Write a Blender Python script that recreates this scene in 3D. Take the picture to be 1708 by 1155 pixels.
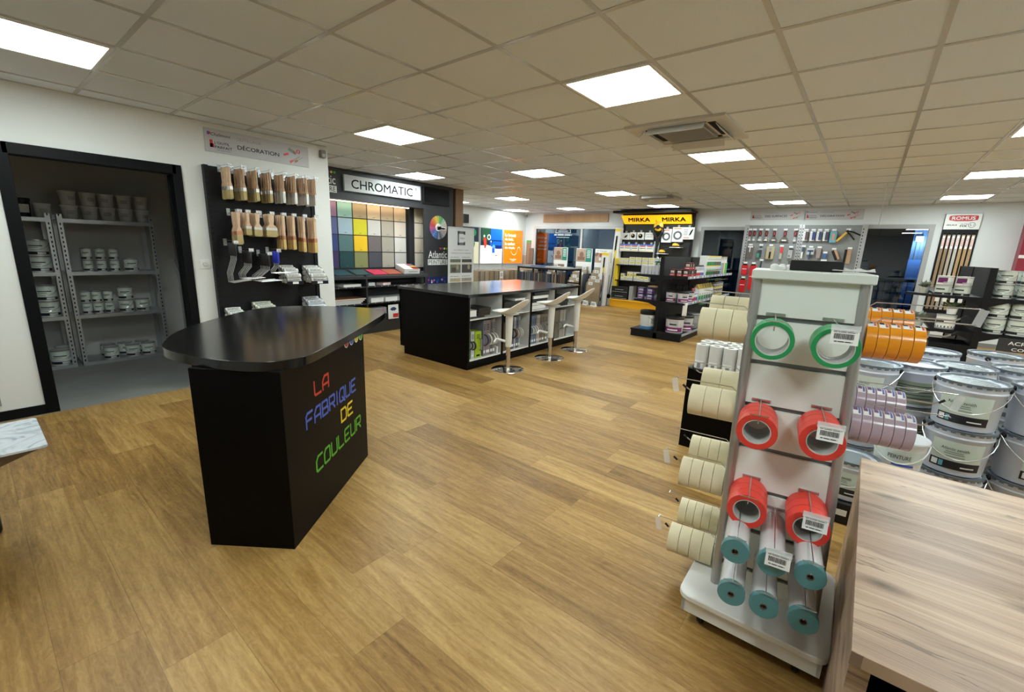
import bpy, bmesh, math, random
from mathutils import Matrix, Vector
R = math.radians
S = bpy.context.scene
for o in list(bpy.data.objects):
    bpy.data.objects.remove(o)
random.seed(7)

# ---------------------------------------------------------------- camera, world, exposure
HC = 1.43            # camera height
CEIL = 2.455         # suspended ceiling
YAW, PITCH, ROLL, FPX = -0.671393, -0.222075, 0.036081, 728.5
fw = Vector((math.sin(YAW) * math.cos(PITCH), math.cos(YAW) * math.cos(PITCH), math.sin(PITCH)))
rt = Vector((math.cos(YAW), -math.sin(YAW), 0))
up = rt.cross(fw)
r2 = math.cos(ROLL) * rt + math.sin(ROLL) * up
u2 = -math.sin(ROLL) * rt + math.cos(ROLL) * up
cam = bpy.data.cameras.new('camera')
cam.sensor_fit = 'HORIZONTAL'
cam.sensor_width = 36
cam.lens = FPX / 1708 * 36
cam.clip_start = 0.02
co = bpy.data.objects.new('camera', cam)
S.collection.objects.link(co)
co.matrix_world = Matrix(((r2.x, u2.x, -fw.x, 0), (r2.y, u2.y, -fw.y, 0), (r2.z, u2.z, -fw.z, HC), (0, 0, 0, 1)))
S.camera = co
wd = bpy.data.worlds.new('dusk')
S.world = wd
wd.use_nodes = True
wd.node_tree.nodes['Background'].inputs[0].default_value = (0.045, 0.10, 0.16, 1)
wd.node_tree.nodes['Background'].inputs[1].default_value = 0.8
S.view_settings.view_transform = 'Standard'
S.view_settings.look = 'None'
S.view_settings.gamma = 1
S.view_settings.use_curve_mapping = False
S.view_settings.exposure = 0.0
LIGHT = 31.0         # luminance of the ceiling panels
S.cycles.use_denoising = True
S.cycles.max_bounces = 8

# ---------------------------------------------------------------- materials
MATS = {}
def mat(name, rgb, rough=0.5, metal=0.0, emit=0, coat=0, alpha=1, trans=0, var=0.0, vscale=8, bump=0, spec=None):
    if name in MATS:
        return MATS[name]
    m = bpy.data.materials.new(name)
    m.use_nodes = True
    nt = m.node_tree
    b = nt.nodes['Principled BSDF']
    c = (*rgb, 1)
    b.inputs['Base Color'].default_value = c
    b.inputs['Roughness'].default_value = rough
    b.inputs['Metallic'].default_value = metal
    if spec is not None:
        b.inputs['Specular IOR Level'].default_value = spec
    if coat:
        b.inputs['Coat Weight'].default_value = coat
        b.inputs['Coat Roughness'].default_value = 0.08
    if emit:
        b.inputs['Emission Color'].default_value = c
        b.inputs['Emission Strength'].default_value = emit
    if trans:
        b.inputs['Transmission Weight'].default_value = trans
    if alpha < 1:
        b.inputs['Alpha'].default_value = alpha
    if var or bump:
        tc = nt.nodes.new('ShaderNodeTexCoord')
        n = nt.nodes.new('ShaderNodeTexNoise')
        n.inputs['Scale'].default_value = vscale
        n.inputs['Detail'].default_value = 5
        nt.links.new(tc.outputs['Object'], n.inputs['Vector'])
        if var:
            mx = nt.nodes.new('ShaderNodeMix')
            mx.data_type = 'RGBA'
            mx.inputs['A'].default_value = tuple(max(0, x * (1 - var)) for x in rgb) + (1,)
            mx.inputs['B'].default_value = tuple(min(1, x * (1 + var)) for x in rgb) + (1,)
            nt.links.new(n.outputs['Fac'], mx.inputs['Factor'])
            nt.links.new(mx.outputs['Result'], b.inputs['Base Color'])
        if bump:
            bp = nt.nodes.new('ShaderNodeBump')
            bp.inputs['Strength'].default_value = bump
            bp.inputs['Distance'].default_value = 0.002
            nt.links.new(n.outputs['Fac'], bp.inputs['Height'])
            nt.links.new(bp.outputs['Normal'], b.inputs['Normal'])
    MATS[name] = m
    return m

def srgb(r, g, b):
    return tuple((x / 255 / 12.92) if x / 255 <= 0.04045 else ((x / 255 + 0.055) / 1.055) ** 2.4 for x in (r, g, b))

class NT:
    """tiny helper to wire shader nodes"""
    def __init__(s, name):
        s.m = bpy.data.materials.new(name); s.m.use_nodes = True
        s.t = s.m.node_tree; s.b = s.t.nodes['Principled BSDF']
        MATS[name] = s.m
    def n(s, typ, **k):
        q = s.t.nodes.new('ShaderNode' + typ)
        for a, v in k.items():
            setattr(q, a, v)
        return q
    def set(s, q, i, v):
        if hasattr(v, 'is_output') or isinstance(v, bpy.types.NodeSocket):
            s.t.links.new(v, q.inputs[i])
        else:
            q.inputs[i].default_value = v
    def math(s, op, a, b=None, c=None):
        q = s.n('Math', operation=op)
        s.set(q, 0, a)
        if b is not None: s.set(q, 1, b)
        if c is not None: s.set(q, 2, c)
        return q.outputs[0]
    def comb(s, x, y, z=0.0):
        q = s.n('CombineXYZ'); s.set(q, 0, x); s.set(q, 1, y); s.set(q, 2, z); return q.outputs[0]
    def noise(s, vec, scale=5, detail=4, dist=0, rough=0.5):
        q = s.n('TexNoise'); s.set(q, 'Vector', vec); q.inputs['Scale'].default_value = scale
        q.inputs['Detail'].default_value = detail; q.inputs['Distortion'].default_value = dist
        q.inputs['Roughness'].default_value = rough
        return q.outputs['Fac']
    def ramp(s, fac, stops):
        q = s.n('ValToRGB'); s.set(q, 0, fac)
        e = q.color_ramp.elements
        while len(e) < len(stops): e.new(0.5)
        for i, (p, c) in enumerate(stops):
            e[i].position = p; e[i].color = (*c, 1)
        return q.outputs[0]
    def mix(s, f, a, b, mode='MIX'):
        q = s.n('Mix', data_type='RGBA', blend_type=mode)
        for i, v in (('Factor', f), ('A', a), ('B', b)):
            if isinstance(v, tuple) and len(v) == 3: v = (*v, 1)
            s.set(q, i, v)
        return q.outputs['Result']

def plank_material(name, width, length, stops, groove, rough, along_x=True, tone=0.25, figure=1.0):
    t = NT(name)
    tc = t.n('TexCoord'); sp = t.n('SeparateXYZ'); t.set(sp, 0, tc.outputs['Object'])
    x, y = (sp.outputs[0], sp.outputs[1]) if along_x else (sp.outputs[1], sp.outputs[0])
    v = t.math('DIVIDE', y, width); row = t.math('FLOOR', v); fv = t.math('SUBTRACT', v, row)
    wn = t.n('TexWhiteNoise', noise_dimensions='1D'); t.set(wn, 'W', row)
    u = t.math('ADD', t.math('DIVIDE', x, length), t.math('MULTIPLY', wn.outputs[0], 7.3))
    col = t.math('FLOOR', u); fu = t.math('SUBTRACT', u, col)
    wn2 = t.n('TexWhiteNoise', noise_dimensions='2D'); t.set(wn2, 'Vector', t.comb(row, col))
    rnd = wn2.outputs[0]
    vec = t.comb(t.math('MULTIPLY', x, 0.9), t.math('ADD', t.math('MULTIPLY', y, 9.0), t.math('MULTIPLY', rnd, 40)), t.math('MULTIPLY', rnd, 13))
    g1 = t.noise(vec, 1.6, 6, 1.6 * figure, 0.6)
    vec2 = t.comb(t.math('MULTIPLY', x, 3.0), t.math('MULTIPLY', y, 90.0), rnd)
    g2 = t.noise(vec2, 1.0, 3, 0.3)
    vec3 = t.comb(t.math('MULTIPLY', x, 5.0), t.math('ADD', t.math('MULTIPLY', y, 16.0), rnd), t.math('MULTIPLY', rnd, 9))
    g3 = t.noise(vec3, 2.6, 5, 2.2, .62)
    f = t.math('ADD', t.math('MULTIPLY', g1, 0.50), t.math('ADD', t.math('MULTIPLY', g2, 0.2), t.math('MULTIPLY', g3, 0.30)))
    f = t.math('ADD', f, t.math('MULTIPLY', t.math('SUBTRACT', rnd, 0.5), tone))
    c = t.ramp(f, stops)
    if groove:
        e1 = t.math('LESS_THAN', t.math('MULTIPLY', fv, width), groove)
        e2 = t.math('LESS_THAN', t.math('MULTIPLY', fu, length), groove)
        e = t.math('MAXIMUM', e1, e2)
        c = t.mix(t.math('MULTIPLY', e, 0.45), c, tuple(q * 0.45 for q in stops[0][1]))
    t.set(t.b, 'Base Color', c)
    t.b.inputs['Roughness'].default_value = rough; t.b.inputs['Specular IOR Level'].default_value = 0.3
    bp = t.n('Bump'); bp.inputs['Strength'].default_value = 0.12; bp.inputs['Distance'].default_value = 0.001
    t.set(bp, 'Height', g2); t.t.links.new(bp.outputs[0], t.b.inputs['Normal'])
    return t.m

# ---------------------------------------------------------------- mesh helpers
FX = Matrix(((0, 0, 1, 0), (1, 0, 0, 0), (0, 1, 0, 0), (0, 0, 0, 1)))     # u -> +Y, v -> +Z, n -> +X
FY = Matrix(((1, 0, 0, 0), (0, 0, -1, 0), (0, 1, 0, 0), (0, 0, 0, 1)))    # u -> +X, v -> +Z, n -> -Y
def T(x=0, y=0, z=0):
    return Matrix.Translation((x, y, z))
def RZ(a):
    return Matrix.Rotation(a, 4, 'Z')
def RXm(a):
    return Matrix.Rotation(a, 4, 'X')
def RYm(a):
    return Matrix.Rotation(a, 4, 'Y')

class MB:
    def __init__(s, M=None):
        s.v = []; s.f = []; s.mi = []; s.M = M or Matrix()
    def add(s, vs, fs, mi=0):
        n = len(s.v)
        s.v += [tuple(s.M @ Vector(p)) for p in vs]
        s.f += [tuple(i + n for i in f) for f in fs]
        s.mi += [mi] * len(fs)
        return s
    def box(s, x0, y0, z0, x1, y1, z1, mi=0):
        if x0 > x1: x0, x1 = x1, x0
        if y0 > y1: y0, y1 = y1, y0
        if z0 > z1: z0, z1 = z1, z0
        v = [(x, y, z) for z in (z0, z1) for y in (y0, y1) for x in (x0, x1)]
        return s.add(v, [(0, 2, 3, 1), (4, 5, 7, 6), (0, 1, 5, 4), (2, 6, 7, 3), (0, 4, 6, 2), (1, 3, 7, 5)], mi)
    def prism(s, pts, z0, z1, mi=0):
        n = len(pts)
        a = sum(pts[i][0] * pts[(i + 1) % n][1] - pts[(i + 1) % n][0] * pts[i][1] for i in range(n))
        if a < 0: pts = pts[::-1]
        v = [(x, y, z0) for x, y in pts] + [(x, y, z1) for x, y in pts]
        f = [tuple(range(n))[::-1], tuple(range(n, 2 * n))] + [(i, (i + 1) % n, n + (i + 1) % n, n + i) for i in range(n)]
        return s.add(v, f, mi)
    def lathe(s, prof, n=20, M=None, mi=0, cap=True):
        """prof: (r, z) from bottom to top, around local z"""
        M = M or Matrix()
        v = []; f = []
        for r, z in prof:
            for k in range(n):
                a = 2 * math.pi * k / n
                v.append(tuple(M @ Vector((r * math.cos(a), r * math.sin(a), z))))
        for i in range(len(prof) - 1):
            for k in range(n):
                k2 = (k + 1) % n
                f.append((i * n + k, i * n + k2, (i + 1) * n + k2, (i + 1) * n + k))
        if cap:
            if prof[0][0] > 1e-5: f.append(tuple(range(n))[::-1])
            if prof[-1][0] > 1e-5: f.append(tuple((len(prof) - 1) * n + k for k in range(n)))
        return s.add(v, f, mi)
    def ring(s, ro, ri, z0, z1, n=28, M=None, mi=0, mi_in=None):
        """a tube wall: outer radius, inner radius"""
        M = M or Matrix(); v = []; f = []; g = []
        for r, z in ((ro, z0), (ro, z1), (ri, z1), (ri, z0)):
            for k in range(n):
                a = 2 * math.pi * k / n
                v.append(tuple(M @ Vector((r * math.cos(a), r * math.sin(a), z))))
        for i in range(4):
            for k in range(n):
                k2 = (k + 1) % n; j = (i + 1) % 4
                (g if i == 2 and mi_in is not None else f).append((i * n + k, i * n + k2, j * n + k2, j * n + k))
        b = len(s.v)
        s.add(v, f, mi)
        if g:
            s.f += [tuple(i + b for i in q) for q in g]; s.mi += [mi_in] * len(g)
        return s
    def tube(s, pts, r, n=6, mi=0, closed=False):
        pts = [Vector(p) for p in pts]; m = len(pts); v = []; f = []
        prev = None
        for i, p in enumerate(pts):
            if closed:
                d = (pts[(i + 1) % m] - pts[i - 1])
            else:
                d = (pts[min(i + 1, m - 1)] - pts[max(i - 1, 0)])
            d.normalize()
            if prev is None:
                a = Vector((0, 0, 1)) if abs(d.z) < 0.9 else Vector((1, 0, 0))
                a = (a - d * a.dot(d)).normalized()
            else:
                a = prev - d * prev.dot(d)
                a = a.normalized() if a.length > 1e-6 else prev
            prev = a; b = d.cross(a)
            for k in range(n):
                t = 2 * math.pi * k / n
                v.append(tuple(p + r * (math.cos(t) * a + math.sin(t) * b)))
        for i in range(m if closed else m - 1):
            j = (i + 1) % m
            for k in range(n):
                k2 = (k + 1) % n
                f.append((i * n + k, i * n + k2, j * n + k2, j * n + k))
        if not closed:
            f.append(tuple(range(n))[::-1]); f.append(tuple((m - 1) * n + k for k in range(n)))
        return s.add(v, f, mi)
    def sphere(s, c, r, n=10, sq=(1, 1, 1), mi=0):
        prof = [(max(1e-6, r * math.sin(math.pi * i / n)), -r * math.cos(math.pi * i / n)) for i in range(n + 1)]
        return s.lathe(prof, 2 * n, Matrix.Translation(c) @ Matrix.Diagonal((*sq, 1)), mi, cap=False)
    def grid(s, fn, nu, nv, mi=0):
        v = [fn(i / nu, j / nv) for j in range(nv + 1) for i in range(nu + 1)]
        f = [(j * (nu + 1) + i, j * (nu + 1) + i + 1, (j + 1) * (nu + 1) + i + 1, (j + 1) * (nu + 1) + i) for j in range(nv) for i in range(nu)]
        return s.add(v, f, mi)

def link(o, parent=None):
    S.collection.objects.link(o)
    if parent: o.parent = parent
    return o
def obj(name, mb, mats, parent=None, loc=None, rz=0, bev=0, solid=0, sub=0):
    me = bpy.data.meshes.new(name)
    me.from_pydata(mb.v, [], mb.f)
    if not isinstance(mats, (list, tuple)): mats = [mats]
    for m in mats: me.materials.append(m)
    me.polygons.foreach_set('material_index', mb.mi)
    me.polygons.foreach_set('use_smooth', [True] * len(mb.f))
    me.update()
    me.set_sharp_from_angle(angle=R(35))
    o = link(bpy.data.objects.new(name, me), parent)
    if loc: o.location = loc
    if rz: o.rotation_euler = (0, 0, rz)
    if solid:
        q = o.modifiers.new('s', 'SOLIDIFY'); q.thickness = solid; q.offset = 0
    if sub:
        q = o.modifiers.new('u', 'SUBSURF'); q.levels = q.render_levels = sub
    if bev:
        q = o.modifiers.new('b', 'BEVEL'); q.width = bev; q.segments = 2; q.limit_method = 'ANGLE'; q.angle_limit = R(40)
        q.harden_normals = False
    return o
def tag(o, label, cat, group=None, kind=None):
    o['label'] = label; o['category'] = cat
    if group: o['group'] = group
    if kind: o['kind'] = kind
    return o
def thing(name, label, cat, loc=(0, 0, 0), rz=0, group=None):
    o = link(bpy.data.objects.new(name, None))
    o.empty_display_size = 0.05
    o.location = loc; o.rotation_euler = (0, 0, rz)
    return tag(o, label, cat, group)
def struct(name, mb, m, parent=None, **k):
    o = obj(name, mb, m, parent, **k)
    if parent is None: o['kind'] = 'structure'
    return o
def dup(root, loc=None, rz=None, label=None, group=None, rot=None):
    r = root.copy(); S.collection.objects.link(r)
    if loc is not None: r.location = loc
    if rz is not None: r.rotation_euler = (0, 0, rz)
    if rot is not None: r.rotation_euler = rot
    if label: r['label'] = label
    if group: r['group'] = group
    for ch in root.children:
        c = ch.copy(); S.collection.objects.link(c); c.parent = r; c.matrix_parent_inverse = ch.matrix_parent_inverse
        for g in ch.children:
            d = g.copy(); S.collection.objects.link(d); d.parent = c
    return r
TXT = {}
def text_geo(s, bold=0.0, shear=0.0, space=1.0):
    key = (s, bold, shear, space)
    if key not in TXT:
        cu = bpy.data.curves.new('t', 'FONT'); cu.body = s; cu.size = 1; cu.align_x = 'CENTER'; cu.align_y = 'CENTER'
        cu.shear = shear; cu.space_character = space; cu.resolution_u = 3
        o = bpy.data.objects.new('t', cu); S.collection.objects.link(o)
        dg = bpy.context.evaluated_depsgraph_get(); dg.update()
        me = bpy.data.meshes.new_from_object(o.evaluated_get(dg))
        v = [tuple(p.co) for p in me.vertices]; f = [tuple(p.vertices) for p in me.polygons]
        bpy.data.objects.remove(o); bpy.data.curves.remove(cu); bpy.data.meshes.remove(me)
        xs = [p[0] for p in v]; ys = [p[1] for p in v]
        cx, cy = (min(xs) + max(xs)) / 2, (min(ys) + max(ys)) / 2
        TXT[key] = ([(p[0] - cx, p[1] - cy) for p in v], f, max(xs) - min(xs), max(ys) - min(ys))
    return TXT[key]
def put_text(mb, s, cu, cv, w, h, d=0.0006, mi=0, F=None, **k):
    """text fitted into a w x h box centred on (cu, cv) of frame F, d in front of its plane"""
    bold = k.pop('bold', 0)
    v, f, tw, th = text_geo(s, **k)
    F = F or Matrix()
    sx, sy = w / tw, h / th
    o_ = bold * .8
    for n_, (dx, dy) in enumerate(((0, 0),) if not bold else ((-o_, -o_), (o_, -o_), (o_, o_), (-o_, o_))):
        mb.add([tuple(F @ Vector((cu + (p[0] + dx) * sx, cv + (p[1] + dy) * sy, d + n_ * .00006))) for p in v], f, mi)
    return mb
def bars(mb, u0, v0, u1, v1, n, d=0.0006, mi=0, F=None, seed=1):
    """lines of print too small to read: n thin broken bars"""
    rnd = random.Random(seed); F = F or Matrix()
    hh = (v1 - v0) / n
    for i in range(n):
        y = v0 + hh * (i + 0.3)
        x = u0
        while x < u1:
            w = rnd.uniform(0.12, 0.4) * (u1 - u0); x2 = min(u1, x + w)
            mb.add([tuple(F @ Vector(p)) for p in ((x, y, d), (x2, y, d), (x2, y + hh * 0.45, d), (x, y + hh * 0.45, d))], [(0, 1, 2, 3)], mi)
            x = x2 + 0.04 * (u1 - u0)
    return mb
def quad(mb, u0, v0, u1, v1, d=0.0005, mi=0, F=None):
    F = F or Matrix()
    return mb.add([tuple(F @ Vector(p)) for p in ((u0, v0, d), (u1, v0, d), (u1, v1, d), (u0, v1, d))], [(0, 1, 2, 3)], mi)
def poly(mb, pts, d=0.0005, mi=0, F=None):
    F = F or Matrix()
    return mb.add([tuple(F @ Vector((x, y, d))) for x, y in pts], [tuple(range(len(pts)))], mi)
def disc(mb, cu, cv, r, d=0.0005, mi=0, F=None, n=20, a0=0, a1=360, ri=0):
    F = F or Matrix()
    for k in range(n):
        a = R(a0 + (a1 - a0) * k / n); b = R(a0 + (a1 - a0) * (k + 1) / n)
        p = [(cu + q * math.cos(t), cv + q * math.sin(t), d) for q, t in ((ri, a), (r, a), (r, b), (ri, b))]
        mb.add([tuple(F @ Vector(x)) for x in p], [(0, 1, 2, 3)], mi)
    return mb
def wrap(mb, r0, r1, z0, z1, a0, a1, n=14, mi=0, M=None):
    """a label curved round a (slightly conical) can, local z up"""
    M = M or Matrix()
    def fn(i, j):
        a = R(a0 + (a1 - a0) * i); r = r0 + (r1 - r0) * j
        return tuple(M @ Vector((r * math.cos(a), r * math.sin(a), z0 + (z1 - z0) * j)))
    return mb.grid(fn, n, 1, mi)
def wrap_text(mb, s, r, a_mid, z_mid, wdeg, h, mi=0, **k):
    k.pop('bold', 0)
    v, f, tw, th = text_geo(s, **k)
    w = R(wdeg)
    pts = []
    for p in v:
        a = R(a_mid) + p[0] / tw * w
        pts.append((r * math.cos(a), r * math.sin(a), z_mid + p[1] / th * h))
    mb.add(pts, f, mi)

WHITE = mat('white_paint', (0.8, 0.8, 0.78), 0.55)
WPLAST = mat('white_plastic', (0.78, 0.78, 0.76), 0.3)
PAPER = mat('white_paper', (0.8, 0.8, 0.79), 0.7)
BLACK = mat('black_laminate', (0.005, 0.005, 0.005), 0.35, spec=.15)
BLACKM = mat('black_metal', (0.009, 0.009, 0.011), 0.45, var=0.2, spec=.2)
INK = mat('black_print', (0.008, 0.008, 0.010), 0.6, spec=.1)
DGREY = mat('dark_grey_panel', (0.035, 0.037, 0.042), 0.5)
GREYM = mat('grey_metal', (0.30, 0.31, 0.32), 0.45, 0.2)
ALU = mat('brushed_aluminium', (0.5, 0.5, 0.52), 0.32, 0.85, var=0.06, vscale=40)
CHROME = mat('chrome', (0.8, 0.8, 0.8), 0.08, 1.0)
STEEL = mat('galvanised_steel', (0.42, 0.44, 0.46), 0.38, 0.8, var=0.15, vscale=12)
WIRE = mat('wire_steel', (0.6, 0.6, 0.6), 0.25, 0.9)
RED = mat('red_print', (0.65, 0.03, 0.03), 0.45)
BLUE = mat('blue_print', (0.05, 0.12, 0.6), 0.45)
YELLOW = mat('yellow_print', (0.85, 0.62, 0.03), 0.45)
GREEN = mat('green_print', (0.08, 0.42, 0.06), 0.45)
RUBBER = mat('black_rubber', (0.011, 0.011, 0.012), 0.5, spec=.3)
CLEAR = mat('clear_plastic', (0.85, 0.87, 0.88), 0.12, alpha=0.35)
SILVERP = mat('silver_print', (0.62, 0.64, 0.66), 0.4, 0.3)
# ---------------------------------------------------------------- the room
XL, XR, YF, YB = -8.45, 4.2, -2.3, 11.1
XW = -4.95           # face of the near left wall
WALLM = mat('plaster_wall', (0.75, 0.755, 0.73), 0.75, var=0.03, vscale=2, bump=0.15)
STOREM = mat('grey_store_wall', (0.60, 0.59, 0.57), 0.8, var=0.08, vscale=3)
FLOORM = plank_material('oak_floor', 0.22, 1.5, [(0.30, (0.150, 0.075, 0.019)), (0.42, (0.255, 0.138, 0.038)), (0.51, (0.335, 0.190, 0.056)), (0.60, (0.415, 0.250, 0.082)), (0.72, (0.52, 0.335, 0.125))], 0.0020, 0.42, tone=0.20, figure=1.3)
CONC = mat('concrete_floor', (0.215, 0.215, 0.205), 0.6, var=0.3, vscale=2.5)
struct('floor', MB().box(XW + 0.03, YF, -0.05, XR, YB, 0).box(XL, 2.7, -0.05, XW + 0.03, YB, 0), FLOORM)
struct('floor_storeroom', MB().box(-7.2, -0.8, -0.05, XW + 0.03, 1.9, 0.0), CONC)

def ceiling_material():
    t = NT('ceiling_tile')
    tc = t.n('TexCoord')
    n = t.noise(tc.outputs['Object'], 220, 2)
    t.set(t.b, 'Base Color', t.ramp(n, [(0.35, (0.72, 0.77, 0.82)), (0.6, (0.78, 0.83, 0.88))]))
    t.b.inputs['Roughness'].default_value = 0.85
    bp = t.n('Bump'); bp.inputs['Strength'].default_value = 0.1; bp.inputs['Distance'].default_value = 0.001
    t.set(bp, 'Height', n); t.t.links.new(bp.outputs[0], t.b.inputs['Normal'])
    return t.m
TILE = ceiling_material()
TBAR = mat('ceiling_grid', (0.55, 0.55, 0.54), 0.22, 0.0)
struct('ceiling', MB().box(XW, YF, CEIL, XR, YB, CEIL + 0.06).box(XL, 2.7, CEIL, XW, YB, CEIL + 0.06), TILE)
gx = lambda i: -0.510263 + 0.6 * i
gy = lambda j: 2.53701 + 0.6 * j
g = MB()
W2 = 0.0125
for i in range(-13, 8):
    x = gx(i)
    if not XL < x < XR: continue
    y0 = YF if x > XW else 2.75
    g.box(x - W2, y0, CEIL - 0.004, x + W2, YB, CEIL + 0.001)
for j in range(-8, 15):
    y = gy(j)
    if not YF < y < YB: continue
    x0 = XW if y < 2.75 else XL
    g.box(x0, y - W2, CEIL - 0.0035, XR, y + W2, CEIL + 0.001)
for x0, y0, x1, y1 in ((XW, YF, XW + 0.02, 2.75), (XL, YB - 0.02, XR, YB), (XL, 6.3, XL + 0.02, YB)):
    g.box(x0, y0, CEIL - 0.005, x1, y1, CEIL + 0.001)
struct('trim_1', g, TBAR)

# walls (near left wall with the store room opening)
DY0, DY1, DZ = 0.30, 1.325, 1.99
w = MB()
w.box(-5.05, YF, 0, XW, DY0, CEIL).box(-5.05, DY1, 0, XW, 2.77, CEIL).box(-5.05, DY0, DZ, XW, DY1, CEIL)
struct('wall_left', w, WALLM)
struct('wall_recess', MB().box(-6.95, 2.67, 0, -5.05, 2.77, CEIL).box(-6.95, 2.77, 0, -6.85, 6.3, CEIL).box(XL - 0.1, 6.3, 0, -6.85, 6.4, CEIL), WALLM)
struct('wall_far_left', MB().box(XL - 0.1, 6.4, 0, XL, YB + 0.1, CEIL), WALLM)
struct('wall_right', MB().box(XR, YF, 0, XR + 0.1, YB, CEIL), WALLM)
struct('wall_front', MB().box(-5.05, YF - 0.1, 0, XR + 0.1, YF, CEIL), WALLM)
struct('wall_storeroom', MB().box(-7.1, -0.7, 0, -7.0, 1.85, 2.4).box(-7.1, 1.75, 0, -5.05, 1.85, 2.4).box(-7.1, -0.8, 0, -5.05, -0.7, 2.4), STOREM)
struct('ceiling_storeroom', MB().box(-7.1, -0.8, 2.4, -5.05, 1.85, 2.45), STOREM)
# back wall with three windows
WIN = [(-8.12, -5.2, 0.06, 2.08), (-3.24, -2.2, 0.06, 2.06), (-0.24, 0.80, 0.36, 2.10)]
w = MB()
xs = XL - 0.1
for a, b, z0, z1 in WIN:
    w.box(xs, YB, 0, a, YB + 0.2, CEIL + 0.03); w.box(a, YB, 0, b, YB + 0.2, z0); w.box(a, YB, z1, b, YB + 0.2, CEIL + 0.03); xs = b
w.box(xs, YB, 0, XR + 0.1, YB + 0.2, CEIL + 0.03)
struct('wall_back', w, mat('plaster_wall_cool', (0.66, 0.685, 0.69), 0.75, var=0.03, vscale=2))
def glass_material():
    m = bpy.data.materials.new('window_glass'); m.use_nodes = True; nt = m.node_tree
    for q in list(nt.nodes): nt.nodes.remove(q)
    o = nt.nodes.new('ShaderNodeOutputMaterial'); mx = nt.nodes.new('ShaderNodeMixShader')
    tr = nt.nodes.new('ShaderNodeBsdfTransparent'); gl = nt.nodes.new('ShaderNodeBsdfGlossy'); fr = nt.nodes.new('ShaderNodeFresnel')
    fr.inputs[0].default_value = 1.75; gl.inputs['Roughness'].default_value = 0.01
    tr.inputs[0].default_value = (0.55, 0.66, 0.74, 1)
    nt.links.new(fr.outputs[0], mx.inputs[0]); nt.links.new(tr.outputs[0], mx.inputs[1]); nt.links.new(gl.outputs[0], mx.inputs[2])
    nt.links.new(mx.outputs[0], o.inputs[0])
    return m
GLASS = glass_material()
FRAMEM = mat('window_frame_grey', (0.34, 0.34, 0.34), 0.4, 0.1)
FRAMEL = mat('window_frame_light', (0.58, 0.57, 0.57), 0.45)
for k, (a, b, z0, z1) in enumerate(WIN):
    f = MB(); t = 0.075
    for p in ((a, z0, b, z0 + t), (a, z1 - t, b, z1), (a, z0 + t, a + t, z1 - t), (b - t, z0 + t, b, z1 - t)):
        f.box(p[0], YB - 0.015, p[1], p[2], YB + 0.07, p[3])
    if k == 0: f.box(-6.5, YB + 0.01, z0, -6.44, YB + 0.07, z1)
    wn = struct('window_%d' % (k + 1), f, FRAMEL if k == 0 else FRAMEM)
    obj('pane', MB().box(a + 0.03, YB + 0.03, z0 + 0.03, b - 0.03, YB + 0.036, z1 - 0.03), GLASS, wn)
    if k == 0:
        e = MB(FY); F = T(0, 0, -YB - 0.026)
        F = T(-7.1, 1.93, -YB - 0.0)
        d = 0.028
        disc(e, 0, -0.03, 0.26, -0.029, 0, F, 24, 0, 180, 0.245)
        quad(e, -0.26, -0.045, 0.26, -0.03, -0.029, 0, F)
        quad(e, -0.22, -0.17, 0.22, -0.158, -0.029, 0, F)
        bars(e, -0.30, -0.14, 0.30, -0.05, 1, -0.029, 0, F)
        quad(e, -0.16, 0.0, 0.16, 0.02, -0.029, 0, F); quad(e, -0.12, 0.05, 0.12, 0.1, -0.029, 0, F)
        obj('etched_emblem', e, mat('frosted_etching', (0.6, 0.68, 0.74), 0.6), wn)

# door frame of the store room: black lining and architrave
f = MB(); t = 0.062
f.box(XW - 0.11, DY0 - 0.045, 0, XW + 0.018, DY0 + 0.03, DZ + 0.05).box(XW - 0.11, DY1 - 0.03, 0, XW + 0.018, DY1 + 0.04, DZ + 0.05)
f.box(XW - 0.11, DY0, DZ - 0.03, XW + 0.018, DY1, DZ + 0.05)
f.box(XW - 0.15, DY1 - 0.034, 0.0, XW - 0.11, DY1 - 0.005, DZ - 0.03)
struct('door_1', f, mat('black_door_frame', (0.0035, 0.004, 0.005), 0.45, spec=.12), bev=0.003)
struct('baseboard_left', MB().box(XW, YF, 0, XW + 0.014, DY0 - 0.045, 0.075).box(XW, DY1 + 0.04, 0, XW + 0.014, 2.77, 0.075), mat('black_skirting', (0.004, 0.0045, 0.0055), 0.45, spec=.15))
struct('baseboard_back', MB().box(-5.0, YB - 0.014, 0, XR, YB, 0.075), mat('grey_skirting', (0.2, 0.2, 0.2), 0.5))

# ceiling lights: 600 mm panels sitting in the grid
PANEL = mat('light_diffuser', (0.87, 0.98, 0.965), 0.4, emit=LIGHT)
PRIM = mat('light_rim', (0.8, 0.8, 0.78), 0.35)
L0 = 'square ceiling light panel '
lights = [(-2, 0, 'large and brightest in the middle of the near ceiling'), (-6, 0, 'above the gap between the black lectern counter and the island'),
          (-6, -4, 'cut by the left edge of the photo above the store room'), (-2, 4, 'just beyond the nearer air conditioner'),
          (-6, 4, 'above the far end of the black island'), (-9, 3, 'close above the colour display sign'),
          (-10, 8, 'left one of the two above the lit orange poster'), (-13, 12, 'farthest left, close to the corner with the small camera'),
          (-6, 8, 'beside the farther air conditioner, on its left'), (-10, 12, 'above the far window with the wooden board'),
          (-2, 8, 'third away in the row beyond the nearer air conditioner'), (-2, 12, 'farthest in the row, above the grey tool wall'),
          (-6, 12, 'above the yellow and black sander display'), (2, 8, 'long-looking one at the right, second nearest the back wall'),
          (2, 12, 'above the red and white threshold strip display'), (2, 4, 'cut off at the right edge of the photo'),
          (-13, 8, 'half hidden behind the wooden pillar of the colour display')]
pr = None
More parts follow.
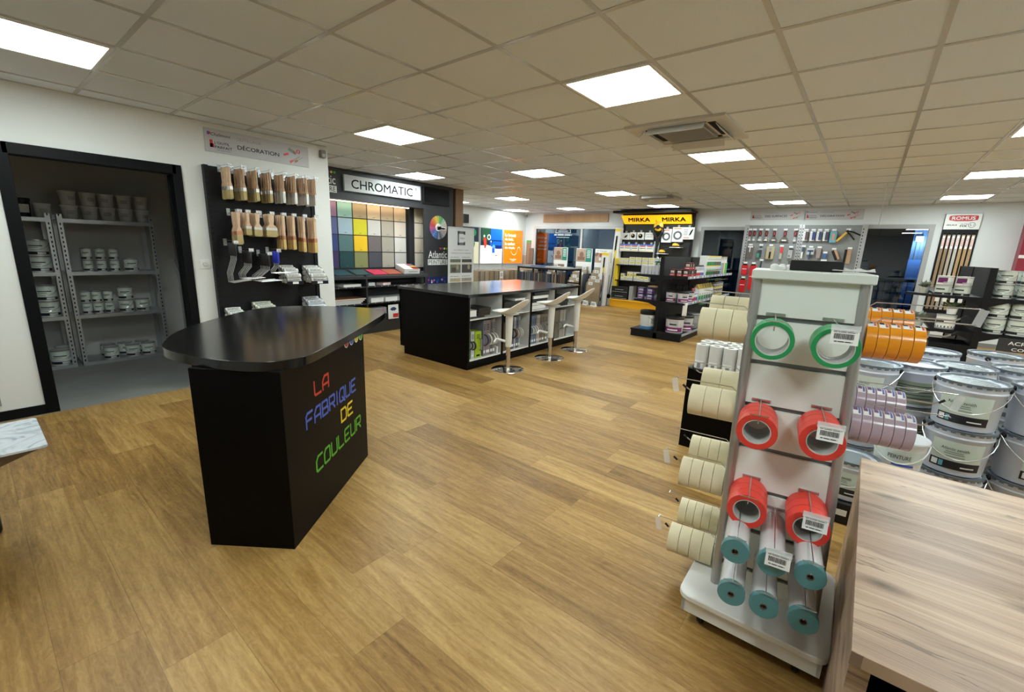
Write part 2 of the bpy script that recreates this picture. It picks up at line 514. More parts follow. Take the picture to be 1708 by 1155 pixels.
hidden = [(2, 0), (2, -4), (-2, -4), (6, 4), (6, 8), (6, 12), (6, 0)]
for k, (i, j, lab) in enumerate(lights + [(i, j, 'out of the frame near the viewer') for i, j in hidden]):
    x, y = gx(i) + 0.3, gy(j) + 0.3
    if pr is None:
        pr = thing('ceiling_light', L0 + lab, 'ceiling light', (x, y, CEIL), 0, 'ceiling light panels')
        f = MB()
        for a in ((-.29, -.29, .29, -.268), (-.29, .268, .29, .29), (-.29, -.268, -.268, .268), (.268, -.268, .29, .268)):
            f.box(a[0], a[1], -0.012, a[2], a[3], 0.0)
        obj('frame', f, PRIM, pr, bev=0.002)
        obj('diffuser', MB().box(-.268, -.268, -0.009, .268, .268, -0.003), PANEL, pr)
    else:
        dup(pr, (x, y, CEIL), 0, L0 + lab)

# air conditioning cassettes
def cassette(i, j, label):
    c = thing('air_conditioner', label, 'air conditioner', (gx(i) + 0.3, gy(j) + 0.35, CEIL), 0, 'ceiling air conditioners')
    f = MB(); h = 0.40
    ring = [(-h, -h, h, -0.30), (-h, 0.30, h, h), (-h, -0.30, -0.30, 0.30), (0.30, -0.30, h, 0.30)]
    for a in ring: f.box(a[0], a[1], -0.022, a[2], a[3], -0.0)
    f.box(-0.30, -0.30, -0.006, 0.30, 0.30, 0.0)
    obj('panel', f, mat('cassette_white', (0.62, 0.60, 0.56), 0.4), c, bev=0.004)
    gr = MB()
    gr.box(-.2, -.2, -.03, .2, -.185, -.006).box(-.2, .185, -.03, .2, .2, -.006).box(-.2, -.185, -.03, -.185, .185, -.006).box(.185, -.185, -.03, .2, .185, -.006)
    k = -0.178
    while k < 0.18:
        gr.box(-.185, k, -.028, .185, k + 0.007, -.012); k += 0.0155
    obj('grille', gr, mat('cassette_grille', (0.33, 0.33, 0.32), 0.5), c)
    slots = MB()
    for a in ((-.22, -.285, .22, -.225), (-.22, .225, .22, .285), (-.285, -.22, -.225, .22), (.225, -.22, .285, .22)):
        slots.box(a[0], a[1], -.0075, a[2], a[3], -.004)
    obj('air_slot', slots, INK, c)
    for q in range(4):
        lv = MB(RZ(q * math.pi / 2)).add([(-.23, .29, -.022), (.23, .29, -.022), (.23, .335, -.075), (-.23, .335, -.075), (-.23, .292, -.018), (.23, .292, -.018), (.23, .339, -.072), (-.23, .339, -.072)],
                                        [(0, 1, 2, 3), (4, 7, 6, 5), (0, 4, 5, 1), (3, 2, 6, 7), (0, 3, 7, 4), (1, 5, 6, 2)])
        obj('louvre', lv, mat('cassette_white', (0, 0, 0)), c)
    return c
cassette(-2, 2, 'nearer white ceiling air conditioner with grey grille and open louvres')
cassette(-5, 9, 'farther small-looking ceiling air conditioner above the yellow display')

# outside at dusk
GROUND = mat('asphalt', (0.07, 0.075, 0.08), 0.8, var=0.2)
struct('ground_outside', MB().box(-14, YB + 0.2, -0.12, 10, 24, -0.06), GROUND)
rl = MB()
x = -9.2
rl.box(-9.2, 12.55, 1.0, 3.5, 12.6, 1.06).box(-9.2, 12.56, 0.12, 3.5, 12.59, 0.16)
while x < 3.5:
    rl.box(x, 12.565, -0.07, x + 0.018, 12.585, 1.0); x += 0.125
for x in (-9.2, -6.2, -3.2, -0.2, 1.4, 3.45): rl.box(x, 12.55, -0.07, x + 0.05, 12.6, 1.06)
tag(obj('railing', rl, BLACKM), 'black metal railing with thin upright bars outside the right window', 'railing')
BD = mat('dark_cladding', (0.10, 0.12, 0.16), 0.6, var=0.2)
bl = thing('outbuilding', 'dark clad building with a pale blue wall panel beyond the railing', 'building', (0.5, 17.5, -0.06))
obj('wall', MB().box(-9, 0, 0, 0.35, 3, 4.5).box(0.35, 0.9, 0, 5, 3, 4.5), BD, bl)
cl = MB(); x = 0.4
while x < 2.6:
    cl.box(x, 0.86, 0, x + 0.05, 0.905, 3.2); x += 0.1
obj('cladding', cl, mat('blue_grey_cladding', (0.10, 0.15, 0.22), 0.5), bl)
obj('wall_panel', MB().box(0.38, 0.80, 0.1, 1.5, 0.86, 1.55), mat('pale_blue_panel', (0.15, 0.30, 0.62), 0.5, emit=0), bl)
obj('roof', MB().box(-9.2, -0.8, 2.5, 5, 3, 2.75), mat('dusk_roof', (0.05, 0.055, 0.12), 0.5), bl)
lamp = MB().box(0.45, 0.78, 2.1, 0.62, 0.85, 2.25)
obj('lamp', lamp, mat('outside_lamp', (0.7, 0.85, 1.0), 0.4, emit=3), bl)
la = bpy.data.lights.new('outside_lamp', 'POINT'); la.energy = 90; la.color = (0.6, 0.8, 1.0); la.shadow_soft_size = 0.08
lo = link(bpy.data.objects.new('outside_lamp', la)); lo.location = (1.1, 18.05, 2.0)
# ---------------------------------------------------------------- store room: slotted steel racks and cans
SHZ = [0.03, 0.55, 1.01, 1.55]
def rack(y0, y1, label):
    t = thing('storage_rack', label, 'shelf rack', (-6.7, (y0 + y1) / 2, 0), 0, 'galvanised racks in the store room')
    hw = (y1 - y0) / 2
    for sx in (-1, 1):
        for sy in (-1, 1):
            m = MB(); x, y = sx * 0.2, sy * hw
            m.box(x, y, 0, x - sx * 0.003, y - sy * 0.042, 1.6)
            m.box(x, y, 0, x - sx * 0.042, y - sy * 0.003, 1.6)
            k = 0.05
            while k < 1.58:
                m.box(x + sx * 0.0012, y - sy * 0.016, k, x, y - sy * 0.026, k + 0.022, 1); k += 0.045
            obj('upright', m, [STEEL, INK], t)
    for z in SHZ:
        m = MB()
        m.box(-.195, -hw + .004, z - 0.004, .195, hw - .004, z)
        for sx in (-1, 1): m.box(sx * .203, -hw + .002, z - 0.032, sx * .195, hw - .002, z + 0.006)
        obj('shelf', m, STEEL, t)
    return t
rack(0.675, 1.46, 'right galvanised storage rack of the dark store room')
rack(-0.16, 0.635, 'left galvanised storage rack, half hidden by the black door frame')

TIN = mat('tin_can', (0.60, 0.63, 0.60), 0.35, 0.35, var=0.06)
TINRIM = mat('tin_rim', (0.55, 0.57, 0.58), 0.25, 0.8)
LABG = mat('pale_green_label', (0.66, 0.72, 0.66), 0.5, var=0.03)
LABB = mat('black_label_band', (0.015, 0.015, 0.02), 0.4)
def can_proto(name, label, cat, r, h, handle, group, loc, face=0, black_lid=False):
    t = thing(name, label, cat, loc, face, group)
    m = MB()
    m.lathe([(r * .97, 0), (r, .004), (r * .985, .01), (r * .985, h - .012), (r * 1.015, h - .010), (r * 1.015, h - .002)], 24, mi=0, cap=True)
    obj('body', m, [TIN], t)
    m = MB().ring(r * 1.02, r * .9, h - .006, h, 24, mi=0).lathe([(r * .9, h - .006), (r * .6, h - .005), (0.0001, h - .005)], 24, cap=False)
    obj('lid', m, [RUBBER if black_lid else TINRIM], t)
    m = MB()
    wrap(m, r * .99, r * .99, h * .16, h * .88, -80, 80, 14, 0)
    wrap(m, r * .994, r * .994, h * .10, h * .27, -75, 80, 14, 1)
    wrap(m, r * .998, r * .998, h * .12, h * .24, 5, 50, 6, 2)
    wrap(m, r * .998, r * .998, h * .60, h * .66, -40, 35, 6, 1)
    wrap(m, r * .998, r * .998, h * .52, h * .545, -40, 10, 6, 1)
    obj('label', m, [LABG, LABB, SILVERP], t)
    if handle:
        pts = [(0.0, r * 1.03 * math.cos(a), h * .78 - (h * .38) * math.sin(a)) for a in [math.pi * k / 12 for k in range(13)]]
        pts = [(r * 1.06 * math.sin(a) * 1.0, r * 1.03 * math.cos(a), h * .80 - h * .42 * math.sin(a)) for a in [math.pi * k / 14 for k in range(15)]]
        obj('handle', MB().tube(pts, 0.0016, 5), WIRE, t)
    return t
def can_row(kind, spots, first):
    for k, (x, y, z, lab, gr) in enumerate(spots):
        if first[0] is None:
            first[0] = can_proto(*kind, group=gr, loc=(x, y, z)) ; first[0]['label'] = lab
        else:
            dup(first[0], (x, y, z), random.uniform(-.5, .2), lab, gr)
XS = -6.61
one = [None]; spots = []
for zz, nm, ys in ((SHZ[2], 'second shelf', (0.865, 0.975, 1.085)), (SHZ[1], 'third shelf', (0.80, 0.89, 0.985))):
    for q, y in enumerate(ys):
        for lv in (0, 1):
            for dx, dn in ((0, 'front'),):
                spots.append((XS, y, zz + lv * 0.125 + .001, 'small tin %s of the %s column, %s of the right rack' % (('at the bottom', 'on top')[lv], ('left', 'middle', 'right')[q], nm), 'small tins on the store room racks'))
can_row(('paint_tin', '', 'can', 0.042, 0.124, False), spots, one)
big = [None]; spots = []
G2 = 'wide paint cans in the store room'
for x, y, z, lab in ((XS, 1.225, SHZ[2], 'only wide paint can beside the small tins on the second shelf from the top'),
    (XS, 1.13, SHZ[1], 'wide paint can under another one on the third shelf of the right rack'), (XS, 1.135, SHZ[1] + .142, 'wide paint can standing on top of another on the third shelf of the right rack'),
    (XS, 1.275, SHZ[1], 'rightmost wide paint can on the third shelf of the right rack'),
    (XS + .03, 0.93, SHZ[0], 'front left wide paint can on the lowest shelf of the right rack'), (XS - .13, 0.93, SHZ[0], 'back left wide paint can on the lowest shelf of the right rack'),
    (XS + .03, 1.12, SHZ[0], 'front middle wide paint can on the lowest shelf of the right rack'), (XS - .13, 1.08, SHZ[0], 'back middle wide paint can on the lowest shelf of the right rack'),
    (XS + .03, 1.265, SHZ[0], 'front right wide paint can on the lowest shelf of the right rack'), (XS - .13, 1.24, SHZ[0], 'back right wide paint can on the lowest shelf of the right rack')):
    spots.append((x, y, z + .001, lab, G2))
can_row(('paint_can', '', 'can', 0.066, 0.14, True), spots, big)
for z, nm in ((SHZ[2], 'second shelf'), (SHZ[1], 'third shelf')):
    for lv in (0, 1):
        c = dup(big[0], (-6.63, 0.51, z + .001 + lv * .165), -.2, 'large paint can %s on the %s, left storage rack' % (('at the bottom', 'stacked on top')[lv], nm), 'large cans on the left rack'); c.scale = (1.28, 1.28, 1.16)
for dx, nm in ((0, 'front'), (-.17, 'back')):
    c = dup(big[0], (-6.6 + dx, 0.53 - dx * .3, SHZ[0] + .001), -.2, nm + ' large paint can on the lowest shelf of the left storage rack', 'large cans on the left rack'); c.scale = (1.28, 1.28, 1.16)
# white tubs on top
TUB = mat('grey_white_tub', (0.66, 0.66, 0.64), 0.5)
tb = None
spots = []
for q, y in enumerate((0.80, 0.955, 1.10, 1.25, 1.40)):
    for lv in (0, 1):
        spots.append((y, lv, 'white tapered tub %s, %s of the five columns above the right rack' % (('at the bottom', 'on top')[lv], ('first', 'second', 'third', 'fourth', 'last')[q])))
spots.append((0.60, 0, 'single white tapered tub between the dark tub and the tub columns'))
for y, lv, lab in spots:
    loc = (-6.65, y, SHZ[3] + .008 + lv * .142)
    if tb is None:
        tb = thing('plastic_tub', lab, 'tub', loc, 0, 'white tubs on top of the storage racks')
        obj('body', MB().lathe([(.05, 0), (.056, .005), (.066, .125)], 24), TUB, tb)
        obj('lid', MB().lathe([(.069, .122), (.070, .126), (.070, .138), (.066, .141)], 24), mat('tub_lid', (0.7, 0.7, 0.68), 0.4), tb)
        obj('label', bars(wrap(MB(), .0575, .064, .03, .10, -60, 60), -.03, .05, .03, .09, 3, .0665, 1, FX), [TUB, mat('grey_print', (.25, .25, .24), .6)], tb)
    else: dup(tb, loc, random.uniform(-.4, .4), lab)
t = thing('black_tub', 'black tub with a white label at the left end on top of the racks', 'tub', (-6.65, 0.46, SHZ[3] + .008))
obj('body', MB().lathe([(.058, 0), (.065, .16)], 24), RUBBER, t)
obj('lid', MB().lathe([(.069, .155), (.07, .175), (.066, .18)], 24), RUBBER, t)
obj('label', wrap(MB(), .0605, .066, .04, .12, -60, 50), TUB, t)
# leaning metal profiles to the right of the racks
for k, (y, r_) in enumerate(((1.60, .02), (1.64, .016), (1.68, .018))):
    m = MB()
    m.tube([(-5.95 + k * .1, 1.715, 0.0), (-6.5, y, 1.15 + .08 * k)], r_, 4)
    tag(obj('metal_profile', m, STEEL), ('long flat metal profile leaning in the store room, nearest the rack', 'middle one of the leaning metal profiles in the store room', 'metal profile leaning closest to the store room door')[k], 'metal profile', 'leaning profiles in the store room')

# ---------------------------------------------------------------- light switch, alarm box, banner on the near left wall
t = thing('light_switch', 'white square wall plate with a round dimmer knob between door and brush display', 'switch', (XW, 1.465, 1.17))
obj('plate', MB(FX).box(-.041, -.041, 0, .041, .041, .009), WPLAST, t, bev=.003)
obj('knob', MB().lathe([(.021, .009), (.021, .02), (.018, .023)], 24, FX), mat('switch_knob', (.62, .62, .6), .35), t, bev=.001)
t = thing('wall_sensor', 'small grey alarm box high on the wall corner beside the banner', 'sensor', (XW, 2.70, 2.37))
obj('housing', MB(FX).box(-.03, -.045, 0, .03, .035, .05), mat('sensor_grey', (.22, .21, .20), .5), t, bev=.008)
obj('lens', MB(FX).box(-.02, -.04, .05, .02, -.005, .056), mat('sensor_lens', (.4, .4, .38), .3), t, bev=.003)
t = thing('wall_bracket', 'grey bracket on the white wall at the left edge of the photo', 'bracket', (XW, 0.015, 0.15))
obj('plate', MB(FX).box(-.08, -.03, 0, .018, .09, .012), GREYM, t, bev=.003)

BANM = mat('banner_print_grey', (0.50, 0.49, 0.50), 0.55, var=0.06, vscale=3)
LG = mat('light_grey_print', (0.28, 0.28, 0.29), 0.5)
def roller_icon(m, F, u, v, s, mi_r, mi_g):
    """roller, brush and badge artwork printed at the right of the banners"""
    G = F @ T(u, v, 0)
    a = G @ RZ(R(-25))
    quad(m, -.16 * s, .02 * s, .05 * s, .10 * s, .0012, mi_g, a)
    quad(m, -.03 * s, .03 * s, .06 * s, .09 * s, .0016, 4, a)
    b = G @ RZ(R(22))
    quad(m, -.26 * s, .02 * s, -.12 * s, .07 * s, .0018, mi_r, b)
    c = G @ RZ(R(33))
    quad(m, -.16 * s, -.13 * s, .13 * s, -.115 * s, .0012, 4, c); quad(m, -.20 * s, -.15 * s, -.10 * s, -.10 * s, .0016, 2, c)
    quad(m, -.02 * s, -.18 * s, .20 * s, -.165 * s, .0012, mi_g, c); quad(m, -.08 * s, -.20 * s, .02 * s, -.145 * s, .0016, 4, c)
    disc(m, .14 * s, .09 * s, .05 * s, .0012, mi_r, G, 18, 0, 360, .02 * s); quad(m, .13 * s, .06 * s, .15 * s, .12 * s, .0018, 1, G)
def banner(F, w, h, top, main, label, logo=True, name='wall_banner'):
    t = thing(name, label, 'banner', F.translation)
    Fm = F.copy(); Fm.translation = (0, 0, 0)
    obj('board', MB(Fm).box(-w / 2, -h / 2, 0.001, w / 2, h / 2, .008), BANM, t)
    m = MB(); G = Fm @ T(0, 0, .0082)
    put_text(m, top, -.11 * w, .24 * h, .23 * w, .13 * h, .0005, 3, G)
    put_text(m, main, -.02 * w, -.10 * h, .40 * w, .22 * h, .0005, 0, G, bold=.012)
    if logo:
        put_text(m, 'Chalimont', -.36 * w, .27 * h, .17 * w, .13 * h, .0005, 0, G, shear=.2)
        disc(m, -.455 * w, .30 * h, .05 * h, .0005, 2, G, 12); quad(m, -.475 * w, .22 * h, -.455 * w, .36 * h, .0004, 5, G)
    put_text(m, "L'OUTIL", -.355 * w, -.08 * h, .13 * w, .11 * h, .0005, 0, G, bold=.01)
    put_text(m, 'PARFAIT', -.345 * w, -.26 * h, .15 * w, .11 * h, .0005, 0, G, bold=.01)
    quad(m, -.46 * w, -.30 * h, -.435 * w, .02 * h, .0005, 2, G); quad(m, -.46 * w, -.30 * h, -.425 * w, -.14 * h, .0005, 2, G)
    bars(m, -.40 * w, -.42 * h, -.28 * w, -.36 * h, 1, .0005, 3, G)
    roller_icon(m, G @ Matrix.Diagonal((1, 1, 1, 1)), .33 * w, .02 * h, h * 1.9, 2, 3)
    obj('print', m, [INK, PAPER, RED, LG, mat('wood_print', (.35, .16, .08), .5), BLUE], t)
    return t
banner(T(XW, 2.06, 2.304) @ FX, .97, .205, 'OUTILLAGE', 'DÉCORATION', 'grey printed tool banner directly above the hanging paint brushes on the near left wall')

# ---------------------------------------------------------------- brush display: black perforated panel with hooks
t = thing('brush_display_rack', 'tall black perforated wall display carrying brushes and rollers', 'display rack', (XW + .004, 2.04, 0))
m = MB(FX)
m.box(-.49, 0, .0, .49, 2.07, .04)
obj('back_panel', m, BLACKM, t)
m = MB(FX)
for s_ in (-1, 1):
    m.box(s_ * .515, 0, .0, s_ * .478, 2.075, .055)
    k = .1
    while k < 2.05:
        m.box(s_ * .500, k, .055, s_ * .492, k + .02, .0556, 1); k += .05
for z in (.45, .85, 1.25, 1.66): m.box(-.478, z, .0405, .478, z + .003, .0415, 1)
obj('upright', m, [BLACKM, INK], t)
obj('base', MB(FX).box(-.5, 0, .055, .5, .14, .30), BLACKM, t)
XP = XW + .045
HANDLE = mat('beech_handle', (0.62, 0.42, 0.27), 0.45, var=0.18, vscale=30)
HANDLE2 = mat('varnished_handle', (0.46, 0.28, 0.16), 0.35, var=0.18, vscale=30)
BRIS = mat('blond_bristle', (0.42, 0.33, 0.15), 0.8, var=0.2, vscale=60)
BRISW = mat('white_bristle', (0.66, 0.63, 0.60), 0.8, var=0.12, vscale=60)
BRISG = mat('gold_bristle', (0.62, 0.43, 0.16), 0.6, var=0.2, vscale=60)
FERR = mat('steel_ferrule', (0.6, 0.58, 0.55), 0.3, 0.8)
COPP = mat('copper_ferrule', (0.50, 0.22, 0.12), 0.35, 0.6)
def brush(name, label, w, L, style, group):
    """hangs from z=0 down; flat in the local YZ plane"""
    t = thing(name, label, 'paint brush', (0, 0, 0), 0, group)
    th = .011
    hl = L * .60
    out = [(-w * .22, 0), (-w * .26, -.01), (-w * .25, -hl * .45), (-w * .18, -hl * .75), (-w * .42, -hl * .95), (-w * .46, -hl)]
    if style == 'long': out = [(-.010, 0), (-.013, -.01), (-.013, -hl * .6), (-.010, -hl * .8), (-w * .42, -hl * .97), (-w * .46, -hl)]
    pts = out + [(-a, b) for a, b in out[::-1]]
    Fs = Matrix(((0, 0, 1, 0), (1, 0, 0, 0), (0, 1, 0, 0), (0, 0, 0, 1)))
    obj('handle', MB(Fs).prism(pts, -th / 2, th / 2), HANDLE2 if style == 'dark' or style == 'darkw' else HANDLE, t, bev=.002)
    obj('ferrule', MB(Fs).box(-w * .48, -hl - L * .11, -th * .62, w * .48, -hl, th * .62), COPP if style == 'copper' or style == 'long' else FERR, t)
    b = MB(Fs)
    z0 = -hl - L * .11; z1 = -L
    b.add([(-w * .46, z0, -th * .6), (w * .46, z0, -th * .6), (w * .46, z0, th * .6), (-w * .46, z0, th * .6),
           (-w * .50, z1 + .012, -th * .7), (w * .50, z1 + .012, -th * .7), (w * .50, z1 + .012, th * .7), (-w * .50, z1 + .012, th * .7),
           (-w * .38, z1, -th * .3), (w * .38, z1, -th * .3), (w * .38, z1, th * .3), (-w * .38, z1, th * .3)],
          [(0, 1, 2, 3), (0, 4, 5, 1), (1, 5, 6, 2), (2, 6, 7, 3), (3, 7, 4, 0), (4, 8, 9, 5), (5, 9, 10, 6), (6, 10, 11, 7), (7, 11, 8, 4), (8, 11, 10, 9)])
    obj('bristles', b, {'darkw': BRISW, 'long': BRISG, 'copper': BRIS}.get(style, BRIS), t)
    return t
def hook(y, z, L, label, group, first=[None], x0=None):
    loc = (x0 or XP, y, z)
    if first[0] is None:
        t = thing('display_hook', label, 'hook', loc, 0, group); first[0] = t
        obj('prong', MB().tube([(0, -.006, 0), (.27, -.006, .012)], .0018, 5).tube([(0, .006, 0), (.25, .006, .008)], .0018, 5).tube([(0.0, 0, .03), (.27, 0, .032), (.275, 0, .01)], .0016, 5), WIRE, t)
        obj('bracket', MB().box(0, -.015, -.02, .004, .015, .045), STEEL, t)
        m = MB().box(.270, -.022, .0, .274, .022, .034)
        m.add([(.2745, -.018, .010), (.2745, .018, .010), (.2745, .018, .026), (.2745, -.018, .026)], [(0, 1, 2, 3)], 1)
        bars(m, -.014, .013, .014, .022, 2, .2752, 2, FX)
        obj('price_tag', m, [CLEAR, PAPER, INK], t)
        return t
    return dup(first[0], loc, 0, label, group)
ORD = ['first', 'second', 'third', 'fourth', 'fifth', 'sixth', 'seventh', 'eighth']
row1 = [(1.655, 'flat', .045, .28, 7), (1.765, 'dark', .05, .28, 9), (1.885, 'dark', .05, .28, 9), (2.01, 'dark', .045, .28, 8),
        (2.135, 'darkw', .042, .27, 8), (2.25, 'darkw', .042, .27, 8), (2.36, 'darkw', .038, .27, 8), (2.455, 'darkw', .034, .27, 8)]
row2 = [(1.695, 'copper', .055, .30, 5), (1.77, 'flat', .05, .21, 5), (1.86, 'flat', .075, .22, 5), (1.985, 'flat', .11, .22, 4),
        (2.10, 'long', .042, .34, 5), (2.20, 'long', .05, .34, 4), (2.31, 'long', .05, .36, 4), (2.43, 'long', .055, .37, 5)]
for rn, rz_, rw in (('top', 2.045, row1), ('second', 1.655, row2)):
    for k, (y, st, w_, L_, n_) in enumerate(rw):
        hook(y, rz_, .27, '%s wire hook with price tag in the %s row of the brush display' % (ORD[k], rn), 'hooks of the brush display')
        desc = {'flat': 'beech-handled flat brush with pale bristles', 'dark': 'dark-handled flat brush with pale bristles', 'darkw': 'dark-handled slim brush with whitish bristles',
                'copper': 'long flat brush with a copper ferrule', 'long': 'long-handled brush with golden bristles'}[st]
        lab = '%s hanging on the %s hook of the %s row' % (desc, ORD[k], rn)
        gr = 'brushes on the %s hook of the %s row' % (ORD[k], rn)
        b0 = brush('paint_brush', lab, w_ * (.62 if rn == 'top' or st == 'long' else 1), L_, st, gr)
        pitch = min(.036, .225 / n_)
        for q in range(n_):
            loc = (XP + .235 - q * pitch, y + random.uniform(-.006, .006), rz_ + .012 + random.uniform(-.004, .002))
            if q == 0: b0.location = loc
            else: dup(b0, loc, random.uniform(-.35, .35))
# roller frames
def roller_frame(label, col, group, drop, throw):
    t = thing('paint_roller', label, 'paint roller frame', (0, 0, 0), 0, group)
    obj('handle', MB().lathe([(.008, -.12), (.012, -.11), (.011, -.06), (.014, -.01), (.009, 0)], 12), mat('grip_' + ('blue' if col[2] > .2 else 'black'), col, .4), t)
    obj('rod', MB().tube([(0, 0, -.12), (0, 0, -.15), (0, -throw, -.15 - drop * .6), (0, -throw * .9, -.15 - drop), (.0, .02 + throw, -.15 - drop * .93), (0, .12, -.15 - drop * .9)], .0028, 6), mat('zinc_rod', (.5, .5, .5), .35, .6), t)
    return t
BK = (.015, .015, .017)
for k, (y, z, col, drop, th_, n_, yd) in enumerate(((1.64, 1.37, BK, .22, .045, 5, 'first'), (1.765, 1.30, BK, .12, .06, 6, 'second'), (1.93, 1.27, BK, .12, .09, 7, 'third'), (2.02, 1.30, (.03, .05, .55), .07, .04, 4, 'fourth'))):
    hook(y, z, .27, '%s wire hook in the roller frame row of the brush display' % yd, 'hooks of the brush display')
    lab = '%s roller frame with bent zinc rod on the %s hook below the brushes' % ('blue-handled' if k == 3 else 'black-handled', yd)
    r0 = roller_frame(lab, col, 'roller frames on the %s hook' % yd, drop, th_)
    for q in range(n_):
        loc = (XP + .24 - q * .033, y, z + .008)
        if q == 0: r0.location = loc
        else: dup(r0, loc, random.uniform(-.08, .08))
# wire baskets with packed roller sleeves
def basket(y, z, label, lab2, tint, wdt=.20):
    t = thing('wire_basket', label, 'basket', (XP, y, z), 0, 'wire baskets of the brush display')
    h = wdt / 2; m = MB()
    prof = [(.0, .20), (.12, .16), (.24, .06), (.245, .0)]
    for s_ in (-h, h):
        m.tube([(0, s_, 0), (.245, s_, 0)], .0025, 5)
        m.tube([(a, s_, b) for a, b in prof], .0025, 5)
        for x, zt in ((.03, .19), (.06, .18), (.09, .17), (.12, .16), (.15, .135), (.18, .11), (.21, .085)): m.tube([(x, s_, 0), (x, s_, zt)], .0014, 4)
    for x in (.0, .04, .08, .12, .16, .20, .245): m.tube([(x, -h, 0), (x, h, 0)], .0014, 4)
    m.tube([(.245, -h, .05), (.245, h, .05)], .002, 4)
    obj('wire_frame', m, BLACKM, t)
    m = MB().box(.248, -h, .0, .252, h, .035); m.add([(.2525, -.03, .006), (.2525, .03, .006), (.2525, .03, .03), (.2525, -.03, .03)], [(0, 1, 2, 3)], 1)
    obj('label_strip', m, [BLACKM, PAPER], t)
    p = None
    for i, (x, zz) in enumerate(((.215, .035), (.21, .085), (.165, .035), (.16, .09), (.155, .135), (.11, .035), (.105, .09), (.10, .145), (.05, .05), (.05, .11), (.05, .165))):
        loc = (XP + x - .002, y, z + zz)
        if p is None:
            p = thing('roller_sleeve_pack', lab2, 'roller sleeve', loc, 0, lab2 + ' group')
            mm = MB(); a = Matrix.Rotation(R(90), 4, 'X')
            mm.lathe([(.012, -h + .012), (.025, -h + .014), (.027, 0), (.025, h - .014), (.012, h - .012)], 12, a)
            obj('sleeve', mm, mat('sleeve_' + tint, {'white': (.72, .71, .68), 'green': (.62, .64, .52), 'blue': (.64, .68, .72)}[tint], .5, var=.06, vscale=30), p)
            mm = MB()
            bars(mm, -h * .7, -.012, h * .6, .014, 3, .0285, 0, Matrix.Rotation(R(-25), 4, 'Y') @ FX)
            obj('print', mm, mat('sleeve_print', (.12, .12, .12), .5), p)
            p['group'] = 'roller sleeve packs in one basket: ' + label[:24]
        else: dup(p, loc, 0)
basket(2.175, .97, 'upper left wire basket full of white wrapped roller sleeves', 'white wrapped roller sleeve in the upper left wire basket', 'white', .17)
basket(2.44, .965, 'upper right wire basket overlapping the edge of the brush display', 'white wrapped roller sleeve in the upper right wire basket', 'white', .19)
basket(1.90, .60, 'lower left wire basket with green striped sleeve packs behind the counter', 'green striped roller sleeve in the lower left wire basket', 'green', .20)
basket(2.42, .62, 'lower right wire basket seen just above the counter top', 'bluish wrapped roller sleeve in the lower right wire basket', 'blue', .20)
basket(1.63, .56, 'lowest left wire basket barely showing above the counter', 'white wrapped roller sleeve in the lowest left wire basket', 'white', .16)
# ---------------------------------------------------------------- lectern-like counter with the rounded top
C0, C1, C2 = Vector((-1.893, .789)), Vector((-2.468, 1.56)), Vector((-2.218, .546))
C3 = C2 + (C1 - C0)
t = thing('reception_counter', 'black counter with a wide rounded top and coloured lettering on its side', 'counter', ((C0.x + C3.x) / 2, (C0.y + C3.y) / 2, 0))
o2 = Vector((t.location.x, t.location.y))
LAM = mat('black_laminate_satin', (0.0035, 0.003, 0.003), 0.36, spec=.07, var=.15, vscale=60)
LAMTOP = mat('black_laminate_top', (0.006, 0.006, 0.0065), 0.17, spec=.5, var=.15, vscale=90)
obj('body', MB().prism([tuple(p - o2) for p in (C0, C1, C3, C2)], 0, .872), LAM, t, bev=.002)
outl = [(-2.60, .545), (-2.95, .70), (-3.30, 1.05), (-3.52, 1.33), (-3.56, 1.50), (-3.46, 1.71), (-3.20, 1.95), (-3.02, 2.03), (-2.88, 2.02), (-2.76, 1.93), (-2.60, 1.75), (-2.38, 1.50), (-1.97, 1.00), (-1.915, .90), (-1.915, .80), (-1.96, .72), (-2.07, .645), (-2.20, .59), (-2.33, .55), (-2.47, .53)]
def smooth(pts, it=2):
    for _ in range(it):
        q = []
        for i in range(len(pts)):
            a, b = pts[i], pts[(i + 1) % len(pts)]
            q += [(a[0] * .75 + b[0] * .25, a[1] * .75 + b[1] * .25), (a[0] * .25 + b[0] * .75, a[1] * .25 + b[1] * .75)]
        pts = q
    return pts
obj('top', MB().prism([(x - o2.x, y - o2.y) for x, y in smooth(outl)], .872, .915), LAMTOP, t, bev=.0015)
GL = {'L': [[(0, 1), (0, .12), (.12, 0), (1, 0)]], 'A': [[(0, 0), (0, .6), (.35, 1), (1, 1), (1, 0)], [(0, .36), (1, .36)]],
      'F': [[(0, 0), (0, .8), (.2, 1), (1, 1)], [(0, .5), (.8, .5)]], 'B': [[(.8, .5), (.95, .6), (.95, .9), (.85, 1), (0, 1), (0, 0), (.9, 0), (1, .12), (1, .38), (.9, .5), (0, .5)]],
      'R': [[(0, 0), (0, 1), (.9, 1), (1, .9), (1, .55), (.9, .44), (0, .44)], [(.5, .44), (1, 0)]], 'I': [[(.5, 0), (.5, 1)]],
      'O': [[(.25, 1), (.9, 1), (1, .9), (1, .12), (.88, 0), (.12, 0), (0, .12), (0, .75), (.25, 1)]], 'U': [[(0, 1), (0, .12), (.12, 0), (.88, 0), (1, .12), (1, 1)]],
      'Q': [[(.25, 1), (.9, 1), (1, .9), (1, .12), (.88, 0), (.12, 0), (0, .12), (0, .75), (.25, 1)], [(.55, .3), (1.12, -.12)]],
      'E': [[(1, 1), (.12, 1), (0, .88), (0, .12), (.12, 0), (1, 0)], [(0, .5), (.8, .5)]], 'D': [[(0, 0), (0, 1), (.8, 1), (1, .8), (1, .15), (.85, 0), (0, 0)]],
      'C': [[(1, 1), (.3, 1), (0, .72), (0, .12), (.12, 0), (1, 0)]]}
